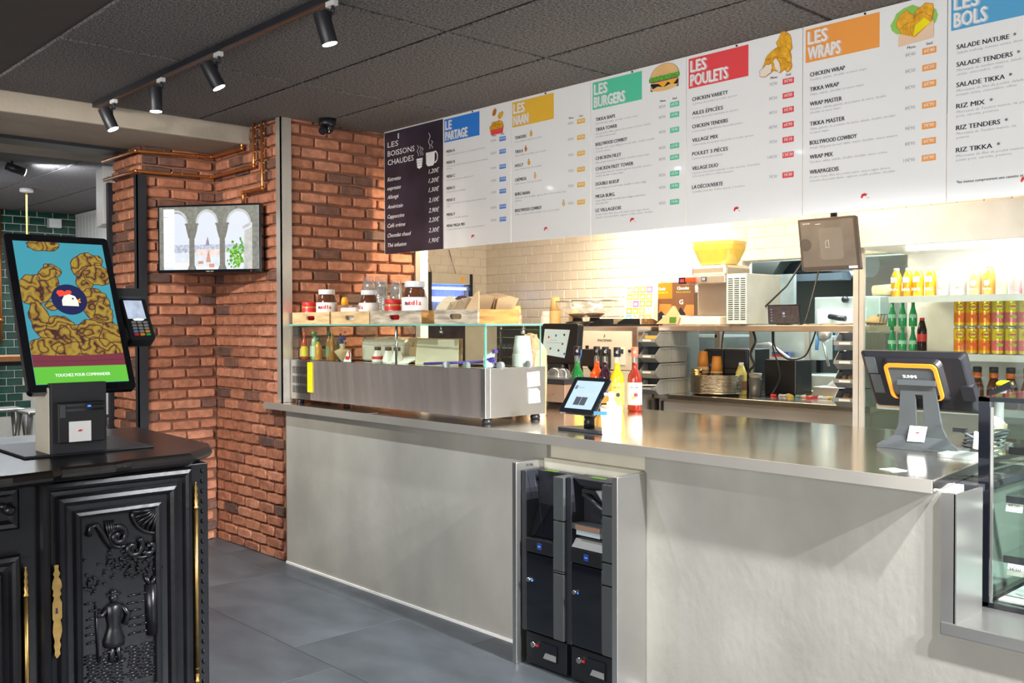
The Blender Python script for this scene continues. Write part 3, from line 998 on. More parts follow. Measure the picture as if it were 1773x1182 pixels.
mB, mY, mG, mR, mO, mL = [cmat(n, c) for n, c in (('blue_block', CB), ('amber_block', CY), ('green_block', CG), ('red_block', CR), ('orange_block', CO), ('sky_block', CL))]
FRY = M('fried_print', (.86, .42, .03), .4, var=.25, vs=60)
FRYD = M('fried_print_dark', (.55, .18, .02), .4, var=.2, vs=60)
BUN = M('bun_print', (.85, .52, .22), .4, var=.05)
CREAM = M('meat_print', (.88, .78, .66), .4, var=.05)
def blob(b, cx, cy, rx, ry, z, mat, rot=0, seed=1, n=16, edge=.0025, jag=.16, line=None):
    rd = random.Random(seed)
    q = [1+rd.uniform(-jag, jag) for _ in range(n)]
    def ring(g):
        return [(cx+((rx*q[i]+g)*math.cos(2*PI*i/n))*math.cos(rot)-((ry*q[i]+g)*math.sin(2*PI*i/n))*math.sin(rot),
                 cy+((rx*q[i]+g)*math.cos(2*PI*i/n))*math.sin(rot)+((ry*q[i]+g)*math.sin(2*PI*i/n))*math.cos(rot)) for i in range(n)]
    b.m(line or FRYD).flat(ring(edge), z)
    b.m(mat).flat(ring(0), z+.0003)
def ic_bucket(b, w_, h_):
    for k in range(9):
        blob(b, (.76+.026*(k % 5)+.01*(k//5))*w_, (1-.145-.02*(k//5))*h_, .014, .019, .001+.0004*k, FRY, rot=k, seed=k)
    blob(b, .78*w_, (1-.055)*h_, .012, .022, .003, FRYD, rot=-.6, seed=4); blob(b, .865*w_, (1-.085)*h_, .013, .022, .003, FRY, rot=-.9, seed=5)
    b.m(mR).flat([(.72*w_, (1-.165)*h_), (.91*w_, (1-.165)*h_), (.895*w_, (1-.215)*h_), (.735*w_, (1-.215)*h_)], .0052)
    for k in range(6):
        blob(b, (.735+.03*k)*w_, (1-.165)*h_, .010, .013, .0055+.0003*k, FRY, rot=k, seed=k+20)
def ic_burger(b, w_, h_):
    cx, cy = .79*w_, (1-.105)*h_
    def half(y0, rx, ry, z, mat, up=1):
        pts = [(cx+rx*math.cos(PI*i/14), y0+up*ry*math.sin(PI*i/14)) for i in range(15)]
        b.m(INK).flat([(cx+(x-cx)*1.03, y0+(y-y0)*1.04-.0012*up) for x, y in pts], z)
        b.m(mat).flat(pts, z+.0003)
    half(cy+.018, .084, .058, .001, BUN)
    b.m(INK).rect(cx-.083, cy-.044, cx+.083, cy-.008, .0011); b.m(BUN).rect(cx-.080, cy-.036, cx+.080, cy-.02, .0014)
    half(cy-.034, .080, .018, .0013, BUN, -1)
    b.m(INK).flat([(cx-.08, cy-.014), (cx+.082, cy-.014), (cx+.078, cy-.034), (cx+.04, cy-.024), (cx, cy-.034), (cx-.04, cy-.026), (cx-.07, cy-.034)], .002)
    b.m(M('cheese_print', (.92, .45, .03), .4)).flat([(cx-.078, cy-.008), (cx+.08, cy-.008), (cx+.05, cy-.030), (cx+.02, cy-.014), (cx-.005, cy-.036), (cx-.035, cy-.014)], .0024)
    b.m(RED).rect(cx-.08, cy-.006, cx+.082, cy+.002, .0028)
    for k in range(15):
        blob(b, cx-.08+.0115*k, cy+.010, .010, .010, .003+.0002*k, M('lettuce_print', (.12, .42, .04), .4, var=.5, vs=90), seed=k, line=GREEN)
def ic_tenders(b, w_, h_):
    for k, (x, y, rx, ry, r) in enumerate([(.86, .06, .035, .05, .3), (.78, .12, .045, .032, .6), (.86, .14, .03, .045, .3), (.89, .19, .016, .02, 0), (.74, .165, .036, .03, .5), (.82, .17, .045, .03, -.4)]):
        blob(b, x*w_, (1-y)*h_, rx, ry, .001+.0007*k, FRY, rot=r, seed=k+3)
    blob(b, .715*w_, (1-.188)*h_, .034, .022, .006, CREAM, rot=.5, seed=8); blob(b, .805*w_, (1-.172)*h_, .013, .034, .0065, CREAM, rot=.35, seed=9)
def ic_wrap(b, w_, h_):
    blob(b, .78*w_, (1-.10)*h_, .085, .055, .001, M('wrap_halo', (.30, .62, .12), .4), seed=2, edge=0)
    for k, (x, y, rx, ry, r) in enumerate([(.74, .10, .034, .042, .3), (.75, .15, .03, .035, 0), (.86, .085, .036, .04, -.4), (.84, .135, .04, .045, -.3)]):
        blob(b, x*w_, (1-y)*h_, rx, ry, .0016+.0007*k, FRY, rot=r, seed=k+30)
    b.m(M('wrap_sheet', (.85, .60, .42), .5)).flat([(.69*w_, (1-.15)*h_), (.80*w_, (1-.185)*h_), (.92*w_, (1-.12)*h_), (.92*w_, (1-.205)*h_), (.69*w_, (1-.215)*h_)], .005)
    b.m(YELLOW).flat([(.79*w_, (1-.18)*h_), (.90*w_, (1-.13)*h_), (.86*w_, (1-.10)*h_), (.80*w_, (1-.13)*h_)], .0055)
def ic_small(marks):
    def fn(b, w_, h_):
        for k, (x, v, c) in enumerate(marks):
            blob(b, x*w_, (1-v+.012)*h_, .009, .013, .001, c, seed=k, edge=.001)
            b.m(GREEN if k != 1 else RED).flat(tri((x*w_, (1-v+.034)*h_), .004, 6), .0016)
    return fn
sauce = ['Sauce maison riche qui ra salade']
board(1, 'LE PARTAGE', mB, [
    (.275, 'MENU A', ['6 pièces de poulet crousty et 2 accompagnements grand'], '21€50', '14€50', .262), (.36, 'MENU B', ['10 pièces de poulet et 10 ailes tenders pour les mélangés', '4 frites'], '22€50', '12€50', .352),
    (.465, 'MENU C', ['16 morceaux et une sauce maison pour 4'], '19€90', '10€00', .46), (.555, 'MENU D', ['20 ailes épicées à partager'], '17€50', '13€00', .55),
    (.645, 'MENU E', ['12 pièces de poulet et 4 accompagnements, 4 sauces big', '4 jus'], '17€90', '10€20', .635), (.755, 'MENU F', ['3 pièces et 3 tenders au choix'], '20€90', '20€00', .745), (.84, 'MENU MEGA MIX', ['Tenders, ailes épicées, 8 tenders, 2 sauces boissons'], '30€90', '22€90', .835)],
    'white menu board headed LE PARTAGE on a blue block with a chicken bucket', icon=ic_bucket)
board(2, 'LES NAAN', mY, [
    (.28, 'TENDERS', sauce, '6€50', '4€50', .255), (.378, 'TIKKA', ['Sauce tikka et crudités qui ra salade'], '6€50', '4€50', .36), (.475, 'HOLLY', sauce, '7€50', '5€50', .465),
    (.575, 'CRÉMEUX', sauce, '7€50', '5€50', .57), (.675, 'BURG NAAN', ['Steak qui rend, cheddar, oignons frits, fried and sauce big', 'gratinée'], '7€50', '5€50', .67), (.79, 'BOLLYWOOD COWBOY', ['Tikka, 2 steaks, double cheddar, sauce qui ra salade'], '7€50', '5€50', .785)],
    'white menu board headed LES NAAN on an amber block', icon=ic_small([(.27, .275, FRY), (.20, .373, FRYD), (.24, .47, FRY), (.32, .57, BUN), (.68, .785, BUN)]))
board(3, 'LES BURGERS', mG, [
    (.27, 'TIKKA BAPS', ['Pain brioché, tikka, cheddar et sauce mayo'], '8€50', '6€50', .272), (.335, 'TIKKA TOWER', ['Pain brioché, tikka, galette de pomme de terre, double', 'cheddar et sauce mayo'], '8€90', '6€90', .335),
    (.43, 'BOLLYWOOD COWBOY', ['Pain big chef, steak 180g pur boeuf, tikka, double cheddar', 'et sauce maison'], '9€90', '7€90', .425), (.52, 'CHICKEN FILET', ['Pain sésame brioché et tenders, cheddar et sauce mayo'], '8€50', '6€40', .52),
    (.588, 'CHICKEN FILET TOWER', ['Pain sésame brioché Tenders, galette de pomme de terre,', 'double cheddar et sauce mayo'], '8€90', '6€90', .588), (.685, 'DOUBLE BOEUF', ['Steak 180g pur boeuf double cheddar et sauce biggy'], '8€50', '6€50', .685),
    (.765, 'MEGA BURG.', ['Steak 180g double cheddar sauce biggy poulet fumé', 'pain big chef'], '9€90', '7€90', .76), (.855, 'LE VILLAGEOIS', ['Potato buns, filet de poulet pané, sauce aigre douce,', 'tranche de poulet fumé, oignons confit, pickles, cheddar'], '9€90', '7€90', .855)],
    'white menu board headed LES BURGERS on a green block with a burger drawing', icon=ic_burger)
board(4, 'LES POULETS', mR, [
    (.27, 'CHICKEN VARIETY', ['2 pièces de poulet et 6 ailes épicées'], '7€90', '5€90', .275), (.352, 'AILES ÉPICÉES', ['10 ailes de poulet marinées et épicées'], '8€50', '6€00', .352), (.43, 'CHICKEN TENDERS', ['6 morceaux d’aiguillettes de poulet panés'], '8€50', '5€70', .43),
    (.51, 'VILLAGE MIX', ['3 morceaux de tenders de poulet et 6 ailes épicées'], '8€90', '6€90', .51), (.59, 'POULET 3 PIÈCES', ['3 pièces de poulet crunchy'], '7€50', '5€10', .59), (.675, 'VILLAGE DUO', ['3 pièces de poulet crunchy, 6 ailes épicées, 4 tenders,', '2 boissons 33cl et 1 frite moyenne'], '14€30', '12€30', .672),
    (.785, 'LA DÉCOUVERTE', ['1 poulet crunchy, 4 ailes épicés, 2 tenders'], '7€30', '5€30', .78)],
    'white menu board headed LES POULETS on a red block with fried tenders', icon=ic_tenders)
board(5, 'LES WRAPS', mO, [
    (.27, 'CHICKEN WRAP', ['Tenders, salade, cheddar et sauce mayo'], '8€40', '6€40', .27), (.348, 'TIKKA WRAP', ['Tikka, salade, cheddar et sauce mayo'], '8€30', '6€30', .35), (.425, 'WRAP MASTER', ['Tenders, salade, galette de pomme de terre, double', 'cheddar et sauce mayo'], '8€90', '6€90', .43),
    (.53, 'TIKKA MASTER', ['Tikka, galette de pomme de terre, salade, double cheddar', 'et sauce mayo'], '8€90', '6€90', .53), (.63, 'BOLLYWOOD COWBOY', ['Steak 180g pur boeuf, tikka, triple cheddar, sauce maison'], '9€90', '7€90', .63), (.705, 'WRAP MIX', ['Tenders, tikka, salade, double cheddar, sauce crème'], '8€90', '6€90', .705),
    (.785, 'WRAPAGEOIS', ['Potato buns, filet de poulet pané, sauce aigre douce,', 'tranche de poulet fumé, oignons confit, pickles, cheddar'], '10€90', '8€90', .785)],
    'white menu board headed LES WRAPS on an orange block with a wrap drawing', icon=ic_wrap)
t = board(6, 'LES BOLS', mL, [
    (.285, 'SALADE NATURE  *', ['Salade iceberg, tomate cerise, thon, concombre, olives']), (.367, 'SALADE TENDERS  *', ['Morceaux de tenders maison, Salade iceberg, tomate', 'cerise, concombre, olives']), (.463, 'SALADE TIKKA  *', ['Morceaux de filet de poulet, Salade iceberg,', 'tomate cerise, concombre, olives']),
    (.563, 'RIZ MIX  *', ['Morceaux de Tenders maison, riz, petits', 'pois, carotte, poivron.']), (.665, 'RIZ TENDERS  *', ['Morceaux de Tenders maison, riz,', 'poivron']), (.77, 'RIZ TIKKA  *', ['Morceaux de filet de poulet maison, riz,', 'petits pois, carotte, poivron.'])],
    'white menu board headed LES BOLS on a sky blue block at the right edge', prices=False)
b = W(t).m(INK).at(PL((-4.535+.6015*5, YM-.006, 1.902), (1, 0, 0), (0, 0, 1))); b.text('*les menus comprennent une canette et une frite', .035, .066, .0105, bold=.03, z=.0008); b.build('footnote', t)
# board 7 outside mostly
x0 = -5.143
t = thing('menu_board', 'black chalkboard menu headed LES BOISSONS CHAUDES beside the brick wall', 'menu board', (x0, YM, 1.902), 0, 'hanging menu boards')
P = PL((x0, YM-.006, 1.902), (1, 0, 0), (0, 0, 1))
b = W(t).m(BK); b.box(x0+.004, YM-.0065, 1.902, x0+.600, YM, 2.685); b.m(WHITE).box(x0, YM-.006, 1.902, x0+.004, YM, 2.692); b.box(x0, YM-.006, 2.685, x0+.604, YM, 2.692); b.build('panel', t)
b = W(t).m(WINK).at(P)
for k, s_ in enumerate(['LES', 'BOISSONS', 'CHAUDES']):
    b.text(s_, .04, .685-.057*k, .036, w=(.115, .285, .275)[k], z=.001)
b.build('title', t)
b = W(t).m(WINK).at(P)
for v, s_, pr, ww in ((.405, 'Ristretto', '1,20€', .145), (.478, 'expresso', '1,20€', .145), (.55, 'Allongé', '1,30€', .12), (.63, 'Américain', '2,10€', .165), (.71, 'Cappuccino', '2,90€', .18), (.785, 'Café crème', '2,20€', .19), (.865, 'Chocolat chaud', '2,30€', .25), (.945, 'Thé infusion', '1,90€', .20)):
    b.text(s_, .035, (1-v)*.785, .026, shear=.3, w=ww, z=.001, bold=.01); b.text(pr, .57, (1-v+.003)*.785, .028, al='r', shear=.3, z=.001, w=.105, bold=.01)
b.build('lettering', t)['kind'] = 'stuff'
b = W(t).m(WINK).at(P)
b.flat([(.345, .575), (.352, .52), (.375, .51), (.40, .52), (.408, .575)], .001); b.flat([(.44, .60), (.443, .53), (.46, .515), (.51, .515), (.525, .53), (.528, .60)], .001)
for k in range(12):
    a0, a1 = -PI/2+PI*k/12, -PI/2+PI*(k+1)/12
    b.flat([(.528+r*math.cos(a)*.8, .565+r*math.sin(a)) for r, a in ((.038, a0), (.038, a1), (.028, a1), (.028, a0))], .001)
for x, y, h in ((.36, .59, .07), (.385, .59, .06), (.405, .59, .05), (.475, .62, .10), (.50, .62, .05)):
    pp = [(x+.008*math.sin(k*1.3), y+h*k/8) for k in range(9)]
    for p, q in zip(pp, pp[1:]):
        b.flat([(p[0]-.002, p[1]), (p[0]+.002, p[1]), (q[0]+.002, q[1]), (q[0]-.002, q[1])], .001)
b.m(BK)
for z_ in (.56, .545, .53):
    b.rect(.35, z_, .405, z_+.002, .0013)
b.build('chalk_drawing', t)
b = W(t).m(WHITE); b.cyl((x0+.16, YM-.006, 2.66), (x0+.16, YM-.012, 2.66), .004, 8); b.box(x0+.157, YM-.012, 2.63, x0+.163, YM-.008, 2.66); b.build('hook', t)

# ================================================================== SIDEBOARD (front faces +X)
t = thing('carved_sideboard', 'black ebonised carved wooden sideboard with brass hinges standing under the order kiosk', 'sideboard', (-3.65, .95, 0))
FX = -3.25
PF = PL((FX, 0, 0), (0, 1, 0), (0, 0, 1))
b = W(t).m(EBONY); b.box(-4.10, .02, .04, FX, 1.545, .955); b.box(-4.06, .06, 0, -3.30, 1.50, .04); b.build('carcass', t, bevel=.004)
prof = [(-4.20, .0), (-4.20, 1.675), (-3.42, 1.640), (-3.34, 1.605), (-3.235, 1.50), (-3.205, 1.47), (-3.19, 1.25), (-3.165, 1.19), (-3.160, 1.02), (-3.115, .98), (-3.10, .86), (-3.10, .0)]
def off(p, g):
    cx, cy = -3.65, .84
    out = []
    for x, y in p:
        d = Vector((x-cx, y-cy)); L_ = d.length
        out.append((cx+d.x*(L_-g)/L_, cy+d.y*(L_-g)/L_))
    return out
b = W(t).m(EBTOP)
b.loft([[(x, y, z) for x, y in off(prof, g)] for g, z in ((.035, .952), (.018, .958), (.004, .968), (.0, .978), (.003, .992), (.012, 1.0))])
b.build('top', t)
def moulding(b, x0, y0, x1, y1, prof):
    rings = [[(x0+i, y0+i, h), (x1-i, y0+i, h), (x1-i, y1-i, h), (x0+i, y1-i, h)] for i, h in prof]
    b.loft(rings, cap=False)
    i = prof[-1][0]
    b.rect(x0+i, y0+i, x1-i, y1-i, prof[-1][1])
PR = [(0, 0), (0, .024), (.006, .034), (.018, .038), (.027, .032), (.034, .018), (.050, .014), (.058, .030), (.070, .034), (.080, .026), (.086, .010), (.104, .008), (.110, .024), (.120, .027), (.129, .020), (.133, .003)]
doors = []
for a, e, z1, nm in ((.972, 1.474, .948, 'door'), (.412, .914, .735, 'door')):
    b = W(t).m(EBONY).at(PF); moulding(b, a, .09, e, z1, PR); d = b.build(nm, t); doors.append(d)
d = doors[0]
def relief(name, fn):
    b = W(t).m(EBONY).at(PF); fn(b); return b.build(name, d)
def spiral(b, cx, cy, r0, r1, a0, turns, w, z=.012, n=30):
    b.tube([(cx+(r0+(r1-r0)*k/n)*math.cos(a0+turns*2*PI*k/n), cy+(r0+(r1-r0)*k/n)*math.sin(a0+turns*2*PI*k/n), z) for k in range(n+1)], w, 6)
def rf_scroll(b):
    spiral(b, 1.218, .742, .004, .034, 1.0, 1.15, .010, .014); spiral(b, 1.224, .745, .010, .045, .2, .8, .006, .010)
    spiral(b, 1.268, .695, .004, .036, .6, 1.05, .010, .014); spiral(b, 1.325, .690, .003, .026, 2.4, -.8, .010, .014); spiral(b, 1.29, .70, .02, .06, 3.2, .45, .006, .01)
    b.tube([(1.125, .755, .012), (1.13, .785, .014), (1.15, .79, .014), (1.165, .765, .014), (1.18, .735, .012), (1.20, .705, .012)], .009, 6)
    for k in range(4):
        b.tube([(1.18+.008*k, .80, .01), (1.185+.008*k, .76, .012), (1.20+.006*k, .72, .01)], .004, 5)
def rf_leaf(b):
    rd = random.Random(5)
    for c, sx, sy, n in (((1.21, .655), .045, .035, 46), ((1.29, .625), .055, .035, 60), ((1.13, .595), .030, .025, 26)):
        for _ in range(n):
            b.ball((c[0]+rd.gauss(0, sx*.6), c[1]+rd.gauss(0, sy*.6), .006+rd.random()*.008), .007, .005, .007, 6, 4)
def rf_shell(b):
    for k in range(7):
        a = PI+PI/2*k/6
        b.tube([(1.355, .815, .014), (1.355+.04*math.cos(a), .815+.04*math.sin(a), .018), (1.355+.085*math.cos(a), .815+.08*math.sin(a), .010)], .0055, 5)
    b.tube([(1.355+.088*math.cos(PI+PI/2*k/8), .815+.082*math.sin(PI+PI/2*k/8), .012) for k in range(9)], .006, 6)
def rf_man(b):
    z = .010
    b.ball((1.205, .535, z), .013, .016, .012); b.ball((1.205, .549, z+.002), .026, .006, .010); b.ball((1.205, .556, z+.002), .012, .010, .010)
    b.loft([[(1.205+r*math.cos(a), y, z+r*.6*math.sin(a)) for a in [2*PI*i/10 for i in range(10)]] for y, r in ((.522, .010), (.510, .028), (.475, .026), (.445, .020), (.43, .024), (.395, .036), (.375, .034), (.370, .010))], smooth=True)
    b.tube([(1.23, .508, z), (1.252, .475, z+.003), (1.238, .440, z+.006)], .009, 7); b.tube([(1.182, .505, z), (1.165, .485, z+.004), (1.148, .492, z+.006)], .008, 7)
    b.tube([(1.198, .375, z), (1.196, .345, z), (1.194, .322, z)], .008, 7); b.tube([(1.216, .375, z), (1.219, .345, z), (1.221, .322, z)], .008, 7)
    b.ball((1.187, .319, z), .014, .006, .008); b.ball((1.228, .319, z), .014, .006, .008)
    b.tube([(1.146, .525, z), (1.150, .42, z), (1.153, .33, z)], .003, 6)
def rf_tree(b):
    b.tube([(1.335, .385, .008), (1.332, .47, .010), (1.330, .56, .010)], .019, 8); b.tube([(1.330, .55, .01), (1.345, .585, .01)], .009, 6); b.tube([(1.330, .55, .01), (1.312, .59, .01)], .008, 6)
def rf_ground(b):
    rd = random.Random(9)
    for r in range(17):
        for k in range(6):
            x = 1.115+.045*k+rd.uniform(-.01, .01); y = .245+.011*r if r < 11 else .40+.026*(r-11)
            if r >= 11 and (1.14 < x < 1.25 or x > 1.30):
                continue
            b.tube([(x, y+rd.uniform(-.002, .002), .003), (x+.018, y+.003, .008), (x+.038, y, .003)], .0035, 5)
relief('carved_scrolls', rf_scroll); relief('carved_leaves', rf_leaf)['kind'] = 'stuff'; relief('carved_shell', rf_shell); relief('carved_figure', rf_man); relief('carved_tree', rf_tree); relief('carved_ground', rf_ground)['kind'] = 'stuff'
b = W(t).m(EBONY).at(PF); moulding(b, .412, .812, .914, .945, [(0, 0), (0, .018), (.008, .028), (.02, .026), (.030, .008), (.034, .008)]); dr = b.build('drawer', t)
b = W(t).m(EBONY).at(PF); b.ball((.885, .875, .02), .018, .018, .02); b.ball((.868, .888, .018), .012); b.build('carved_rosette', dr)
for y, zt, zb in ((1.490, .896, .18), (.930, .694, .06)):
    b = W(t).m(BRASS); X_ = FX+.018
    b.cyl((X_, y, zb+.03), (X_, y, zt-.10), .0085, 10)
    for z0 in (zt-.10, zb):
        b.lathe([(.010, z0), (.012, z0+.008), (.007, z0+.014), (.010, z0+.03), (.006, z0+.04), (.009, z0+.052), (.005, z0+.064), (.008, z0+.074), (.003, z0+.090), (.004, z0+.094), (.001, z0+.10)], 10, (X_, y, 0))
    o = b.build('hinge_rod', t); o['label'] = 'aged brass hinge rod with turned finials'
b = W(t).m(BRASS).at(PF)
half = [(.0, .684), (.008, .682), (.006, .668), (.012, .655), (.007, .645), (.014, .632), (.017, .612), (.011, .600), (.015, .588), (.009, .580), (.012, .570), (.016, .562), (.016, .512), (.011, .505), (.014, .492), (.016, .470), (.012, .452), (.008, .440), (.012, .425), (.008, .410), (.010, .396), (.0, .384)]
b.prism([(1.016+x, y) for x, y in half]+[(1.016-x*.8, y) for x, y in half[::-1][1:-1]], .028, .034)
b.m(INK).prism([(1.012, .528), (1.02, .528), (1.019, .546), (1.013, .546)], .034, .0345)
o = b.build('keyhole_plate', doors[0]); o['label'] = 'ornate brass keyhole plate'
b = W(t).m(EBONY).at(PF)
for k in range(24):
    b.ball((1.522, .10+.036*k, .002), .006, .010, .007, 8, 5)
b.build('beaded_edge', t)['kind'] = 'stuff'
b = W(t).m(BLUE).at(PF); b.box(1.424, .963, .0, 1.493, .983, .0012); b.m(INK)
for k in range(6):
    b.box(1.436+.007*k, .970, .0012, 1.441+.007*k, .975, .0015)
o = b.build('label_tape', t); o['label'] = 'small strip of blue label tape'

# ================================================================== ORDER KIOSK
t = thing('order_kiosk', 'upright touch screen order kiosk with chicken picture standing on the black sideboard', 'kiosk', (-3.6, 1.2, 1.0))
b = W(t).m(BLACKM); b.box(-3.86, .99, 1.0, -3.44, 1.43, 1.009); b.build('base_plate', t, bevel=.003)
b = W(t).m(M('cream_case', (.42, .39, .32), .5)); b.box(-3.585, 1.068, 1.009, -3.44, 1.072, 1.235); b.m(BLACKM); b.box(-3.585, 1.072, 1.009, -3.425, 1.255, 1.25); b.build('column', t, bevel=.002)
pr = W(t).m(BLACK); pr.box(-3.46, 1.083, 1.047, -3.395, 1.240, 1.185); PRN = pr.build('receipt_printer', t, bevel=.004)
b = W(t).m(DGREY); b.box(-3.399, 1.089, 1.135, -3.391, 1.107, 1.178); b.m(BLACKG); b.box(-3.397, 1.109, 1.155, -3.392, 1.232, 1.163); b.box(-3.397, 1.109, 1.172, -3.392, 1.232, 1.178); b.m(M('blue_led', (.02, .1, 1), es=4)).box(-3.393, 1.180, 1.168, -3.390, 1.190, 1.173); b.build('printer_front', PRN)
b = W(t).m(WHITE).at(PL((-3.394, 1.118, 1.051), (0, 1, 0), (0, 0, 1))); b.box(0, 0, 0, .073, .069, .001); b.m(RED).flat([(.028, .034), (.034, .041), (.046, .040), (.040, .034)], .0014); o = b.build('sticker', PRN); o['label'] = 'square white sticker with a small red mark'
PK = PL((-3.45, 1.010, 1.218), (0, 1, 0), (-.27, 0, .556))
KW, KH = .362, .620
b = W(t).m(BLACKG).at(PK)
def rrect(x0, y0, x1, y1, r, n=4):
    out = []
    for cx, cy, a in ((x1-r, y0+r, -PI/2), (x1-r, y1-r, 0), (x0+r, y1-r, PI/2), (x0+r, y0+r, PI)):
        out += [(cx+r*math.cos(a+PI/2*k/n), cy+r*math.sin(a+PI/2*k/n)) for k in range(n+1)]
    return out
b.prism(rrect(0, 0, KW, KH, .014), -.030, 0); b.box(.08, .05, -.09, .28, .22, -.03); b.build('screen_housing', t, bevel=.002)
mf = bpy.data.materials.new('fried_screen'); mf.use_nodes = True
N_, L_ = mf.node_tree.nodes, mf.node_tree.links
tc = N_.new('ShaderNodeTexCoord'); wv = N_.new('ShaderNodeTexWave'); wv.inputs['Scale'].default_value = 13; wv.inputs['Distortion'].default_value = 22; wv.inputs['Detail'].default_value = 2.2; wv.inputs['Detail Scale'].default_value = 1.0
L_.new(tc.outputs['Object'], wv.inputs[0])
rp = N_.new('ShaderNodeValToRGB'); e = rp.color_ramp.elements
e[0].position = 0; e[0].color = (.055, .022, .02, 1); e[1].position = 1; e[1].color = (.44, .31, .045, 1)
k = e.new(.05); k.color = (.15, .06, .025, 1); k = e.new(.16); k.color = (.27, .15, .03, 1); k = e.new(.6); k.color = (.36, .22, .035, 1)
L_.new(wv.outputs[1], rp.inputs[0]); N_['Principled BSDF'].inputs['Base Color'].default_value = (.01, .01, .012, 1); L_.new(rp.outputs[0], N_['Principled BSDF'].inputs['Emission Color'])
N_['Principled BSDF'].inputs['Emission Strength'].default_value = .72; N_['Principled BSDF'].inputs['Roughness'].default_value = .15
LINE = screen_mat('screen_line', (.09, .03, .03), .7)
PD = PK @ Matrix.Translation((.026, .030, .0006))
DW, DH = .312, .560
b = W(t).at(PD)
b.m(screen_mat('screen_sky', (.055, .31, .39), .85, .02)).rect(0, 0, DW, DH)
# fried pieces clipped to the display
def sblob(cx, cy, rx, ry, z, rot, seed, n=26, jag=.10, mat=mf):
    rd = random.Random(seed)
    q = [1+rd.uniform(-jag, jag) for _ in range(n)]
    def ring(g):
        out = []
        for i in range(n):
            a = 2*PI*i/n
            u, v_ = (rx*q[i]+g)*math.cos(a), (ry*q[i]+g)*math.sin(a)
            out.append((min(max(cx+u*math.cos(rot)-v_*math.sin(rot), 0), DW), min(max(cy+u*math.sin(rot)+v_*math.cos(rot), .10), DH)))
        return out
    b.m(LINE).flat(ring(.0032), z); b.m(mat).flat(ring(0), z+.00006)
S = [(.10, .545, .055, .022, 0, 1), (.24, .47, .060, .045, .5, 2), (.225, .405, .030, .05, -.3, 5), (.275, .43, .05, .04, 0, 6), (.055, .37, .085, .055, .35, 3), (.118, .445, .020, .030, .9, 4), (.098, .43, .035, .022, .6, 14),
     (.245, .31, .055, .065, .2, 7), (.27, .27, .03, .05, 0, 8), (.095, .30, .022, .016, 0, 9),
     (.05, .24, .032, .075, .15, 10), (.11, .20, .05, .06, 0, 11), (.16, .165, .075, .06, .2, 12), (.24, .20, .07, .045, -.3, 13), (.29, .16, .05, .07, 0, 15), (.05, .135, .06, .04, 0, 16), (.14, .12, .06, .035, .1, 17), (.23, .13, .06, .04, 0, 18)]
for i, (x, y, rx, ry, r, sd) in enumerate(S):
    sblob(x, y, rx, ry, .0004+.00012*i, r, sd)
zt = .0028
b.m(screen_mat('screen_bucket', (.19, .035, .055), .8, .05)).flat([(0, .062), (DW, .062), (DW, .112), (.24, .107), (.16, .105), (.07, .107), (0, .112)], zt)
b.m(LINE); [b.flat([(DW*k/8, .083+.0035*((k-4)/4)**2), (DW*(k+1)/8, .083+.0035*((k-3)/4)**2), (DW*(k+1)/8, .0845+.0035*((k-3)/4)**2), (DW*k/8, .0845+.0035*((k-4)/4)**2)], zt+.0003) for k in range(8)]
b.m(screen_mat('screen_green', (.13, .52, .05), .85, .02)).rect(0, 0, DW, .064, zt+.0004)
b.m(screen_mat('screen_white', (.9, .95, .9), 1.0, 0)).text('TOUCHEZ POUR COMMANDER', .158, .026, .0115, al='c', w=.185, z=zt+.0008, bold=.02)
b.m(screen_mat('screen_navy', (.012, .016, .075), .9)).flat(tri((.157, .325), .061, 40), zt+.0008)
b.m(screen_mat('screen_cream', (.85, .80, .66), 1.0, .02)).flat([(.130, .300), (.186, .298), (.186, .318), (.178, .338), (.160, .346), (.141, .340), (.131, .322)], zt+.0012)
b.m(screen_mat('screen_red', (.80, .06, .03), 1.0)).flat([(.124, .336), (.116, .352), (.121, .361), (.136, .362), (.146, .356), (.152, .362), (.165, .362), (.170, .352), (.160, .346), (.141, .340)], zt+.0012)
b.m(screen_mat('screen_orange', (.85, .30, .03), 1.0)).flat([(.184, .322), (.193, .330), (.196, .326), (.190, .321), (.196, .315), (.192, .311), (.185, .315)], zt+.0012)
b.m(screen_mat('screen_eye', (.1, .1, .1), .5)).flat(tri((.169, .328), .004, 8), zt+.0015)
b.build('touch_screen', t)
# card terminal
t2 = thing('card_terminal', 'black card payment terminal with keypad fixed to the right side of the kiosk screen', 'card reader', (-3.58, 1.43, 1.39))
PC = PL((-3.555, 1.392, 1.392), (0, 1, 0), (-.20, .06*0, .19*1.6))
b = W(t2).m(BLACK).at(PC); b.prism(rrect(0, 0, .098, .19, .012), -.05, 0); b.box(-.035, .08, -.045, .01, .17, -.02); b.build('body', t2, bevel=.004)
b = W(t2).m(DGREY).at(PC); b.box(-.012, .182, -.05, .098, .222, .018); b.build('hood', t2, bevel=.002)
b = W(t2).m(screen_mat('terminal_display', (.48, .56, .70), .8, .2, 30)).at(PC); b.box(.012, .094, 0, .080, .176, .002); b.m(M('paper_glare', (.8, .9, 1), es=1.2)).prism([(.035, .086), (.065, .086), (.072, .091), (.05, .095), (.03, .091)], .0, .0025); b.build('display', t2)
kp = None
for r in range(5):
    for c in range(3):
        mt = MGREY if r else (RED, M('key_orange', (.8, .3, .03), .4), GREEN)[c]
        if r == 1:
            mt = (M('key_blue', (.1, .25, .6), .4), MGREY, M('key_orange', (.8, .3, .03), .4))[c]
        b = W(t2).m(mt).at(PC); x, y = .020+.022*c, .018+.0135*r
        b.prism(rrect(x, y, x+.017, y+.009, .003, 2), 0, .004); b.build('key', t2)

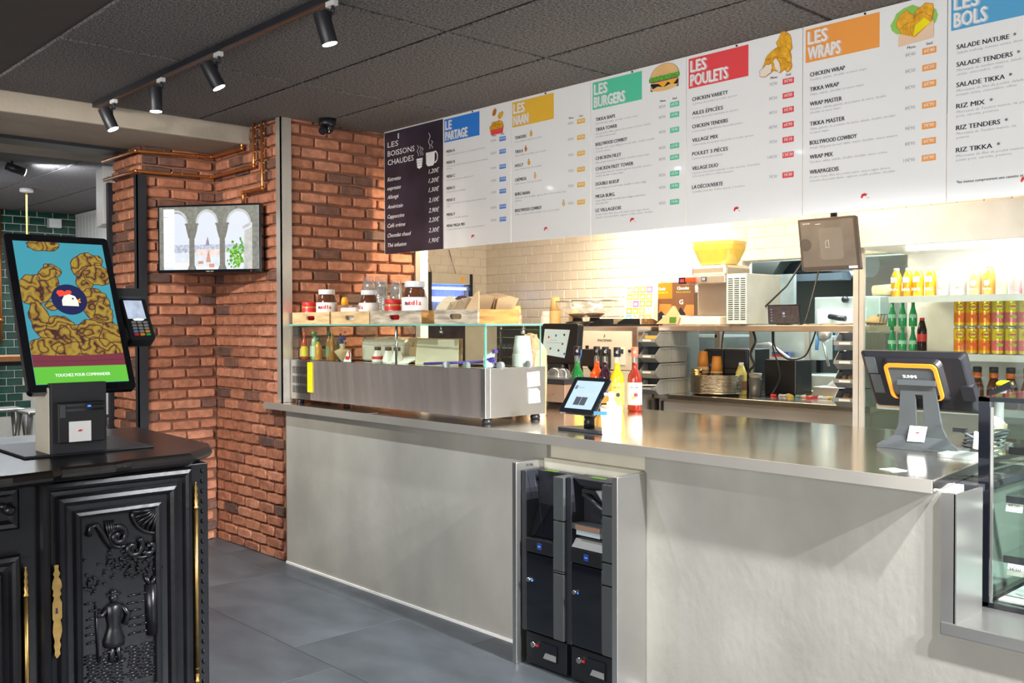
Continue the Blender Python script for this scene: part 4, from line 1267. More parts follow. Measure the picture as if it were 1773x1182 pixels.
# ================================================================== CRATES ON THE GLASS SHELF
ZS = 1.4478
def plate_hole(b, w_, h_, t_, hx, hy, hw, hh):
    n = 10
    inner = [(hx+hw/2-hh/2+hh/2*math.cos(a), hy+hh/2*math.sin(a)) for a in [-PI/2+PI*i/n for i in range(n+1)]]+[(hx-hw/2+hh/2+hh/2*math.cos(a), hy+hh/2*math.sin(a)) for a in [PI/2+PI*i/n for i in range(n+1)]]
    outer = []
    for x, y in inner:
        dx, dy = x-hx, y-hy
        k = min((w_/2)/abs(dx-(hx*0)) if abs(dx) > 1e-6 else 1e9, (h_/2)/abs(dy) if abs(dy) > 1e-6 else 1e9)
        outer.append((hx+dx*k, hy+dy*k))
    # snap corner points
    for cx, cy in ((hx-w_/2, hy-h_/2), (hx+w_/2, hy-h_/2), (hx+w_/2, hy+h_/2), (hx-w_/2, hy+h_/2)):
        i = min(range(len(outer)), key=lambda q: (outer[q][0]-cx)**2+(outer[q][1]-cy)**2)
        outer[i] = (cx, cy)
    N = len(inner)
    A = [[b.v((x, y, z)) for x, y in ring] for z in (0, t_) for ring in (outer, inner)]
    for i in range(N):
        j = (i+1) % N
        b.f([A[0][i], A[0][j], A[1][j], A[1][i]]); b.f([A[2][i], A[3][i], A[3][j], A[2][j]])
        b.f([A[1][i], A[1][j], A[3][j], A[3][i]]); b.f([A[0][i], A[2][i], A[2][j], A[0][j]])
def crate(x0, x1, y0, y1, m1, m2, label):
    t = thing('wooden_crate', label, 'crate', ((x0+x1)/2, (y0+y1)/2, ZS), 0, 'pine crates on the glass shelf')
    h = .070
    for y, nm in ((y0+.012, 'front_board'), (y1, 'back_board')):
        b = W(t).m(m1).at(PL(((x0+x1)/2, y, ZS+h/2), (1, 0, 0), (0, 0, 1))); plate_hole(b, x1-x0, h, .012, 0, 0, .095, .026); b.build(nm, t)
    for x in (x0, x1-.012):
        b = W(t).m(m2); b.box(x, y0+.0125, ZS, x+.012, y1-.0125, ZS+h); b.build('end_board', t)
    b = W(t).m(m1); b.box(x0+.012, y0+.013, ZS, x1-.012, y1-.013, ZS+.008); b.build('base', t)
crate(-5.165, -4.755, 3.005, 3.18, WOOD, WOOD, 'pale pine crate at the left end of the glass shelf holding spread jars')
crate(-4.735, -4.355, 3.005, 3.20, WOOD, WOOD, 'clean pine crate with an open handle slot, second from the left')
crate(-4.345, -3.905, 3.005, 3.20, WOODG, WOODD, 'grey weathered pine crate holding red-lidded jar and hazelnut jar')
crate(-3.785, -3.455, 3.005, 3.29, WOODG, WOODD, 'weathered crate with orange side at the right end holding card sleeves')

# ---- jars
ZJ = ZS+.0085
CHOC = M('hazelnut_spread', (.10, .035, .015), .12, 0, .25, 20, coat=.4)
SPEC = M('speculoos_spread', (.50, .26, .07), .15, coat=.4)
def nutella(x, y, s, label, txt='nutella', rot=.72):
    t = thing('spread_jar', label, 'jar', (x, y, ZJ), rot, 'hazelnut spread jars')
    r, h = .056*s, .170*s
    b = MB().m(CHOC); b.lathe([(r*.7, 0), (r*.95, .004), (r*.97, h*.30), (r, h*.42), (r*.97, h*.66), (r*.78, h*.84), (r*.70, h*.88), (r*.70, h*.93)], 24); b.build('glass_body', t)
    b = MB().m(PAPER); b.lathe([(r*.985, h*.14), (r*1.01, h*.15), (r*1.025, h*.42), (r*1.02, h*.64), (r*.99, h*.645)], 24, cap=False)
    n = 7
    lw = 1.5*r
    b.build('label', t)
    b = MB()
    cu = [('n', INK)]+[(c, RED) for c in 'utella'] if txt == 'nutella' else [(c, RED) for c in txt]
    for i, (c, mt) in enumerate(cu):
        a = (-.62+1.24*(i+.2)/len(cu)*1.0)
        ang = -PI/2+a*1.05
        ca = ang
        p = (1.04*r*math.cos(ca), 1.04*r*math.sin(ca), h*.44)
        b.m(mt).at(PL(p, (-math.sin(ca), math.cos(ca), 0), (0, 0, 1))).text(c, 0, 0, .023*s, bold=.05, sx=.8)
    b.at(Matrix.Identity(4)); b.build('printed_name', t)
    b = MB().m(WHITE); b.lathe([(r*.78, h*.90), (r*.80, h*.91), (r*.80, h*1.04), (r*.77, h*1.06), (r*.3, h*1.063)], 24); b.build('lid', t)
    return t
def lotus(x, y, label):
    t = thing('biscuit_spread_jar', label, 'jar', (x, y, ZJ), .65, 'red-lidded spread jars')
    r, h = .045, .118
    b = MB().m(SPEC); b.lathe([(r*.8, 0), (r*.98, .004), (r, h*.5), (r*.98, h*.85), (r*.9, h*.9)], 22); b.build('body', t)
    b = MB().m(RED); b.lathe([(r*1.0, h*.1), (r*1.02, h*.11), (r*1.02, h*.74), (r*1.0, h*.75)], 22, cap=False); b.build('label', t)
    b = MB().m(WINK)
    for q in range(14):
        a0, a1 = 2*PI*q/14, 2*PI*(q+1)/14
        pts = []
        for a in (a0, a1):
            th = -PI/2+.42*math.cos(a)
            pts.append((1.03*r*math.cos(th), 1.03*r*math.sin(th), h*.45+.013*math.sin(a)))
        for a in (a1, a0):
            th = -PI/2+.36*math.cos(a)
            pts.append((1.03*r*math.cos(th), 1.03*r*math.sin(th), h*.45+.0105*math.sin(a)))
        b.f([b.v(p) for p in pts])
    b.at(PL((0, -r*1.04, h*.40), (1, 0, 0), (0, 0, 1))).text('Lotus', 0, 0, .012, al='c', w=.024)
    b.at(Matrix.Identity(4)); b.build('printed_name', t)
    b = MB().m(RED); b.lathe([(r*.98, h*.84), (r*1.0, h*.86), (r*1.0, h*1.04), (r*.95, h*1.06), (r*.3, h*1.06)], 22); b.build('lid', t)
lotus(-5.100, 3.085, 'red-lidded biscuit spread jar furthest left in the first crate')
lotus(-4.985, 3.120, 'red-lidded biscuit spread jar half hidden behind the first hazelnut jar')
nutella(-4.890, 3.075, 1.08, 'large hazelnut spread jar in the first crate beside the red-lidded jars')
nutella(-4.478, 3.09, 1.0, 'hazelnut spread jar turned away in front of the clear cup stacks', 'nutella', -.35)
lotus(-4.235, 3.08, 'red-lidded biscuit spread jar in the grey crate')
lotus(-4.150, 3.145, 'red-lidded biscuit spread jar mostly hidden behind the jar in the grey crate')
nutella(-4.050, 3.085, 1.2, 'largest hazelnut spread jar at the right of the grey crate')
t = thing('caramel_bottle', 'squeezy caramel bottle with orange cap behind the first hazelnut jar', 'bottle', (-4.80, 3.14, ZJ))
b = MB().m(M('caramel', (.30, .09, .02), .2)); b.lathe([(.028, 0), (.032, .01), (.032, .08), (.018, .105)], 16); b.build('body', t)
b = MB().m(M('amber_cap', (.95, .42, .02), .4)); b.lathe([(.020, .100), (.021, .125), (.017, .145), (.010, .15)], 14); b.build('cap', t)
t = thing('napkin_pack', 'clear plastic bag of white napkins lying in the second crate', 'napkins', (-4.62, 3.10, ZJ))
b = MB().m(PAPER); b.box(-.075, -.06, 0, .075, .06, .085); b.build('napkins', t, bevel=.008)
b = MB().m(CUPCL); b.box(-.082, -.066, 0, .082, .066, .10); b.build('bag', t, bevel=.012)
# ---- clear cup stacks
def cups(name, label, loc, n, r, h, step, mat, group, up=False, rim=None):
    t = thing(name, label, 'cups', loc, 0, group)
    for i in range(n):
        z = step*i
        b = MB().m(mat)
        if up:
            b.lathe([(r*.72, z), (r*.74, z+.002), (r*.98, z+h*.96), (r*1.05, z+h*.97), (r*1.05, z+h), (r*.97, z+h), (r*.70, z+.004)], 14)
        else:
            q = min(.006 if mat is CUPCL else step*.72, h*.5)
            b.m(rim or mat).lathe([(r*1.05, z), (r*1.05, z+q*.6), (r*.99, z+q)], 18, cap=False)
            b.m(mat).lathe([(r*.985, z+q), (r*.74, z+h*.98), (r*.66, z+h)], 18, cap=i == n-1)
        b.build('cup', t)
    return t
cups('cup_stack', 'left stack of upturned clear plastic cups against the brick wall', (-4.830, 3.33, ZS), 11, .044, .125, .016, CUPCL, 'clear cup stacks', rim=CUPRIM)
cups('cup_stack', 'middle stack of upturned clear plastic cups, the tallest of three', (-4.685, 3.32, ZS), 11, .044, .125, .0155, CUPCL, 'clear cup stacks', rim=CUPRIM)
cups('cup_stack', 'right stack of upturned clear plastic cups, slightly shorter and further back', (-4.590, 3.36, ZS), 10, .040, .120, .0155, CUPCL, 'clear cup stacks', rim=CUPRIM)
# ---- card sleeves in the right crate
rd = random.Random(2)
for i in range(12):
    x = -3.765+.0125*i
    t = thing('card_sleeve', 'cardboard food sleeve in the right-hand crate, '+OR2[i]+' of twelve from the left', 'card sleeve', (x, 3.12, ZJ), 0, 'cardboard sleeves leaning in the right crate')
    k = .42+.012*rd.random()
    b = MB().at(PL((0, -.095, 0), (0, 1, 0), (k+.38, 0, 1))); hh = .130+.003*i
    for g in (0, .0045, .009):
        b.m(CARD if (i % 6 == 5 or g == .0045) else CARDL).prism([(0, 0), (.16, 0), (.16, hh), (.10, hh+.012), (.0, hh-.01*(i % 3))], g, g+.002)
    b.build('card', t)['kind'] = 'stuff'
t = thing('card_holder', 'brown cardboard holder with black print slanting at the right end of the sleeves', 'card sleeve', (-3.55, 3.12, ZJ))
b = MB().m(CARD).at(PL((0, -.10, 0), (1, 0, 0), (0, 0, 1))); b.prism([(-.03, 0), (.085, 0), (.085, .150), (.060, .140), (-.03, .035)], -.008, 0); b.build('card', t)
b = MB().m(INK).at(PL((.028, -.1005, .020), (.8, 0, .5), (-.5, 0, .8))); b.text('BRCK', 0, 0, .018, w=.045, bold=.05, z=.0006); b.build('printed_word', t)
t = thing('cream_card_tray', 'cream rounded cardboard tray standing upright in the right-hand crate', 'card tray', (-3.72, 3.05, ZJ))
b = MB().m(CARDL).at(PL((0, 0, 0), (1, 0, 0), (0, .15, 1))); pts = [(-.118, 0), (.095, 0), (.095, .03)]+[(.095-.02-.19*k/10, .035+.098*math.sin(PI*(k+1.2)/12.4)**.8) for k in range(11)]+[(-.118, .03)]
b.prism(pts, 0, .004); b.m(M('card_crease', (.45, .35, .2))).box(-.055, .098, .004, .04, .1, .0045); b.build('card', t)
t = thing('round_card_lid', 'dark edged round cardboard lid behind the cream tray', 'card lid', (-3.70, 3.10, ZJ))
b = MB().m(M('plum_edge', (.10, .04, .05))).at(PL((0, 0, 0), (1, 0, 0), (0, .15, 1))); b.prism([(.105*math.cos(2*PI*k/24), .05+.085*math.sin(2*PI*k/24)) for k in range(24) if math.sin(2*PI*k/24) > -.5], 0, .004); b.build('card', t)
for i in range(5):
    t = thing('folded_fry_cone', ORD[i]+' cardboard cone from the left in the fan behind the sleeves', 'card cone', (-3.605+.012*i, 3.24, ZJ), 0, 'cardboard cones fanned behind the sleeves')
    b = MB().m(CARD).at(PL((0, -.05, 0), (0, 1, 0), (.15+.1*i, 0, 1))); b.prism([(0, 0), (.10, 0), (.12, .135), (.05, .15), (-.02, .135)], 0, .003); b.build('card', t)
t = thing('folded_leaflet', 'printed leaflet propped between the two right crates', 'leaflet', (-3.85, 3.10, ZS))
b = MB().m(PAPER).at(PL((-.05, 0, 0), (1, 0, .35), (0, .5, 1))); b.box(0, 0, 0, .11, .055, .002); b.m(RED).box(.01, .035, .002, .08, .04, .0024); b.m(GREEN).box(.02, .018, .002, .09, .024, .0024); b.build('sheet', t)

# ---- things behind the glass of the display
ZD = 1.2345
def bottle(name, label, loc, prof, mat, cap=None, lab=None, group=None, extra=None, n=16, cat='bottle'):
    t = thing(name, label, cat, loc, 0, group)
    b = MB().m(mat); b.lathe(prof, n); b.build('body', t)
    if cap:
        r, z0, z1, mt = cap
        b = MB().m(mt); b.lathe([(r, z0), (r, z1-.003), (r*.9, z1)], n); b.build('cap', t)
    if lab:
        r, z0, z1, mt = lab
        b = MB().m(mt); b.lathe([(r, z0), (r, z1)], n, cap=False); b.build('label', t)
    if extra:
        extra(t)
    return t
def bp(r, h, sh=.62, nk=.3):
    return [(r*.85, 0), (r, .006), (r, h*sh), (r*nk*1.3, h*(sh+.2)), (r*nk, h*(sh+.24)), (r*nk, h*.93)]
row = [(-5.135, 3.06, 'small dark sauce bottle with round fig label', (.08, .03, .02), BLACK, M('lab_tan', (.55, .40, .22)), .13),
       (-5.085, 3.04, 'red and yellow labelled sauce bottle', (.45, .06, .02), M('cap_red2', (.75, .10, .03)), M('lab_yel', (.85, .62, .05)), .16),
       (-5.035, 3.07, 'brown sauce bottle with gold cap', (.16, .07, .03), M('cap_gold', (.65, .42, .1), .3, .6), M('lab_grey', (.45, .40, .35)), .165),
       (-4.985, 3.05, 'white and green labelled syrup bottle with red crest', (.35, .45, .25), M('cap_green2', (.02, .22, .10)), M('lab_mint', (.55, .72, .55)), .165),
       (-4.940, 3.045, 'amber honey bottle', (.70, .30, .03), M('cap_green3', (.02, .2, .1)), None, .13),
       (-4.890, 3.09, 'green capped brown sauce bottle', (.30, .12, .03), M('cap_green4', (.02, .16, .08)), M('lab_green5', (.15, .25, .12)), .165),
       (-4.840, 3.08, 'tall amber oil bottle with clear shoulders', (.35, .15, .03), None, None, .17),
       (-4.785, 3.10, 'dark glass bottle at the right end of the row', (.05, .05, .03), None, None, .17)]
for i, (x, y, lb, c, cp_, la, h) in enumerate(row):
    bottle('sauce_bottle', lb+' behind the display glass', (x, y, ZD), bp(.021, h), M('sauce_%d' % i, c, .15, coat=.3), (.010, h*.85, h*1.02, cp_) if cp_ else None, (.0215, h*.12, h*.5, la) if la else None, 'bottles behind the display glass')
t = thing('foam_box', 'white foam box wrapped in clear film behind the display glass', 'box', (-4.50, 3.27, ZD))
b = MB().m(M('foam', (.72, .66, .55), .7)); b.box(-.20, -.08, 0, .20, .08, .10); b.build('box', t, bevel=.01)
rd = random.Random(5)
b = MB().m(M('crumpled_film', (.70, .60, .48), .12, bump=.8, bs=40, coat=.5)); 
rings = []
for z, s_ in ((.095, 1.03), (.112, 1.04), (.128, .98), (.135, .8)):
    rings.append([(.205*s_*math.copysign(min(1, abs(math.cos(a))*1.35), math.cos(a))+rd.uniform(-.006, .006), .085*s_*math.copysign(min(1, abs(math.sin(a))*1.35), math.sin(a))+rd.uniform(-.005, .005), z+rd.uniform(-.005, .005)) for a in [2*PI*k/28 for k in range(28)]])
b.loft(rings); b.build('film_cover', t)
for i, x in enumerate((-4.41, -4.31, -4.23)):
    bottle('topping_bottle', ['white topping bottle with red label nearest the foam box', 'white topping bottle beside the glass post, left of it', 'white topping bottle just right of the glass post'][i], (x, 3.10, ZD), [(.030, 0), (.034, .01), (.030, .03), (.018, .065), (.017, .07)], M('white_glaze', (.78, .72, .62), .3), (.019, .068, .088, M('brown_cap', (.12, .07, .04), .4)), (.033, .018, .034, RED) if i == 0 else None, 'white topping bottles')
t = thing('flower_bunch', 'small bunch of dried blue flowers wrapped in kraft paper with a red cherry tag', 'flowers', (-4.70, 3.06, ZD))
b = MB().m(CARD); b.lathe([(.008, .0), (.05, .055), (.045, .06), (.012, .075), (.02, .10)], 9); b.build('paper_wrap', t)
b = MB().m(M('blue_flower', (.05, .05, .22), .7, var=.6, vs=60))
for k in range(22):
    b.ball((rd.gauss(0, .013), rd.gauss(0, .010), .125+rd.gauss(0, .012)), .006, n=6, k=4)
b.build('flowers', t)['kind'] = 'stuff'
t = thing('cherry_card', 'small card with red cherries leaning beside the flower bunch', 'card', (-4.615, 3.03, ZD))
b = MB().m(PAPER).at(PL((0, 0, 0), (1, 0, 0), (0, .2, 1))); b.prism([(-.03, 0), (.045, 0), (.03, .05), (.0, .068), (-.01, .05)], 0, .002); b.m(RED).flat(tri((-.005, .022), .012, 12), .0025); b.flat(tri((.015, .020), .011, 12), .0026); b.flat([(.02, .03), (.04, .01), (.022, .055), (.0, .066)], .0027); b.build('card', t)
t = thing('cardboard_sheets', 'open cardboard box lid standing up behind the display glass', 'cardboard', (-3.95, 3.2, ZD))
b = MB().m(CARD); b.box(-.36, .03, 0, -.355, .16, .13); b.at(PL((-.355, .03, 0), (1, .15, 0), (0, .02, 1))); b.box(0, 0, -.004, .40, .135, 0); b.m(INK).text('2', .03, .09, .022, shear=.4, z=.001); b.build('side_flap', t)
b = MB().m(CARDL).at(PL((-.12, -.10, 0), (1, .02, 0), (0, .07, 1))); b.prism([(0, 0), (.345, .0), (.338, .135), (.008, .130)], -.004, 0); b.build('front_flap', t)
t = thing('paper_sheets', 'loose white paper sheets lying inside the display beside the cardboard', 'papers', (-4.19, 3.12, ZD))
b = MB().m(PAPER).at(PL((-.10, -.05, .0), (1, .1, .0), (0, 1, .35))); b.box(0, 0, 0, .17, .10, .003); b.m(INKG)
for k in range(5):
    b.box(.02, .02+.014*k, .003, .13, .022+.014*k, .0034)
b.build('sheet', t)
t = thing('spray_bottle', 'white spray bottle with purple trigger lying inside the right end of the display', 'spray bottle', (-3.475, 3.10, ZD))
b = MB().m(WHITE); b.lathe([(.02, 0), (.03, .008), (.03, .015), (.014, .03), (.013, .04)], 14); b.loft([[(-.035, -.012, .035), (-.035, .012, .035), (.02, .012, .05), (.02, -.012, .05)], [(-.03, -.010, .055), (-.03, .010, .055), (.03, .010, .078), (.03, -.010, .078)]]); b.build('body', t)
b = MB().m(M('purple_plastic', (.10, .05, .30), .35)); b.box(.03, -.011, .072, .048, .011, .088); b.box(-.012, -.013, .028, .03, .013, .045); b.tube([(.02, 0, .05), (.035, 0, .035), (.045, 0, .015)], .006, 6); b.build('trigger', t)
t = thing('squeegee', 'long purple handled squeegee lying across the display', 'squeegee', (-3.75, 3.06, ZD))
b = MB().m(M('purple_plastic', (.10, .05, .30), .35)); b.cyl((-.17, -.015, .008), (.20, .06, .026), .007, 8); b.build('handle', t)
t = thing('paper_bags', 'stack of brown paper bags in crumpled clear film behind the display end', 'bags', (-3.60, 3.495, .973))
b = MB().m(M('kraft_film', (.50, .33, .18), .3, var=.25, vs=14, bump=.9, bs=30, coat=.4)); rings = []
for z, s_ in ((0, 1), (.20, 1.02), (.34, .95), (.40, .6), (.42, .35)):
    rings.append([(.10*s_*math.cos(a)+rd.uniform(-.010, .010), .07*s_*math.sin(a)+rd.uniform(-.008, .008), z+rd.uniform(-.008, .008)) for a in [2*PI*k/16 for k in range(16)]])
b.loft(rings); b.build('film_wrap', t)
cups('cup_stack', 'stack of white foam cups inside the right end of the glass display', (-3.475, 3.32, ZD), 11, .050, .095, .0058, M('foam_cup', (.78, .76, .70), .5, coat=.1), 'foam cups')

# ================================================================== ON THE WORKTOP
ZT = .9725
t = thing('order_tablet', 'tilted black tablet on a stand facing the customers on the worktop', 'tablet', (-2.86, 3.13, ZT))
b = W(t).m(BLACKM).at(PL((-2.90, 3.10, ZT), (1, .18, 0), (-.18, 1, 0))); b.prism([(-.10, .0), (.14, -.045), (.165, -.04), (.175, -.02), (.10, .075), (-.0, .13), (-.03, .12), (-.105, .02)], 0, .014); b.build('foot', t, bevel=.003)
b = W(t).m(BLACK); b.cyl((-2.86, 3.14, ZT+.012), (-2.86, 3.14, ZT+.07), .024, 16); b.ball((-2.86, 3.15, ZT+.08), .030); b.build('stem', t)
PT = PL((-2.962, 3.05, 1.058), (1, -.02, .0), (.02, .090, .150))
b = W(t).m(BLACKG).at(PT)
b.prism(rrect(0, 0, .208, .178, .010), -.012, 0); b.m(SATIN); b.prism(rrect(-.001, -.001, .209, .179, .010), -.015, -.011); b.m(BLACK); b.box(.05, .02, -.05, .16, .12, -.015); b.build('case', t)
b = W(t).m(screen_mat('tablet_page', (.50, .68, .82), .95, .02)).at(PT); b.rect(.024, .022, .186, .160, .0008)
b.m(DGREY).rect(.030, .118, .046, .136, .0012); b.m(INK).text('Bienvenue', .052, .124, .006, z=.0012); b.m(INKG)
for y in (.146, .106, .097, .090):
    b.rect(.05, y, .165, y+.0015, .0012)
b.m(INK).rect(.064, .040, .098, .080, .0012); b.rect(.100, .040, .134, .080, .0012); b.build('display', t)

t = thing('soap_dispenser', 'white pump soap dispenser with wooden collar and blue tape beside the tablet', 'soap bottle', (-2.700, 3.105, ZT))
b = MB().m(WHITE); b.loft([[(.048*s_*math.cos(a), .048*s_*math.sin(a), z) for a in [PI/4+2*PI*k/4+q*.10 for k in range(4) for q in (-1.6, 0, 1.6)]] for z, s_ in ((0, .80), (.003, .83), (.118, 1.0), (.120, 1.0))]); b.build('body', t)
b = MB().m(WOOD); b.lathe([(.046, .118), (.046, .124), (.043, .126)], 20); b.build('collar', t)
b = MB().m(WHITE); b.lathe([(.022, .124), (.021, .140), (.012, .146), (.012, .160), (.016, .162), (.016, .180), (.010, .184)], 14); b.box(-.035, -.008, .166, .0, .008, .178); b.build('pump', t)
b = MB().m(BLUE).at(PL((-.038, -.0455, .092), (1, 0, 0), (0, 0.02, 1))); b.at(PL((.002, -.0465, .088), (.9, .45, 0), (0, 0, 1))); b.box(-.047, .0, -.004, .010, .014, .0015); b.build('tape', t)

def syrup(x, y, label, col, txt, cap=BLACK, giff=True, h=.345):
    t = thing('syrup_bottle', label, 'bottle', (x, y, ZT), .68, 'syrup bottles on the worktop')
    r = .0385
    lm = M('syrup_'+txt, col, .08, 0, .1, coat=.8)
    b = MB().m(lm); b.lathe([(r*.9, 0), (r, .006), (r, h*.50), (r*.92, h*.56), (r*.45, h*.65), (r*.40, h*.70), (r*.40, h*.76)], 22); b.build('liquid', t)
    b = MB().m(CUPCL); b.lathe([(r*.42, h*.76), (r*.36, h*.90)], 16, cap=False); b.build('neck', t)
    b = MB().m(cap); b.lathe([(r*.50, h*.85), (r*.50, h*1.0), (r*.44, h*1.003)], 16); b.m(WINK); b.at(PL((-.006, -r*.51, h*.905), (1, 0, 0), (0, 0, 1))).text('G' if giff else 'M', 0, 0, .014, z=.0005); b.build('cap', t)
    b = MB().m(M('syrup_label_'+txt, (.80, .78, .72) if not giff else (.85, .55, .08), .5)); b.lathe([(r*1.015, h*.10), (r*1.02, h*.12), (r*1.02, h*.44), (r*1.015, h*.45)], 22, cap=False)
    b.m(INK).at(PL((0, -r*1.03, h*.36), (1, 0, 0), (0, 0, 1)))
    b.text('MONIN' if not giff else 'GIFFARD', 0, 0, .010, al='c', w=.045, bold=.03)
    b.m(BK if giff else RED).flat(tri((.006, -.035), .012, 10)); b.m(M('cap_gold')).flat(tri((-.008, -.05), .010, 10)); b.build('label', t)
    return t
syrup(-3.735, 4.0, 'green syrup bottle with black cap, leftmost behind the tablet', (.01, .14, .03), 'mint')
syrup(-3.640, 4.06, 'orange-red syrup bottle with black cap behind the tablet', (.80, .10, .01), 'blood')
syrup(-3.540, 4.02, 'dark plum syrup bottle with black cap behind the tablet', (.03, .006, .02), 'plum')
syrup(-3.420, 3.98, 'yellow syrup bottle with black cap beside the soap dispenser', (.88, .45, .01), 'mango')
syrup(-3.350, 4.045, 'dark red syrup bottle with red pourer and white label, rightmost', (.22, .018, .008), 'passion', M('pourer', (.85, .15, .08), .4), False)

# dome lids on a low unit behind the display end
t = thing('ticket_drawer', 'low rose-brown steel drawer unit standing behind the chilled display', 'drawer unit', (-3.86, 3.98, ZT))
b = W(t).m(M('rose_steel', (.50, .36, .28), .3, .7)); b.box(-4.15, 3.88, ZT+.03, -3.72, 4.14, 1.105); b.m(BLACKM).box(-4.15, 3.875, 1.105, -3.715, 4.145, 1.135); b.build('body', t, bevel=.003)
for x, y in ((-4.12, 3.91), (-3.75, 3.91), (-4.12, 4.11), (-3.75, 4.11)):
    b = W(t).m(BLACK); b.cyl((x, y, ZT), (x, y, ZT+.03), .02, 10); b.build('foot', t)
b = W(t).m(STEEL); b.cyl((-3.80, 3.878, 1.05), (-3.80, 3.872, 1.05), .006, 10); b.build('lock', t)
for i, (x, y) in enumerate(((-4.07, 3.97), (-3.99, 3.95), (-3.90, 3.99), (-3.81, 3.96))):
    t = thing('dome_lid', ORD[i]+' clear plastic dome lid from the left, lying on the brown drawer unit', 'lid', (x, y, 1.136), 0, 'clear dome lids')
    b = MB().m(CUPCL); b.lathe([(.052, 0), (.052, .004), (.047, .006), (.042, .035), (.025, .052), (.010, .056)], 16, cap=False); b.build('dome', t)
# second till seen from behind
t = thing('staff_screen', 'black till screen seen from behind with a pale blue sheet stuck on it', 'screen', (-4.07, 4.20, ZT))
PS = PL((-4.215, 4.17, 1.205), (1, .0, 0), (0, .10, 1))
b = W(t).m(BLACK).at(PS); b.prism(rrect(0, 0, .31, .245, .018), -.05, 0); b.build('case', t, bevel=.006)
b = W(t).m(BLACK); b.cyl((-4.00, 4.22, ZT+.01), (-4.03, 4.21, 1.25), .020, 10); b.box(-4.12, 4.165, ZT, -3.92, 4.20+.05, ZT+.015); b.tube([(-3.98, 4.14, 1.20), (-4.0, 4.12, 1.13), (-3.97, 4.12, 1.08)], .012, 7); b.build('arm', t)
b = W(t).m(M('pale_blue_sheet', (.62, .80, .82), .5)).at(PS); b.flat([(.02, .055), (.215, .035), (.245, .205), (.03, .21)], .001)
for k, (x, y, c) in enumerate(((.07, .16, RED), (.13, .17, BLUE), (.20, .175, INK), (.09, .09, M('cocoa_dot', (.2, .08, .04))), (.16, .08, INK), (.19, .12, M('cocoa_dot')), (.21, .06, BLUE))):
    b.m(c).flat(tri((x, y), .008, 8), .0014)
b.m(INKG); b.rect(.05, .125, .20, .127, .0014); b.rect(.08, .14, .14, .142, .0014); b.build('stuck_sheet', t)
b = W(t).m(BLUE).at(PS); b.tube([(.315, .02, -.02), (.318, .06, -.03), (.31, .09, -.04)], .004, 6); b.build('cable_plug', t)

# ---- right hand till
t = thing('till_terminal', 'black till with orange ring on a grey stand at the worktop corner, seen from behind', 'till', (-1.60, 3.70, ZT))
PP = PL((-1.773, 3.60, 1.112), (1, -.01, 0), (-.035, -.085+.02, .23))
b = W(t).m(BLACK).at(PP)
b.loft([[(x, y, z) for x, y in rrect(g, g, .402-g, .235-g, .012)] for z, g in ((-.028, .0), (-.016, .0), (-.004, .012), (.0, .018))])
b.loft([[(x, y, z) for x, y in rrect(.085+g, .045+g, .315-g, .215-g, .022)] for z, g in ((-.001, .0), (.016, .012), (.018, .02))])
b.build('case', t)
b = W(t).m(DGREY).at(PP); b.box(.02, .15, .0, .06, .215, .003); b.box(.025, .07, .0, .066, .145, .003); b.build('port_cover', t)
b = W(t).m(BLACK).at(PP); b.prism(rrect(.365, .06, .41, .115, .008), -.02, .018); b.build('side_reader', t)
b = W(t).m(ORANGE).at(PP)
ou, inn = rrect(.100, .058, .300, .198, .022, 5), rrect(.113, .060, .287, .184, .014, 5)
N = len(ou)
A = [[b.v((x, y, z)) for x, y in r_] for z in (.018, .026) for r_ in (ou, inn)]
for i in range(N):
    j = (i+1) % N
    if ou[i][1] < .075 and ou[j][1] < .075 and abs(ou[i][0]-ou[j][0]) > .05:
        continue
    b.f([A[2][i], A[2][j], A[3][j], A[3][i]]); b.f([A[0][i], A[0][j], A[2][j], A[2][i]]); b.f([A[1][i], A[3][i], A[3][j], A[1][j]])
b.build('orange_ring', t)
b = W(t).m(DGREY).at(PP); b.prism(rrect(.114, .075, .286, .183, .014), .017, .022); b.m(WINK).text('SUNMI', .190, .142, .0125, al='c', w=.052, z=.0224, bold=.05); b.build('hinge_plate', t)
b = W(t).m(DGREY)
def ystand(z):
    return 3.545-.0+(z-.98)*.22
Hs = [(0.9727, .150), (.985, .152), (.995, .140), (1.005, .118), (1.02, .100), (1.06, .082), (1.12, .074), (1.18, .068), (1.222, .064)]
xc = -1.578
front, back = [], []
L_, R_ = [(xc-w_, z) for z, w_ in Hs], [(xc+w_, z) for z, w_ in Hs]
hole = [(xc+.003+.014*math.cos(a)*1.0, 1.135+(.030 if math.sin(a) >= 0 else -.030)+.014*math.sin(a)) for a in [2*PI*k/16 for k in range(16)]]
def YS(z, d): return 3.572-(.045*(1-min(1, (z-.9727)/.05)))-(z-1.0)*.13+d
# two side strips around the slot, closed above and below
def strip(poly, d=.012):
    f_ = [b.v((x, YS(z, 0), z)) for x, z in poly]; k_ = [b.v((x, YS(z, d), z)) for x, z in poly]
    b.f(f_); b.f(k_[::-1])
    for i in range(len(poly)):
        j = (i+1) % len(poly); b.f([f_[i], k_[i], k_[j], f_[j]])
for (z0, w0), (z1, w1) in zip(Hs, Hs[1:]):
    if 1.06 <= z0 and z1 <= 1.18+.001:
        strip([(xc-w0, z0), (xc-.012, z0), (xc-.012, z1), (xc-w1, z1)]); strip([(xc+.018, z0), (xc+w0, z0), (xc+w1, z1), (xc+.018, z1)])
    else:
        strip([(xc-w0, z0), (xc+w0, z0), (xc+w1, z1), (xc-w1, z1)])
b.box(xc-.15, 3.530, ZT, xc+.15, 3.70, ZT+.012)
b.box(xc-.072, 3.532, 1.215, xc+.072, 3.575, 1.235)
b.build('stand', t)
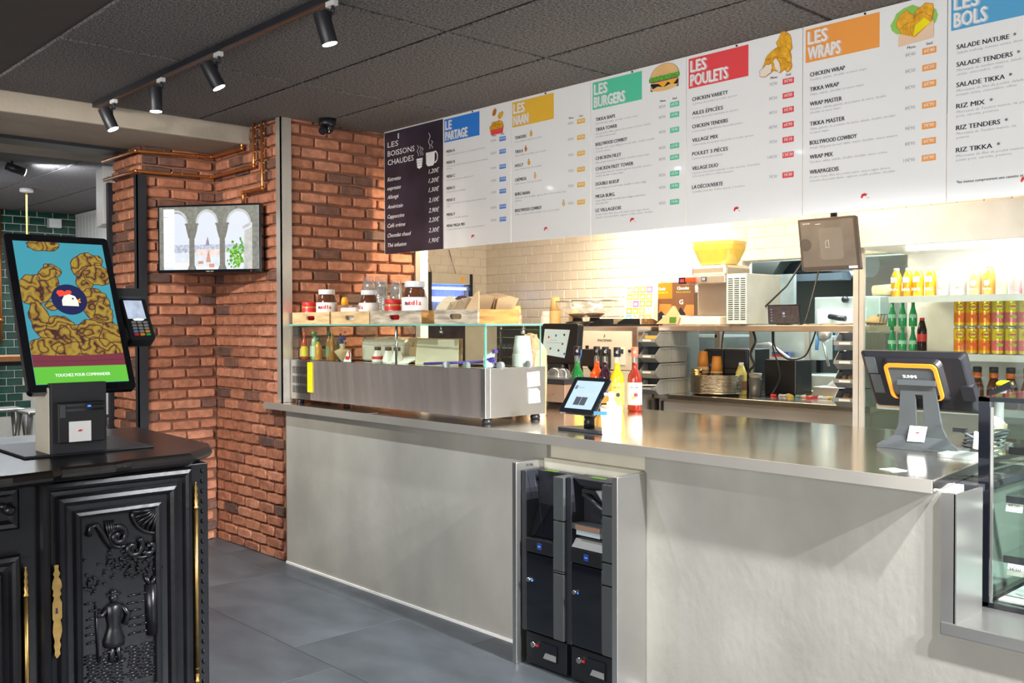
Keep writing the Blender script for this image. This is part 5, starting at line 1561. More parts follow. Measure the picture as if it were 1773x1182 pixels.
b = W(t).m(WHITE).at(PL((xc-.040, 3.549, 1.002), (1, 0, 0), (0, .26, 1))); b.flat([(.0, .0), (.065, .002), (.070, .060), (.004, .060)], .0016); b.m(RED).flat([(.026, .032), (.032, .038), (.046, .038), (.040, .032)], .002); o = b.build('sticker', t); o['label'] = 'square white sticker with a small red mark'
t = thing('worktop_sticker', 'white square sticker lying flat on the front edge of the worktop before the till', 'sticker', (-1.40, 3.02, ZT))
b = W(t).m(WHITE).at(PL((-1.46, 3.00, ZT+.0004), (.8, -.35, 0), (.35, .8, 0))); b.box(0, 0, 0, .06, .06, .0008); b.build('sheet', t)
t = thing('card_reader_cable', 'grey cable coiled and tied with a white tie beside the till stand', 'cable', (-1.38, 3.70, ZT))
b = W(t).m(M('grey_cable', (.08, .09, .10), .4))
for k in range(6):
    ph = k*.5
    b.tube([(-1.40+.075*math.cos(a+.1*k)+.004*k, 3.68+.03*math.sin(a+.1*k), ZT+.014+.011*k+.018*math.sin(a*1+ph)) for a in [2*PI*i/22 for i in range(23)]], .0048, 6)
b.tube([(-1.455, 3.62, 1.05), (-1.44, 3.62, 1.045), (-1.42, 3.64, 1.03), (-1.38, 3.66, 1.0)], .0048, 6)
b.build('loops', t)
b = W(t).m(WHITE); b.cyl((-1.405, 3.648, ZT+.012), (-1.40, 3.65, ZT+.075), .013, 10); b.build('tie', t)
b = W(t).m(BLACK); b.box(-1.475, 3.61, 1.045, -1.43, 3.63, 1.06); b.build('plug', t)
t = thing('coffee_cup', 'cream paper cup with a tilted round lid behind the coiled cable', 'cup', (-1.42, 3.86, ZT))
b = MB().m(CARDL); b.lathe([(.035, 0), (.036, .003), (.045, .085), (.046, .088)], 18); b.build('cup', t)
b = MB().m(PAPER).at(Matrix.Translation((.0, 0, .10)) @ Matrix.Rotation(.5, 4, 'Y')); b.lathe([(.048, -.012), (.049, .0), (.044, .006), (.040, .004)], 20); b.build('lid', t)
t = thing('charging_mat', 'flat grey charging mat on the worktop beside the glass case', 'mat', (-1.35, 3.36, ZT))
b = W(t).m(MGREY); b.prism([(x, y) for x, y in rrect(-1.46, 3.42, -1.31, 3.56, .03)], ZT, ZT+.012); b.build('pad', t)
t = thing('barcode_scanner', 'handheld scanner with yellow and grey head standing behind the glass case', 'scanner', (-1.40, 3.95, ZT))
b = W(t).m(MGREY); b.tube([(-1.425, 3.92, ZT), (-1.425, 3.92, 1.10), (-1.42, 3.91, 1.16), (-1.40, 3.89, 1.20)], .018, 8); b.box(-1.47, 3.88, ZT, -1.38, 3.97, ZT+.01); b.build('handle', t)
b = W(t).m(BLACK); b.loft([[(-1.445, 3.86, 1.165), (-1.445, 3.92, 1.165), (-1.36, 3.92, 1.20), (-1.36, 3.86, 1.20)], [(-1.44, 3.865, 1.185), (-1.44, 3.915, 1.185), (-1.37, 3.915, 1.225), (-1.37, 3.865, 1.225)]]); b.m(YELLOW).ball((-1.395, 3.89, 1.213), .032, .026, .014); b.build('head', t)

# ---- glass case at far right
t = thing('pastry_case', 'black framed glass display case standing on the steel ledge at the right edge', 'display case', (-.7, 3.45, .537))
gx0, gx1, gy0, gy1, gz = -1.226, .35, 3.20, 3.78, 1.208
b = W(t).m(BLACKG)
for x in (gx0, gx1-.03):
    for y in (gy0, gy1-.03):
        b.box(x, y, .540, x+.034, y+.03, gz)
b.build('corner_posts', t)['kind'] = 'stuff'
b = W(t).m(BLACKG)
for z in (.538, gz-.012):
    b.box(gx0, gy0, z, gx1, gy0+.022, z+.014); b.box(gx0, gy1-.022, z, gx1, gy1, z+.014); b.box(gx0, gy0, z, gx0+.022, gy1, z+.014); b.box(gx1-.022, gy0, z, gx1, gy1, z+.014)
b.build('frame', t)
b = W(t).m(SATIN); b.box(gx0+.036, gy0+.004, .552, gx0+.044, gy0+.010, gz-.03); b.build('glass_trim', t)
b = W(t).m(FRGLASS); b.box(gx0+.03, gy0+.006, .55, gx1-.03, gy0+.010, gz-.01); b.build('front_pane', t)
b = W(t).m(FRGLASS); b.box(gx0+.01, gy0+.03, .55, gx0+.014, gy1-.03, gz-.01); b.build('side_pane', t)
b = W(t).m(FRGLASS); b.box(gx0+.01, gy0+.01, gz-.002, gx1-.01, gy1-.01, gz+.004); b.build('top_pane', t)
for k, z in enumerate((.70, .89, 1.045)):
    b = W(t).m(FRGLASS); b.box(gx0+.06, gy0+.05+.02*k, z, gx1-.05, gy1-.05, z+.006); b.m(BLACKM); b.box(gx0+.06, gy0+.05+.02*k, z-.022, gx0+.30, gy0+.058+.02*k, z); b.build('shelf', t)
b = W(t).m(LGREY); b.box(gx0+.05, gy0+.04, .554, gx1-.04, gy1-.03, .560); b.build('floor_plate', t)
for i, (x, z, tx) in enumerate(((gx0+.065, .655, '3€50'), (gx0+.15, .725, 'TIRAMISU'), (gx0+.16, .84, '2€90'), (gx0+.06, .86, '4€00'))):
    t2 = thing('price_card', 'price card in the glass case, '+('lowest, by the black post', 'larger one with red writing', 'upper one to the right', 'upper one beside the black post')[i], 'price card', (x, gy0+.07, z-.02), 0, 'price cards in the glass case')
    b = MB().m(PAPER).at(PL((0, 0, 0), (1, .0, 0), (0, .3, 1))); b.box(0, 0, 0, .085 if i == 1 else .05, .055 if i == 1 else .04, .002); b.m(RED if i == 1 else INK).text(tx, .005, .015, .011, w=.07 if i == 1 else .035, z=.003); b.build('card', t2)

# ================================================================== BACK LINE
# ---- soft ice machine
t = thing('ice_cream_machine', 'tall stainless steel soft ice machine with cream front behind the syrup bottles', 'ice cream machine', (-4.35, 5.0, 0))
ax0, ax1, ay0, ay1 = -4.620, -4.05, 4.92, 5.60
b = W(t).m(STEEL); b.box(ax0, ay0, .10, ax1, ay1, 1.428); b.build('casing', t, bevel=.006)
b = W(t).m(M('cream_panel', (.72, .66, .56), .4)); b.box(ax0+.05, ay0-.006, 1.135, ax1-.05, ay0, 1.395); b.box(ax0+.05, ay0-.006, .55, ax1-.05, ay0, 1.128); b.build('front_panel', t, bevel=.002)
b = W(t).m(INK).at(PL((ax0+.285, ay0-.0065, 1.325), (1, 0, 0), (0, 0, 1))); b.text('SPACEMAN', 0, 0, .016, al='c', w=.125, bold=.04, z=.001); b.tube([(-.005, .03, .001), (.004, .036, .001), (.004, .042, .001), (-.004, .046, .001)], .002, 5); b.build('printed_name', t)
b = W(t).m(BLACK); b.box(ax0+.205, ay0-.16, 1.16, ax0+.345, ay0-.005, 1.275); b.loft([[(ax0+.205, ay0-.10, 1.16), (ax0+.345, ay0-.10, 1.16), (ax0+.345, ay0, 1.16), (ax0+.205, ay0, 1.16)], [(ax0+.24, ay0-.08, 1.10), (ax0+.31, ay0-.08, 1.10), (ax0+.31, ay0, 1.08), (ax0+.24, ay0, 1.08)]]); b.build('dispensing_head', t, bevel=.006)
b = W(t).m(BLACK); b.tube([(ax0+.20, ay0-.09, 1.19), (ax0+.17, ay0-.12, 1.17), (ax0+.19, ay0-.13, 1.11)], .012, 7); b.build('lever', t)
b = W(t).m(BLACK); b.box(ax0+.115, ay0-.012, 1.255, ax0+.14, ay0-.005, 1.295); b.ball((ax0+.062, ay0-.008, 1.265), .012); b.ball((ax1-.062, ay0-.008, 1.265), .012); b.build('switches', t)['kind'] = 'stuff'
b = W(t).m(PAPER); b.box(ax0+.375, ay0-.009, 1.17, ax0+.47, ay0-.005, 1.285); b.m(DGREY).box(ax0+.395, ay0-.011, 1.245, ax0+.455, ay0-.008, 1.275); b.build('control_display', t)
b = W(t).m(STEEL); b.box(ax0+.10, ay0-.20, .85, ax1-.10, ay0, .87); b.build('drip_tray', t)
for i, x in enumerate((ax0+.20, ax0+.43)):
    t = thing('hopper_lid', ('left', 'right')[i]+' black trapezoid hopper lid on top of the ice cream machine', 'lid', (x, 5.10, 1.429), 0, 'black hopper lids')
    b = MB().m(BLACKG); b.loft([[(-.11, -.12, 0), (.11, -.12, 0), (.11, .12, 0), (-.11, .12, 0)], [(-.115, -.125, .012), (.115, -.125, .012), (.115, .125, .012), (-.115, .125, .012)], [(-.065, -.07, .050), (.065, -.07, .050), (.065, .07, .050), (-.065, .07, .050)]]); b.build('lid', t)
# ---- coffee machine body beside it (top only seen)
t = thing('coffee_grinder_cabinet', 'dark flat topped coffee machine to the left of the ice cream machine', 'coffee machine', (-4.95, 5.2, 0))
b = W(t).m(BLACKM); b.box(-5.50, 4.98, .10, -4.64, 5.6, 1.425); b.m(STEEL); b.box(-5.51, 4.97, 1.425, -4.63, 5.61, 1.443); b.build('casing', t, bevel=.004)
b = W(t).m(LGREY)
for k in range(4):
    b.box(-5.50+.006, 4.975, 1.10+.08*k, -5.2, 4.981, 1.102+.08*k)
b.build('grille', t)
BEAN = M('coffee_beans', (.12, .05, .02), .5, 0, .7, 80, bump=1, bs=90)
for i, (x, y) in enumerate(((-4.925, 5.28), (-4.59, 5.10))):
    t = thing('bean_hopper', ('left', 'right')[i]+' wide clear funnel of coffee beans on the coffee machine', 'bean hopper', (x, y, 1.4435), 0, 'clear bean hoppers')
    b = MB().m(BLACK); b.lathe([(.09, 0), (.09, .015), (.04, .02), (.035, .045)], 18); b.build('base', t)
    b = MB().m(CUPCL); b.lathe([(.035, .045), (.16, .125), (.165, .165)], 26, cap=False); b.build('funnel', t)
    b = MB().m(SATIN); b.lathe([(.163, .163), (.168, .163), (.168, .170), (.163, .170)], 26, cap=False); b.build('rim', t)
    b = MB().m(BEAN); b.lathe([(.030, .047), (.075, .072), (.05, .078), (.01, .08)], 18); b.build('beans', t)
PCUP = M('kraft_cup', (.62, .40, .17), .6); YCUP = M('yellow_cup', (.80, .55, .18), .5); OCUP = M('orange_cup', (.80, .32, .05), .5, var=.06)
cups('paper_cup_stack', 'tall narrow stack of kraft paper cups by the cream wall', (-5.13, 5.25, 1.4435), 12, .043, .11, .0085, PCUP, 'kraft cup stacks')
cups('paper_cup_stack', 'shorter stack of ribbed yellow paper cups at the end of the crates', (-5.40, 5.10, 1.4435), 9, .040, .08, .0075, YCUP, 'kraft cup stacks')
cups('paper_cup_stack', 'low pale stack of wide paper cups before the cream wall', (-5.31, 5.35, 1.4435), 6, .055, .05, .010, PAPER, 'kraft cup stacks')
cups('paper_cup_stack', 'small stack of kraft cups beside the left bean hopper', (-5.0, 5.32, 1.4435), 5, .040, .06, .010, PCUP, 'kraft cup stacks')
# ---- cards with coloured squares
t = thing('flavour_card', 'white card printed with a grid of coloured squares on the coffee machine', 'card', (-4.35, 5.28, 1.4435))
PG = PL((-4.475, 5.28, 1.4435), (1, 0, 0), (0, .08, 1))
b = W(t).m(PAPER).at(PG); b.box(0, 0, -.004, .265, .275, 0)
cols = [M('sq_%d' % k, c, .5) for k, c in enumerate([(.15, .60, .70), (.85, .50, .05), (.85, .35, .30), (.60, .35, .08), (.80, .35, .05), (.35, .15, .50), (.75, .65, .35), (.85, .60, .50), (.20, .55, .25), (.75, .75, .10)])]
for r in range(5):
    for c in range(4):
        x, y = .018+.059*c, .020+.050*r
        b.m(cols[(r*3+c*7+r*c) % 10]).rect(x, y, x+.052, y+.044, .0006); b.m(PAPER).rect(x+.010, y+.010, x+.040, y+.030, .001); b.m(cols[(r+c*3) % 10]); b.rect(x+.014, y+.030, x+.036, y+.038, .0012)
b.build('card', t)
t = thing('chocolate_box', 'brown and orange chocolate powder carton standing beside the coloured card', 'carton', (-4.09, 5.4, 1.4435))
b = W(t).m(PAPER); b.box(-4.35, 5.41, 1.4435, -4.25, 5.50, 1.745); b.build('plain_carton', t)
BRN, ORG = M('carton_brown', (.16, .07, .03), .5), M('carton_orange', (.52, .20, .015), .5)
b = W(t).m(ORG).at(PL((-4.245, 5.38, 1.4435), (1, -.25, 0), (0, 0, 1))); b.box(0, 0, -.10, .16, .285, 0)
b.m(BRN); b.rect(0, .0, .16, .175, .0008); b.m(WINK).text('Chocolat', .01, .235, .022, w=.075, bold=.05, z=.001); b.m(YELLOW).text('POUDRE 70%', .005, .212, .012, w=.11, z=.001); b.m(M('cup_print', (.75, .20, .05), .5)).flat([(.01, .06), (.05, .02), (.12, .02), (.155, .06), (.15, .135), (.02, .14)], .0012); b.m(INK).flat([(.0, 0), (.09, 0), (.10, .05), (.04, .09), (0, .07)], .0016); b.build('left_face', t)
b = W(t).m(BRN).at(PL((-4.088, 5.341, 1.4435), (1, .30, 0), (0, 0, 1))); b.box(0, 0, -.08, .155, .285, 0)
b.m(WINK).text('Chocolat', .035, .235, .022, w=.085, bold=.05, z=.001); b.m(M('lime_ink', (.35, .45, .05))).text('POUDRE', .03, .212, .012, w=.10, z=.001); b.m(WINK).text('G', .05, .135, .032, z=.001, bold=.03); b.m(M('cup_print')).flat([(.09, .03), (.155, .02), (.155, .13), (.10, .13), (.075, .08)], .0012); b.m(INK).flat([(.03, .0), (.10, 0), (.095, .07), (.06, .115), (.035, .08)], .0016); b.build('right_face', t)
t = thing('lime_packet', 'small packet with a bright lime square leaning against the chocolate carton', 'packet', (-3.92, 5.10, 1.4435))
b = MB().m(CARD).at(PL((-.06, 0, 0), (1, 0, 0), (0, .1, 1))); b.prism([(-.06, 0), (.12, 0), (.13, .04), (.07, .12), (.02, .06)], -.03, 0); b.m(M('lime_arrow')).rect(.05, .005, .105, .045, .001); b.build('packet', t)

# ---- steel shelf and prep counter behind
t = thing('back_shelf', 'long stainless steel shelf at eye level behind the counter', 'shelf', (-3.2, 5.3, 1.40))
b = W(t).m(M('shelf_steel', (.62, .52, .42), .28, .9, .1, 3, rvar=.06)); b.box(-4.02, 5.10, 1.396, -2.54, 5.55, 1.434); b.build('board', t, bevel=.003)
for x in (-3.53, -2.575):
    b = W(t).m(STEELC); b.box(x, 5.45, .98, x+.03, 5.43, 1.396); b.build('leg', t)
t = thing('prep_counter', 'stainless steel prep counter behind the service counter under the shelf', 'counter', (-3.2, 5.3, 0))
b = W(t).m(STEELH); b.box(-4.045, 5.08, .945, -2.525, 5.82, .980); b.build('top', t, bevel=.004)
b = W(t).m(M('warm_steel', (.62, .54, .45), .35, .6, .06, 3)); b.box(-4.03, 5.12, .1, -2.53, 5.8, .944); b.build('body', t)
b = W(t).m(LIP); b.box(-3.98, 5.105, .80, -2.54, 5.12, .925); b.m(BLACKM).box(-4.0, 5.10, .1, -3.985, 5.12, .93); b.build('front_panel', t)
b = W(t).m(CARDL); b.box(-3.90, 5.72, .98, -2.54, 5.80, 1.0); o = b.build('raised_ledge', t)
# dispenser
t = thing('juice_dispenser', 'cold drink dispenser with steel body and yellow juice bowl on the steel shelf', 'drink dispenser', (-3.6, 5.3, 1.4345))
DST = M('dispenser_steel', (.60, .54, .46), .32, .8, .08, 5)
b = W(t).m(DST); b.box(-3.80, 5.24, 1.50, -3.50, 5.30, 1.72); b.box(-3.80, 5.28, 1.4345, -3.50, 5.45, 1.50); b.build('back_plate', t)
b = W(t).m(DST); b.box(-3.84, 5.08, 1.700, -3.48, 5.45, 1.750); b.build('control_head', t, bevel=.004)
h = [c for c in t.children if c.name.startswith('control_head')][0]
b = W(t).m(BLACK); b.box(-3.835, 5.075, 1.704, -3.775, 5.08, 1.744); b.m(M('red_digits', (.9, .02, .05), es=2)); b.box(-3.820, 5.073, 1.714, -3.792, 5.076, 1.732); b.build('digit_display', h)
b = W(t).m(M('red_switch', (.75, .06, .01), .4)); b.box(-3.765, 5.05, 1.710, -3.700, 5.08, 1.744); b.build('red_lever', h, bevel=.006)
b = W(t).m(BLACK); b.box(-3.655, 5.075, 1.716, -3.62, 5.08, 1.742); b.m(M('white_key', (.9, .9, .85), es=.6)); b.box(-3.650, 5.073, 1.720, -3.625, 5.076, 1.738); b.build('rocker_switch', h)
b = W(t).m(PAPER); b.cyl((-3.71, 5.10, 1.700), (-3.71, 5.10, 1.645), .012, 10); b.build('tap', t)
b = W(t).m(DST); b.box(-3.77, 5.12, 1.750, -3.50, 5.40, 1.82); b.build('bowl_base', t, bevel=.02)
b = W(t).m(M('vent_panel', (.46, .52, .52), .45)); b.box(-3.478, 5.09, 1.440, -3.33, 5.48, 1.755); b.build('side_panel', t, bevel=.004)
sp = [c for c in t.children if c.name.startswith('side_panel')][0]
b = W(t).m(M('slot_dark', (.04, .05, .05)))
for r in range(20):
    for c in range(3):
        b.box(-3.462+.045*c, 5.0885, 1.468+.0133*r, -3.428+.045*c, 5.091, 1.4742+.0133*r)
b.build('vent_slots', sp)['kind'] = 'stuff'
b = W(t).m(M('yellow_juice', (.90, .60, .04), .25, 0, .06, 12)); rings = []
def bowl(z, k):
    return [(-3.637+(.155*k)*math.copysign(abs(math.cos(a))**.6, math.cos(a)), 5.245+.13*k*math.copysign(abs(math.sin(a))**.6, math.sin(a)), z) for a in [2*PI*q/36 for q in range(36)]]
b.loft([bowl(1.825, .70), bowl(1.87, .84), bowl(1.92, .98), bowl(1.95, 1.03)], smooth=False); b.m(M('juice_foam', (.90, .60, .10), .5)); b.loft([bowl(1.9505, 1.03), bowl(1.972, 1.05)]); b.build('juice', t)
b = W(t).m(CUPCL); b.loft([bowl(1.82, .73), bowl(1.87, .87), bowl(1.92, 1.01), bowl(1.97, 1.08), bowl(2.13, 1.13)], cap=False); b.build('clear_bowl', t)
b = W(t).m(BLACK); b.tube([(-3.33, 5.3, 1.55), (-3.24, 5.4, 1.68), (-3.18, 5.45, 1.80), (-3.16, 5.5, 1.88)], .006, 6); b.build('power_cable', t)
t = thing('plastic_trays', 'stack of pale ribbed plastic trays on the left end of the steel shelf', 'trays', (-3.85, 5.2, 1.4345))
b = W(t).m(M('frosted_plastic', (.72, .68, .60), .3)); b.box(-4.00, 5.12, 1.4345, -3.85, 5.36, 1.50)
for k in range(11):
    b.box(-3.998+.0135*k, 5.115, 1.436, -3.991+.0135*k, 5.12, 1.498)
b.build('ribbed_tray', t)
b = W(t).m(M('frosted_plastic')); b.box(-3.84, 5.10, 1.4345, -3.535, 5.225, 1.492); b.build('plain_tray', t, bevel=.008)
# shelf tablet
t = thing('shelf_tablet', 'small dark tablet leaning on the steel shelf next to the vent panel', 'tablet', (-3.15, 5.25, 1.4345))
PQ = PL((-3.232, 5.18, 1.441), (1, .03, 0), (-.04, .05, .19))
b = W(t).m(BLACKG).at(PQ); b.prism(rrect(0, 0, .215, .125, .006), -.010, 0); b.build('case', t)
b = W(t).m(screen_mat('tablet_dark', (.045, .030, .026), 1, .35, 50)).at(PQ); b.rect(.008, .008, .207, .118, .0006)
b.m(screen_mat('tablet_icons', (.35, .35, .75), 1)); [b.flat(tri((.024, .022+.018*k), .0035, 8), .001) for k in range(5)]; b.flat(tri((.107, .068), .009, 6), .001); b.m(screen_mat('tablet_words', (.8, .8, .9), 1)).text('12:07', .108, .046, .007, al='c', z=.001); b.build('display', t)
b = W(t).m(BLACK); b.box(-3.17, 5.17, 1.4345, -3.10, 5.24, 1.442); b.build('foot', t)
t = thing('paper_wraps', 'loose brown paper wraps lying on the right end of the steel shelf', 'paper', (-2.75, 5.22, 1.4345))
rd = random.Random(8)
b = W(t).m(M('kraft_wrap', (.60, .35, .12), .7))
for k in range(6):
    x = -2.98+.07*k
    b.at(PL((x, 5.14+.01*k, 1.436+.003*k), (1, rd.uniform(-.3, .3), rd.uniform(-.03, .03)), (rd.uniform(-.3, .3), 1, 0))); b.box(0, 0, 0, .13, .16, .002)
b.build('sheets', t)['kind'] = 'stuff'
t = thing('kraft_bundle', 'crumpled kraft bundle with black rack at the right end of the shelf', 'bundle', (-2.60, 5.3, 1.4345))
b = MB().m(CARD); b.lathe([(.05, 0), (.06, .02), (.045, .045), (.02, .055)], 7); b.build('bundle', t)
b = MB().m(BLACKM)
for k in range(4):
    b.tube([(.02+.02*k, -.05, 0), (.02+.02*k, -.02, .06), (.02+.02*k, .05, .06)], .003, 5)
b.build('rack', t)
# hanging cables
def cable(name, label, pts, r=.005, mat=CABLE):
    t = thing(name, label, 'cable', pts[-1])
    P_ = [Vector(p) for p in pts]; out = []
    for i in range(len(P_)-1):
        a, c, d, e = P_[max(i-1, 0)], P_[i], P_[i+1], P_[min(i+2, len(P_)-1)]
        for k in range(5):
            u = k/5
            out.append(.5*((2*c)+(d-a)*u+(2*a-5*c+4*d-e)*u*u+(3*c-a-3*d+e)*u**3))
    out.append(P_[-1])
    b = W(t).m(mat); b.tube(out, r, 6); b.build('cord', t)
cable('hanging_cable', 'black cable hanging straight down from the pass header to the shelf tablet', [(-3.06, 5.6, 1.90), (-3.065, 5.5, 1.80), (-3.07, 5.42, 1.62), (-3.08, 5.35, 1.46), (-3.1, 5.3, 1.44)], .006)
cable('hanging_cable', 'black cable looping in a wide curve under the steel shelf', [(-3.30, 5.35, 1.395), (-3.26, 5.3, 1.30), (-3.16, 5.28, 1.225), (-3.05, 5.28, 1.24), (-3.01, 5.3, 1.32), (-3.01, 5.35, 1.395)], .005)
cable('hanging_cable', 'black knotted cable hanging under the shelf left of the speaker box', [(-3.45, 5.35, 1.395), (-3.42, 5.33, 1.33), (-3.455, 5.33, 1.25), (-3.43, 5.33, 1.18), (-3.465, 5.33, 1.13), (-3.43, 5.34, 1.05), (-3.41, 5.35, .983)], .008)
cable('hanging_cable', 'thin black cable hanging from the shelf onto the speaker box', [(-3.31, 5.35, 1.395), (-3.29, 5.33, 1.28), (-3.26, 5.33, 1.20), (-3.25, 5.34, 1.10), (-3.30, 5.33, 1.0)], .005)
cable('hanging_cable', 'short black cable above the black organiser', [(-3.64, 5.3, 1.395), (-3.65, 5.3, 1.34), (-3.67, 5.32, 1.282)], .005)
# storage bins
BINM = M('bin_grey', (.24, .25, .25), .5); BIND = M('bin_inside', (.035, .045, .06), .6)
def bins(x, y, z0, n, rz, labs, fill, grp):
    for i in range(n):
        z = z0+i*.1045
        t = thing('storage_bin', labs[i], 'storage bin', (x, y, z), rz, grp)
        b = MB().m(BINM); w_, d_, h_ = .066, .27, .098
        # side walls, back, floor and low front lip
        for s_ in (-1, 1):
            b.loft([[(s_*w_, -.03, 0), (s_*(w_-.004), -.03, 0), (s_*(w_-.004), d_, 0), (s_*w_, d_, 0)], [(s_*w_, -.075, .045), (s_*(w_-.004), -.075, .045), (s_*(w_-.004), d_, .045), (s_*w_, d_, .045)],
                    [(s_*w_, -.02, h_), (s_*(w_-.004), -.02, h_), (s_*(w_-.004), d_, h_), (s_*w_, d_, h_)]])
            for k in range(7):
                b.box(s_*w_-.001, .02+.036*k, .01, s_*w_+.0015, .024+.036*k, .09)
            b.box(s_*w_-.003, -.02, h_-.008, s_*w_+.004, d_+.01, h_-.002)
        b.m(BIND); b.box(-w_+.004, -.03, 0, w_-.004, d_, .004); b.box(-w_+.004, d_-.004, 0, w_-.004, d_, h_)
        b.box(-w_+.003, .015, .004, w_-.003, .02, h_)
        b.build('body', t)
        b = MB().m(BINM); b.loft([[(-w_, -.032, 0), (w_, -.032, 0), (w_, -.026, 0), (-w_, -.026, 0)], [(-w_, -.075, .032), (w_, -.075, .032), (w_, -.069, .032), (-w_, -.069, .032)]]); b.loft([[(-w_, -.078, .030), (w_, -.078, .030), (w_, -.070, .030), (-w_, -.070, .030)], [(-w_, -.078, .052), (w_, -.078, .052), (w_, -.070, .052), (-w_, -.070, .052)]]); b.build('front_lip', t)
        b = MB().m(PAPER); b.box(-.032, -.0795, .034, .034, -.078, .046); b.build('label_strip', t)
        f = fill.get(i)
        if f == 'food':
            b = MB().m(M('brown_nuggets', (.13, .08, .04), .7, var=.5, vs=60, bump=1))
            rd_ = random.Random(i)
            for k in range(9):
                b.ball((rd_.uniform(-.045, .045), rd_.uniform(-.04, .0), .030+rd_.random()*.03), .022, n=7, k=5)
            b.build('contents', t)['kind'] = 'stuff'
        elif f == 'orange':
            b = MB().m(M('orange_sachets', (.75, .38, .06), .5)); b.box(-.04, -.045, .03, .05, -.01, .072); b.build('contents', t)
        elif f == 'paper':
            b = MB().m(PAPER).at(PL((-.075, -.10, .055), (1, 0, .05), (0, 1, -.05))); b.box(0, 0, 0, .12, .10, .008); b.build('contents', t)
bins(-3.985, 5.01, .981, 4, 0, ['grey stacking bin with papers sticking out, bottom of the left stack', 'empty grey stacking bin, second from the bottom of the left stack', 'empty grey stacking bin, third from the bottom of the left stack', 'grey stacking bin with orange sachets, top of the left stack'], {0: 'paper', 3: 'orange'}, 'grey bins in the left stack')
bins(-2.606, 5.02, .981, 4, 0, ['grey stacking bin of brown nuggets, bottom of the right stack by the fridge', 'grey stacking bin of dark lumps, second from the bottom of the right stack', 'empty grey stacking bin, third from the bottom of the right stack', 'grey stacking bin with white label strip, top of the right stack'], {0: 'food', 1: 'food'}, 'grey bins in the right stack')
cups('paper_cup_stack', 'tall stack of orange paper cups beside the grey bins', (-3.885, 5.42, .981), 6, .042, .125, .030, OCUP, 'orange cup stacks', rim=M('cup_lip', (.80, .62, .36), .6))
cups('paper_cup_stack', 'shorter stack of orange paper cups left of the black organiser', (-3.775, 5.42, .981), 5, .042, .125, .030, OCUP, 'orange cup stacks', rim=M('cup_lip', (.80, .62, .36), .6))
t = thing('gold_tin', 'tall gold tin standing between the cup stacks and the plates', 'tin', (-3.83, 5.27, .981))
b = MB().m(M('gold_tin', (.62, .45, .18), .22, 1)); b.lathe([(.030, 0), (.034, .004), (.034, .13), (.030, .134), (.036, .136), (.036, .162)], 20); b.build('body', t)
PLT = M('steel_plate', (.58, .54, .46), .22, 1, .1, 9)
for i in range(14):
    t = thing('steel_dish', ('bottom', 'second from bottom', 'third from bottom', 'fourth from bottom', 'fifth from bottom', 'sixth from bottom', 'seventh from bottom', 'seventh from top', 'sixth from top', 'fifth from top', 'fourth from top', 'third from top', 'second from top', 'topmost')[i]+' steel serving dish in the stack on the prep counter', 'dish', (-3.655+random.uniform(-.004, .004), 5.24, .981+.0085*i), 0, 'stacked steel serving dishes')
    b = MB().m(PLT); r = .172; b.lathe([(r*.84, 0), (r*.97, .018), (r*1.0, .0215), (r*.99, .0225), (r*.82, .003)], 30); b.build('dish', t)
t = thing('black_organiser', 'black plastic drawer organiser with blue tape behind the dishes', 'organiser', (-3.70, 5.5, .981))
b = W(t).m(BLACK); b.box(-3.89, 5.44, .981, -3.545, 5.70, 1.275); b.build('body', t, bevel=.006)
for i, (x0, x1, z0, z1) in enumerate(((-3.885, -3.73, 1.14, 1.268), (-3.885, -3.73, .99, 1.13), (-3.722, -3.55, 1.15, 1.268), (-3.722, -3.55, .99, 1.14))):
    b = W(t).m(BLACKM); b.box(x0, 5.425, z0, x1, 5.44, z1); b.build('drawer', t, bevel=.003)
b = W(t).m(BLUE); b.box(-3.835, 5.422, 1.155, -3.775, 5.426, 1.175); b.build('tape', t)
bottle('milk_bottle', 'yellow carton style bottle with white cap leaning by the organiser', (-3.545, 5.36, .981), [(.034, 0), (.036, .01), (.036, .14), (.018, .19)], M('yellow_carton', (.72, .62, .16), .4), (.016, .185, .21, WHITE), (.0365, .03, .09, M('cow_print', (.35, .15, .1))))
t = thing('dark_mug', 'dark grey tumbler with a paler tumbler stacked in it on the prep counter', 'cup', (-3.42, 5.33, 1.0005))
b = MB().m(DGREY); b.lathe([(.036, -.0195), (.044, .085), (.046, .09), (.040, .09)], 18); b.build('cup', t); b = MB().m(M('taupe_cup', (.22, .20, .16), .5)); b.lathe([(.036, .085), (.043, .125), (.039, .126)], 18); b.build('inner_cup', t)
t = thing('speaker_box', 'black cube speaker standing under the shelf behind the tumblers', 'speaker', (-3.34, 5.6, .9805))
b = W(t).m(BLACK); b.box(-3.46, 5.50, .9805, -3.23, 5.70, 1.21); b.build('body', t, bevel=.008)
t = thing('steel_lid_tray', 'square stainless steel cover lying on the ledge under the pass', 'tray', (-2.95, 5.65, .9805))
b = W(t).m(STEELC); b.loft([[(-3.13, 5.53, 0.9805), (-2.66, 5.53, 0.9805), (-2.66, 5.71, .9805), (-3.13, 5.71, .9805)], [(-3.13, 5.53, 1.045), (-2.66, 5.53, 1.045), (-2.66, 5.71, 1.045), (-3.13, 5.71, 1.045)]]); b.build('cover', t, bevel=.004)
t = thing('white_cloth', 'white crumpled paper napkin on the steel cover', 'napkin', (-3.03, 5.66, 1.0455))
b = MB().m(PAPER); b.lathe([(.07, 0), (.055, .015), (.02, .045), (.004, .055)], 7, smooth=False); b.build('cloth', t)
rd = random.Random(21)
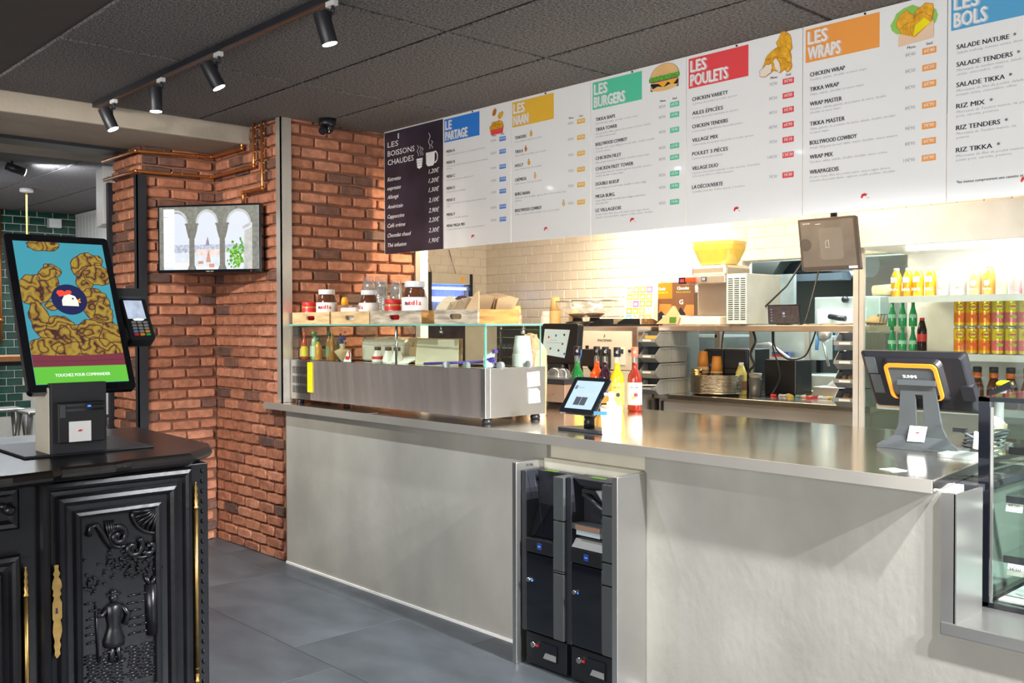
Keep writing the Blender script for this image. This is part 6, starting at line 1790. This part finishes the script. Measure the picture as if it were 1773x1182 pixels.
for i in range(16):
    c = [(.60, .04, .04), (.80, .75, .70), (.75, .55, .10), (.20, .35, .35), (.80, .60, .35)][i % 5]
    t = thing('sauce_sachet', ['red', 'white', 'yellow', 'teal', 'cream'][i % 5]+' sauce sachet in the heap along the prep counter, '+(ORD+['ninth', 'tenth', 'eleventh', 'twelfth', 'thirteenth', 'fourteenth', 'fifteenth', 'sixteenth'])[i]+' from the left', 'sachet', (-3.33+.055*i, 5.42+rd.uniform(-.03, .04), .981), rd.uniform(0, 3), 'sauce sachets on the prep counter')
    b = MB().m(M('sachet_%d' % (i % 5), c, .25, bump=.6, bs=40)); b.loft([[(-.035, -.02, .002), (.035, -.02, .0), (.035, .02, .002), (-.035, .02, .0)], [(-.03, -.016, .012), (.03, -.015, .018), (.03, .016, .010), (-.03, .016, .016)]]); b.build('sachet', t)
# hanging monitor
t = thing('order_monitor', 'dark order monitor with reflective screen hanging under the menu boards', 'monitor', (-2.52, 4.62, 1.73))
PM = PL((-2.668, 4.60, 1.722), (1, .01, .0), (-.045, .03, .275))
b = W(t).m(M('brown_bezel', (.06, .045, .038), .4)).at(PM); b.prism(rrect(0, 0, .325, .282, .006), -.03, 0); b.build('case', t, bevel=.002)
b = W(t).m(M('monitor_glass', (.11, .095, .088), .10, 0, .3, 5, coat=.5)).at(PM); b.rect(.014, .020, .311, .268, .0006)
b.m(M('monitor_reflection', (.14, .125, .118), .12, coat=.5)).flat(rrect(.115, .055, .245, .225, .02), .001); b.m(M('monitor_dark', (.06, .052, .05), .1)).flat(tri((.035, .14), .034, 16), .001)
b.m(WINK); b.text('EN COURS', .03, .252, .006, z=.0014); b.rect(.10, .248, .13, .2495, .0014); b.tube([(.148, .120, .001), (.150, .155, .001), (.165, .160, .001), (.168, .120, .001), (.148, .12, .001)], .0008, 4); b.build('display', t)
b = W(t).m(WHITE).at(PM); b.box(.265, .004, 0, .312, .017, .001); b.build('sticker', t)
b = W(t).m(BLACK); b.cyl((-2.52, 4.66, 1.9), (-2.52, 4.66, 2.70), .018, 10); b.build('hanging_pole', t)
# fly killer on the left
t = thing('insect_killer', 'blue lit electric insect killer hanging on chains by the cream wall', 'insect killer', (-6.52, 5.3, 1.60))
b = W(t).m(M('cream_case2', (.62, .58, .50), .4)); b.box(-6.56, 5.08, 1.79, -6.46, 5.54, 1.885); b.m(BLACK); b.box(-6.56, 5.05, 1.48, -6.45, 5.10, 1.89); b.box(-6.56, 5.53, 1.52, -6.45, 5.56, 1.885); b.build('case', t, bevel=.006)
b = W(t).m(M('uv_tube', (.2, .35, 1), es=5, ec=(.25, .45, 1)))
b.cyl((-6.50, 5.11, 1.755), (-6.50, 5.52, 1.755), .012, 8); b.m(M('uv_tube_low', (.6, .8, 1), es=3, ec=(.6, .8, 1))); b.cyl((-6.50, 5.11, 1.66), (-6.50, 5.52, 1.66), .022, 8); b.build('lamp_tubes', t)
b = W(t).m(M('uv_back', (.15, .25, .6), .4)); b.box(-6.56, 5.10, 1.50, -6.54, 5.53, 1.79); b.build('reflector', t)
b = W(t).m(M('cream_case2'))
for k in range(26):
    b.box(-6.466, 5.115+.0158*k, 1.56, -6.462, 5.118+.0158*k, 1.78)
b.build('grille', t)
b = W(t).m(M('amber_cap')); b.box(-6.461, 5.43, 1.815, -6.458, 5.47, 1.85); b.build('warning_label', t)
for y in (5.15, 5.42):
    b = W(t).m(STEEL); b.cyl((-6.52, y, 1.885), (-6.59, y-.02, 2.10), .004, 5); b.build('chain', t)
# hidden side rack with spare cups behind glass
t = thing('steel_rack', 'small steel wire rack holding yellow tubs seen through the display end glass', 'rack', (-4.75, 4.30, 0))
b = W(t).m(BLACKM)
for x in (-4.62, -4.40):
    for y in (4.22, 4.42):
        b.cyl((x, y, .0), (x, y, 1.425), .010, 8)
for z in (1.22, 1.40, 1.00):
    b.box(-4.63, 4.21, z, -4.39, 4.43, z+.010)
for k in range(7):
    b.cyl((-4.61+.035*k, 4.21, 1.23), (-4.61+.035*k, 4.21, 1.32), .003, 5)
b.build('frame', t)
t = thing('yellow_tub', 'yellow tub on the middle shelf of the steel rack', 'tub', (-4.51, 4.31, 1.2305)); b = MB().m(YCUP); b.lathe([(.05, 0), (.06, .05), (.062, .052)], 16); b.build('tub', t)
t = thing('dark_banner', 'dark patterned cloth hanging behind the display glass by the cream wall', 'cloth', (-6.4, 5.0, .6))
b = W(t).m(M('plum_cloth', (.05, .035, .05), .8, var=.6, vs=9)); b.box(-6.45, 4.72, .5, -6.43, 5.45, 1.44); b.build('cloth', t)
t = thing('sauce_poster', 'white poster with orange pictures low on the cream wall behind the display', 'poster', (-6.3, 5.82, 1.2))
b = W(t).m(PAPER); b.box(-6.35, 5.836, 1.15, -5.7, 5.842, 1.42); b.m(M('amber_cap')); b.box(-6.1, 5.834, 1.30, -6.0, 5.836, 1.40); b.box(-5.95, 5.834, 1.30, -5.85, 5.836, 1.38); b.box(-6.2, 5.834, 1.17, -5.8, 5.836, 1.22); b.build('poster', t)

# ================================================================== DRINKS FRIDGE
t = thing('drinks_fridge', 'tall glass door drinks fridge with white header to the right of the pass', 'fridge', (-1.9, 5.2, 0))
fx0, fx1, fy0, fy1 = -2.515, -1.10, 4.88, 5.55
FW = M('fridge_white', (.78, .76, .73), .35)
b = W(t).m(FW); b.box(fx0-.02, fy0-.04, 1.846, fx1, fy1, 2.035); b.build('header', t, bevel=.004)
b = W(t).m(FW); b.box(fx0, fy1-.04, .1, fx1, fy1, 1.85); b.box(fx1-.04, fy0, .1, fx1, fy1, 1.85); b.box(fx0, fy0+.05, .1, fx1, fy1, .14); b.box(fx0, fy0, .1, fx0+.03, fy0+.04, 1.85); b.build('cabinet', t)
CRF = M('cream_frame', (.66, .60, .52), .4, .2)
b = W(t).m(CRF); b.box(fx0, fy0-.02, .12, fx0+.030, fy0, 1.846); b.m(BLACKM).box(fx0+.031, fy0-.01, .12, fx0+.034, fy0, 1.84); b.m(CRF).box(fx0+.035, fy0-.02, .12, fx0+.060, fy0, 1.846); b.build('door_frame', t)
b = W(t).m(FRGLASS); b.box(fx0+.06, fy0-.012, .14, fx1, fy0-.008, 1.845); b.build('door_glass', t)
b = W(t).m(FRGLASS); b.box(fx0+.010, fy0+.045, .14, fx0+.014, fy1-.05, 1.84); b.build('side_glass', t)
b = W(t).m(M('fridge_tube', (1, 1, 1), es=5)); b.box(fx0+.25, fy0+.06, 1.825, fx1-.05, fy0+.10, 1.842); b.build('strip_lamp', t)
for z in (1.585, 1.288, 1.02):
    b = W(t).m(FW); b.box(fx0+.16 if z > 1.3 else fx0+.10, fy0+.06, z-.012, fx1-.045, fy1-.06, z); b.m(WHITE); b.box(fx0+.16 if z > 1.3 else fx0+.10, fy0+.055, z-.032, fx1-.045, fy0+.062, z+.002); b.build('shelf', t)
light('AREA', 'fridge_lamp', (-1.75, 4.98, 1.82), 6, (1, 1, 1), (-1.75, 5.25, 1.2), 1.1, .05)
zs = 1.5855
OJ = M('orange_juice', (.95, .45, .01), .15, coat=.5, es=.0)
for i in range(4):
    x, y = -2.352+.060*i, 5.02+.012*(i % 2)
    def ex(tt):
        b = MB().m(WINK).at(PL((0, -.0285, .030), (1, 0, 0), (0, 0, 1)).copy()); b.text('INNABUD'[i:i+3], 0, 0, .018, al='c', w=.044, bold=.06, z=.001); b.box(-.018, .045, 0, .018, .075, .001); b.build('printed_name', tt)
    bottle('juice_bottle', 'orange juice bottle with white print, '+ORD[i]+' from the left on the top fridge shelf', (x, y, zs), [(.025, 0), (.028, .005), (.028, .105), (.018, .13), (.014, .138)], OJ, (.015, .138, .153, WHITE), None, 'juice bottles on the top fridge shelf', ex)
tea = [(-2.105, 'pale tea bottle with white leaf print beside the orange juice', (.50, .50, .45)), (-2.020, 'pale tea bottle with white leaf print in the middle of the top fridge shelf', (.48, .46, .42)), (-1.945, 'peach tea bottle with white leaf print, left of two', (.80, .42, .18)), (-1.880, 'darker peach tea bottle with white leaf print, right of two', (.80, .33, .06))]
for i, (x, lb, c) in enumerate(tea):
    def ex(tt):
        b = MB().m(WINK).at(PL((0, -.0305, .062), (1, 0, 0), (0, 0, 1))); b.flat([(-.014, .0), (-.010, -.014), (.004, -.016), (.014, -.004), (.014, .014), (-.002, .012), (-.012, .010)], .001); b.text('OptiTea', 0, -.034, .009, al='c', w=.040, bold=.04, z=.001); b.build('printed_name', tt)
    bottle('tea_bottle', lb, (x, 5.03, zs), [(.026, 0), (.030, .005), (.030, .100), (.020, .128), (.014, .138)], M('tea_%d' % i, c, .15, coat=.4), (.016, .138, .156, WHITE), None, 'tea bottles on the top fridge shelf', ex)
for i, (x, c, lb) in enumerate(((-1.815, (.45, .58, .35), 'clear green soda bottle'), (-1.750, (.80, .35, .32), 'pink soda bottle with long neck, left one'), (-1.690, (.80, .42, .40), 'pink soda bottle with long neck, right one'), (-1.630, (.55, .62, .55), 'pale soda bottle at the right edge'))):
    bottle('soda_bottle', lb+' on the top fridge shelf', (x, 5.02, zs), [(.024, 0), (.027, .006), (.027, .06), (.016, .105), (.010, .14), (.010, .168)], M('soda_%d' % i, c, .1, coat=.6), (.0115, .165, .178, WHITE), (.0275, .008, .03, M('pink_label', (.8, .3, .3))) if i in (1, 2) else None, 'soda bottles on the top fridge shelf')
GP = M('green_soda_glass', (.02, .30, .10), .08, coat=.6)
for r in range(2):
    for i in range(3):
        c = BLUE if False else None
        z = 1.2885+.142*r
        if r == 1:
            z = 1.2885+.1395
        bottle('water_bottle', ('lower', 'upper')[r]+' row green sparkling water bottle, '+ORD[i]+' from the left in the fridge', (-2.378+.052*i, 5.03+.01*i, z), [(.019, 0), (.021, .005), (.021, .06), (.010, .10), (.008, .125)], GP, (.010, .124, .1385, GP), (.0213, .045, .065, M('mint_label', (.35, .6, .45))), 'green water bottles in the fridge')
bottle('cola_bottle', 'dark cola bottle with red blue and white label beside the green bottles', (-2.225, 5.05, 1.2885), [(.022, 0), (.024, .005), (.024, .12), (.012, .17)], M('cola', (.02, .01, .01), .1), (.012, .17, .185, RED), (.0245, .06, .10, RED))
names = ['first', 'second', 'third', 'fourth', 'fifth', 'sixth', 'seventh']
for r in range(2):
    for i in range(7):
        x = -2.018+.0625*i
        o_ = i < 3
        c1, c2, c3 = (((.88, .50, .02), (.85, .22, .02), (.75, .60, .03)) if o_ else ((.80, .62, .05), (.80, .18, .22), (.75, .62, .04)))
        t = thing('iced_tea_can', ('orange' if o_ else 'pink')+' and yellow iced tea can, '+names[i]+' from the left in the '+('lower', 'upper')[r]+' row of cans', 'can', (x, 5.02, 1.2885+.1395*r), .45, 'iced tea cans in the fridge')
        h = .138
        b = MB().m(SATIN); b.lathe([(.024, 0), (.0285, .006)], 18, cap=True); b.lathe([(.0285, h-.010), (.024, h-.003), (.024, h)], 18); b.build('metal_ends', t)
        b = MB().m(M('can_a%d' % o_, c1, .25, .3, .1)); b.lathe([(.0287, .006), (.0287, .020)], 18, cap=False); b.lathe([(.0287, .070), (.0287, h-.010)], 18, cap=False); b.m(M('can_b%d' % o_, c2, .25, .3, .1)); b.lathe([(.0287, .020), (.0287, .070)], 18, cap=False); b.build('printed_sleeve', t)
        b = MB().m(INK if o_ else GREEN).at(PL((0, -.0292, .098), (1, 0, 0), (0, 0, 1))); b.flat(tri((0, 0), .019, 16), 0); b.m(YELLOW).flat(tri((0, 0), .016, 16), .0006); b.m(RED).rect(-.014, -.005, .014, .006, .001); b.m(WINK).text('Lipton', 0, -.003, .006, al='c', w=.022, z=.0014); b.m(M('can_leaf', (.45, .55, .05), .3) if not o_ else M('can_peach', (.75, .12, .02), .3)); b.flat([(-.018, -.052), (.016, -.06), (.018, -.045), (-.006, -.038)], .0004); b.build('emblem', t)
for i in range(5):
    bottle('brown_bottle', 'brown iced coffee bottle with orange band, '+ORD[i]+' from the left on the low fridge shelf', (-1.935+.080*i, 5.03, 1.0205), [(.027, 0), (.032, .01), (.032, .10), (.018, .15)], M('brown_drink', (.16, .05, .02), .15, coat=.5), (.021, .175, .205, DGREY), (.0215, .150, .176, M('orange_band', (.85, .16, .01), .4)), 'brown bottles on the low fridge shelf')

# ================================================================== KITCHEN BEYOND
KS2 = M('kitchen_unit', (.50, .56, .54), .35, .7, .08, 4)
t = thing('extractor_hood', 'stainless steel extractor hood over the kitchen wall', 'extractor hood', (-4.5, 8.0, 1.85))
b = W(t).m(KS2); b.box(-5.6, 7.4, 1.98, -3.4, 8.59, 2.06); b.loft([[(-5.5, 7.45, 1.86), (-4.62, 7.45, 1.86), (-4.62, 8.5, 1.86), (-5.5, 8.5, 1.86)], [(-5.6, 7.4, 1.98), (-4.5, 7.4, 1.98), (-4.5, 8.59, 1.98), (-5.6, 8.59, 1.98)]]); b.build('canopy', t)
b = W(t).m(M('foil_duct', (.30, .38, .45), .2, .9, .2, 6)); b.cyl((-4.62, 7.7, 1.93), (-3.75, 7.55, 1.93), .11, 20); b.build('duct', t)
b = W(t).m(M('duct_end', (.06, .08, .10), .4)); b.box(-4.35, 7.35, 1.80, -3.9, 7.5, 1.86); b.build('duct_base', t)
t = thing('kitchen_partition', 'grey steel partition panel with five short slots in the kitchen', 'partition', (-4.9, 7.3, 0))
b = W(t).m(M('galvanised', (.38, .43, .43), .45, .6, .22, 6)); b.box(-5.3, 7.25, 0, -4.28, 7.29, 1.86); b.m(WINK)
for k in range(5):
    b.box(-4.50, 7.247, 1.60+.045*k, -4.42, 7.25, 1.607+.045*k)
b.build('sheet', t)
b = W(t).m(SATIN); b.box(-4.29, 7.23, 0, -4.25, 7.3, 1.45); b.build('post', t)
t = thing('contact_grill', 'steel kitchen grill unit with black lever and round knob', 'grill', (-4.0, 7.4, 0))
b = W(t).m(KS2); b.box(-4.12, 7.3, 1.36, -3.55, 7.8, 1.66); b.build('body', t, bevel=.01)
b = W(t).m(M('pale_drawer', (.66, .70, .68), .3, .3)); b.box(-4.08, 7.26, 1.42, -3.66, 7.30, 1.56); b.box(-4.14, 7.24, 1.30, -3.5, 7.30, 1.345); b.build('front_tray', t, bevel=.01)
b = W(t).m(BLACK); b.tube([(-3.95, 7.24, 1.50), (-3.86, 7.22, 1.485), (-3.80, 7.22, 1.48)], .022, 8); b.build('lever', t)
b = W(t).m(BLACK); b.ball((-3.83, 7.27, 1.635), .03); b.build('knob', t)
b = W(t).m(BLACKM); b.box(-4.10, 7.30, .0, -4.06, 7.34, 1.36); b.box(-3.6, 7.30, .0, -3.56, 7.34, 1.36); b.build('legs', t)['kind'] = 'stuff'
t = thing('chopping_board', 'thick wooden board end poking from the right in the kitchen', 'board', (-3.60, 7.5, 1.706)); b = MB().m(M('beech', (.55, .36, .18), .5)); b.cyl((-.10, 0, 0), (.3, 0, .02), .045, 14); b.build('board', t)
t = thing('pass_cabinet', 'plain grey steel cabinet hanging in the kitchen behind the shelf', 'cabinet', (-4.2, 7.1, 1.0))
b = W(t).m(KS2); b.box(-4.30, 7.0, 1.15, -3.90, 7.2, 1.44); b.build('body', t)
for i, x in enumerate((-3.72, -3.56)):
    t = thing('ladle', ('left', 'right')[i]+' steel ladle with blue grip hanging in the kitchen', 'ladle', (x, 6.7, 1.36), 0, 'hanging ladles')
    b = MB().m(SATIN); b.ball((.02, 0, 0), .06, .03, .06, 14, 8); b.tube([(0, 0, 0), (.04, 0, -.16), (.06, 0, -.24)], .010, 6); b.build('bowl', t); b = MB().m(M('blue_grip', (.10, .30, .65), .4)); b.tube([(-.03, 0, .01), (-.04, 0, -.12)], .014, 7); b.build('grip', t)
t = thing('ladle_rail', 'thin steel rail that the ladles hang from', 'rail', (-3.65, 6.72, 1.42)); b = W(t).m(SATIN); b.box(-3.85, 6.71, 1.41, -3.40, 6.74, 1.44); b.box(-3.87, 6.71, 0, -3.83, 6.74, 1.44); b.build('rail', t)
t = thing('deep_fryer', 'steel fryer with two wire baskets and a slanted splash guard', 'fryer', (-4.2, 6.9, 0))
b = W(t).m(KS2); b.box(-4.5, 6.75, 0, -3.5, 7.2, 1.04); b.build('body', t)
b = W(t).m(SATIN); b.tube([(-4.38, 6.78, 1.04), (-4.38, 6.78, 1.28), (-4.22, 6.78, 1.28), (-4.02, 6.78, 1.15)], .015, 6); b.build('splash_guard', t)
for i, x in enumerate((-4.28, -4.05)):
    b = W(t).m(M('basket', (.42, .40, .32), .5, .4)); b.loft([[(x-.07, 6.68, 1.0), (x+.07, 6.68, 1.0), (x+.07, 6.85, 1.0), (x-.07, 6.85, 1.0)], [(x-.10, 6.65, 1.17), (x+.10, 6.65, 1.17), (x+.10, 6.88, 1.17), (x-.10, 6.88, 1.17)]], cap=False); b.box(x-.11, 6.64, 1.165, x+.11, 6.66, 1.18); b.build('wire_basket', t)
t = thing('red_blue_cloth', 'red and blue packet leaning beside the fryer baskets', 'packet', (-4.2, 6.95, 1.041)); b = MB().m(M('navy_pack', (.04, .07, .22), .5)); b.box(-.09, -.02, 0, .06, .02, .17); b.m(RED).box(-.09, -.022, .10, .03, -.02, .15); b.build('packet', t)
t = thing('kitchen_rack', 'dark metal rack with pale trays in the kitchen seen below the shelf', 'rack', (-5.0, 6.9, 0))
b = W(t).m(M('rack_brown', (.20, .15, .11), .4, .5))
for x in (-5.35, -5.12, -4.86, -4.62):
    b.box(x, 6.6, 0, x+.05, 6.65, 1.45)
b.build('uprights', t)['kind'] = 'stuff'
for z in (.98, 1.16, 1.33):
    b = W(t).m(KS2); b.box(-5.35, 6.6, z, -4.6, 7.1, z+.02); b.build('shelf', t)

# ================================================================== LOUNGE CORNER
t = thing('wall_speaker', 'white column loudspeaker mounted on the back of the brick pillar', 'speaker', (-7.2, 2.66, 2.17))
b = W(t).m(WHITE); b.loft([[(-7.26, 2.60, 2.16), (-7.12, 2.60, 2.18), (-7.12, 2.72, 2.18), (-7.26, 2.72, 2.16)], [(-7.26, 2.60, 2.575), (-7.12, 2.60, 2.60), (-7.12, 2.72, 2.60), (-7.26, 2.72, 2.575)]]); b.build('body', t, bevel=.004)
b = W(t).m(LGREY); b.cyl((-7.12, 2.645, 2.50), (-7.117, 2.645, 2.50), .028, 18); b.build('tweeter', t)
b = W(t).m(BLACKM); b.box(-7.10, 2.70, 2.35, -6.56, 2.73, 2.42); b.build('bracket', t)
t = thing('lounge_spotlight', 'black spotlight shining sideways under the ceiling of the far room', 'spotlight', (-8.0, 2.27, 2.70))
b = W(t).m(BLACKM); b.cyl((-8.0, 2.20, 2.66), (-8.0, 2.33, 2.625), .032, 18); b.cyl((-8, 2.24, 2.65), (-8, 2.24, 2.70), .008, 8); b.build('head', t)
h = t.children[0]
b = W(t).m(LAMP); b.cyl((-8, 2.331, 2.6247), (-8, 2.334, 2.624), .028, 18); b.build('lamp_lens', h)
L = light('SPOT', 'lounge_beam', (-8, 2.36, 2.615), 40, COOL, (-8.6, 3.9, 2.3), .03, spot=120, blend=.8)
light('SPOT', 'lounge_uplight', (-8.9, 1.7, 2.2), 30, (.8, .88, 1), (-9.2, 2.5, 2.7), .3, spot=150, blend=1)
t = thing('pendant_rose', 'white ceiling rose with an orange flex in the far room', 'pendant', (-9.5, 2.78, 2.70))
b = W(t).m(WHITE); b.lathe([(.055, 2.665), (.058, 2.67), (.058, 2.698)], 20, (-9.5, 2.78, 0)); b.build('rose', t)
b = W(t).m(M('orange_flex', (.75, .40, .04), .5)); b.cyl((-9.5, 2.78, 2.665), (-9.5, 2.78, 1.5), .007, 8); b.build('flex', t)
t = thing('junction_box', 'white junction box on the green tiles', 'junction box', (-11.40, 3.62, 2.6)); b = W(t).m(WHITE); b.box(-11.42, 3.55, 2.53, -11.33, 3.68, 2.63); b.build('body', t, bevel=.004)
t = thing('copper_conduit', 'copper pipe running down the green tiled wall at the left edge', 'pipe', (-11.36, 3.02, 0)); b = W(t).m(COPPER); b.cyl((-11.38, 3.05, 1.25), (-11.38, 3.05, 2.7), .022, 10); b.ball((-11.36, 3.05, 1.5), .03); b.build('tube', t)
t = thing('wooden_bar_ledge', 'narrow wooden bar ledge on dark legs in front of the green tiles', 'ledge', (-9.4, 2.4, 0))
b = W(t).m(M('oiled_oak', (.50, .22, .09), .5, var=.2)); b.box(-9.7, 1.9, 1.12, -9.3, 2.78, 1.165); b.build('top', t)
b = W(t).m(BLACKM); b.box(-9.65, 1.95, 1.08, -9.35, 2.75, 1.12); b.box(-9.4, 2.42, 0, -9.34, 2.48, 1.08); b.build('frame', t)
def stool(x, y, label):
    t = thing('bar_stool', label, 'stool', (x, y, 0), 0, 'metal stools in the far room')
    b = MB().m(SATIN); b.box(-.15, -.15, .74, .15, .15, .765); b.build('seat', t, bevel=.01)
    for a, c in ((-1, -1), (-1, 1), (1, -1), (1, 1)):
        b = MB().m(SATIN); b.cyl((a*.20, c*.20, 0), (a*.13, c*.13, .74), .022, 8); b.build('leg', t)
stool(-8.6, 2.30, 'metal bar stool at the left edge behind the kiosk'); stool(-8.2, 2.50, 'metal bar stool just left of the kiosk column')
stool(-7.6, 2.62, 'metal bar stool showing between the kiosk and the brick pillar')
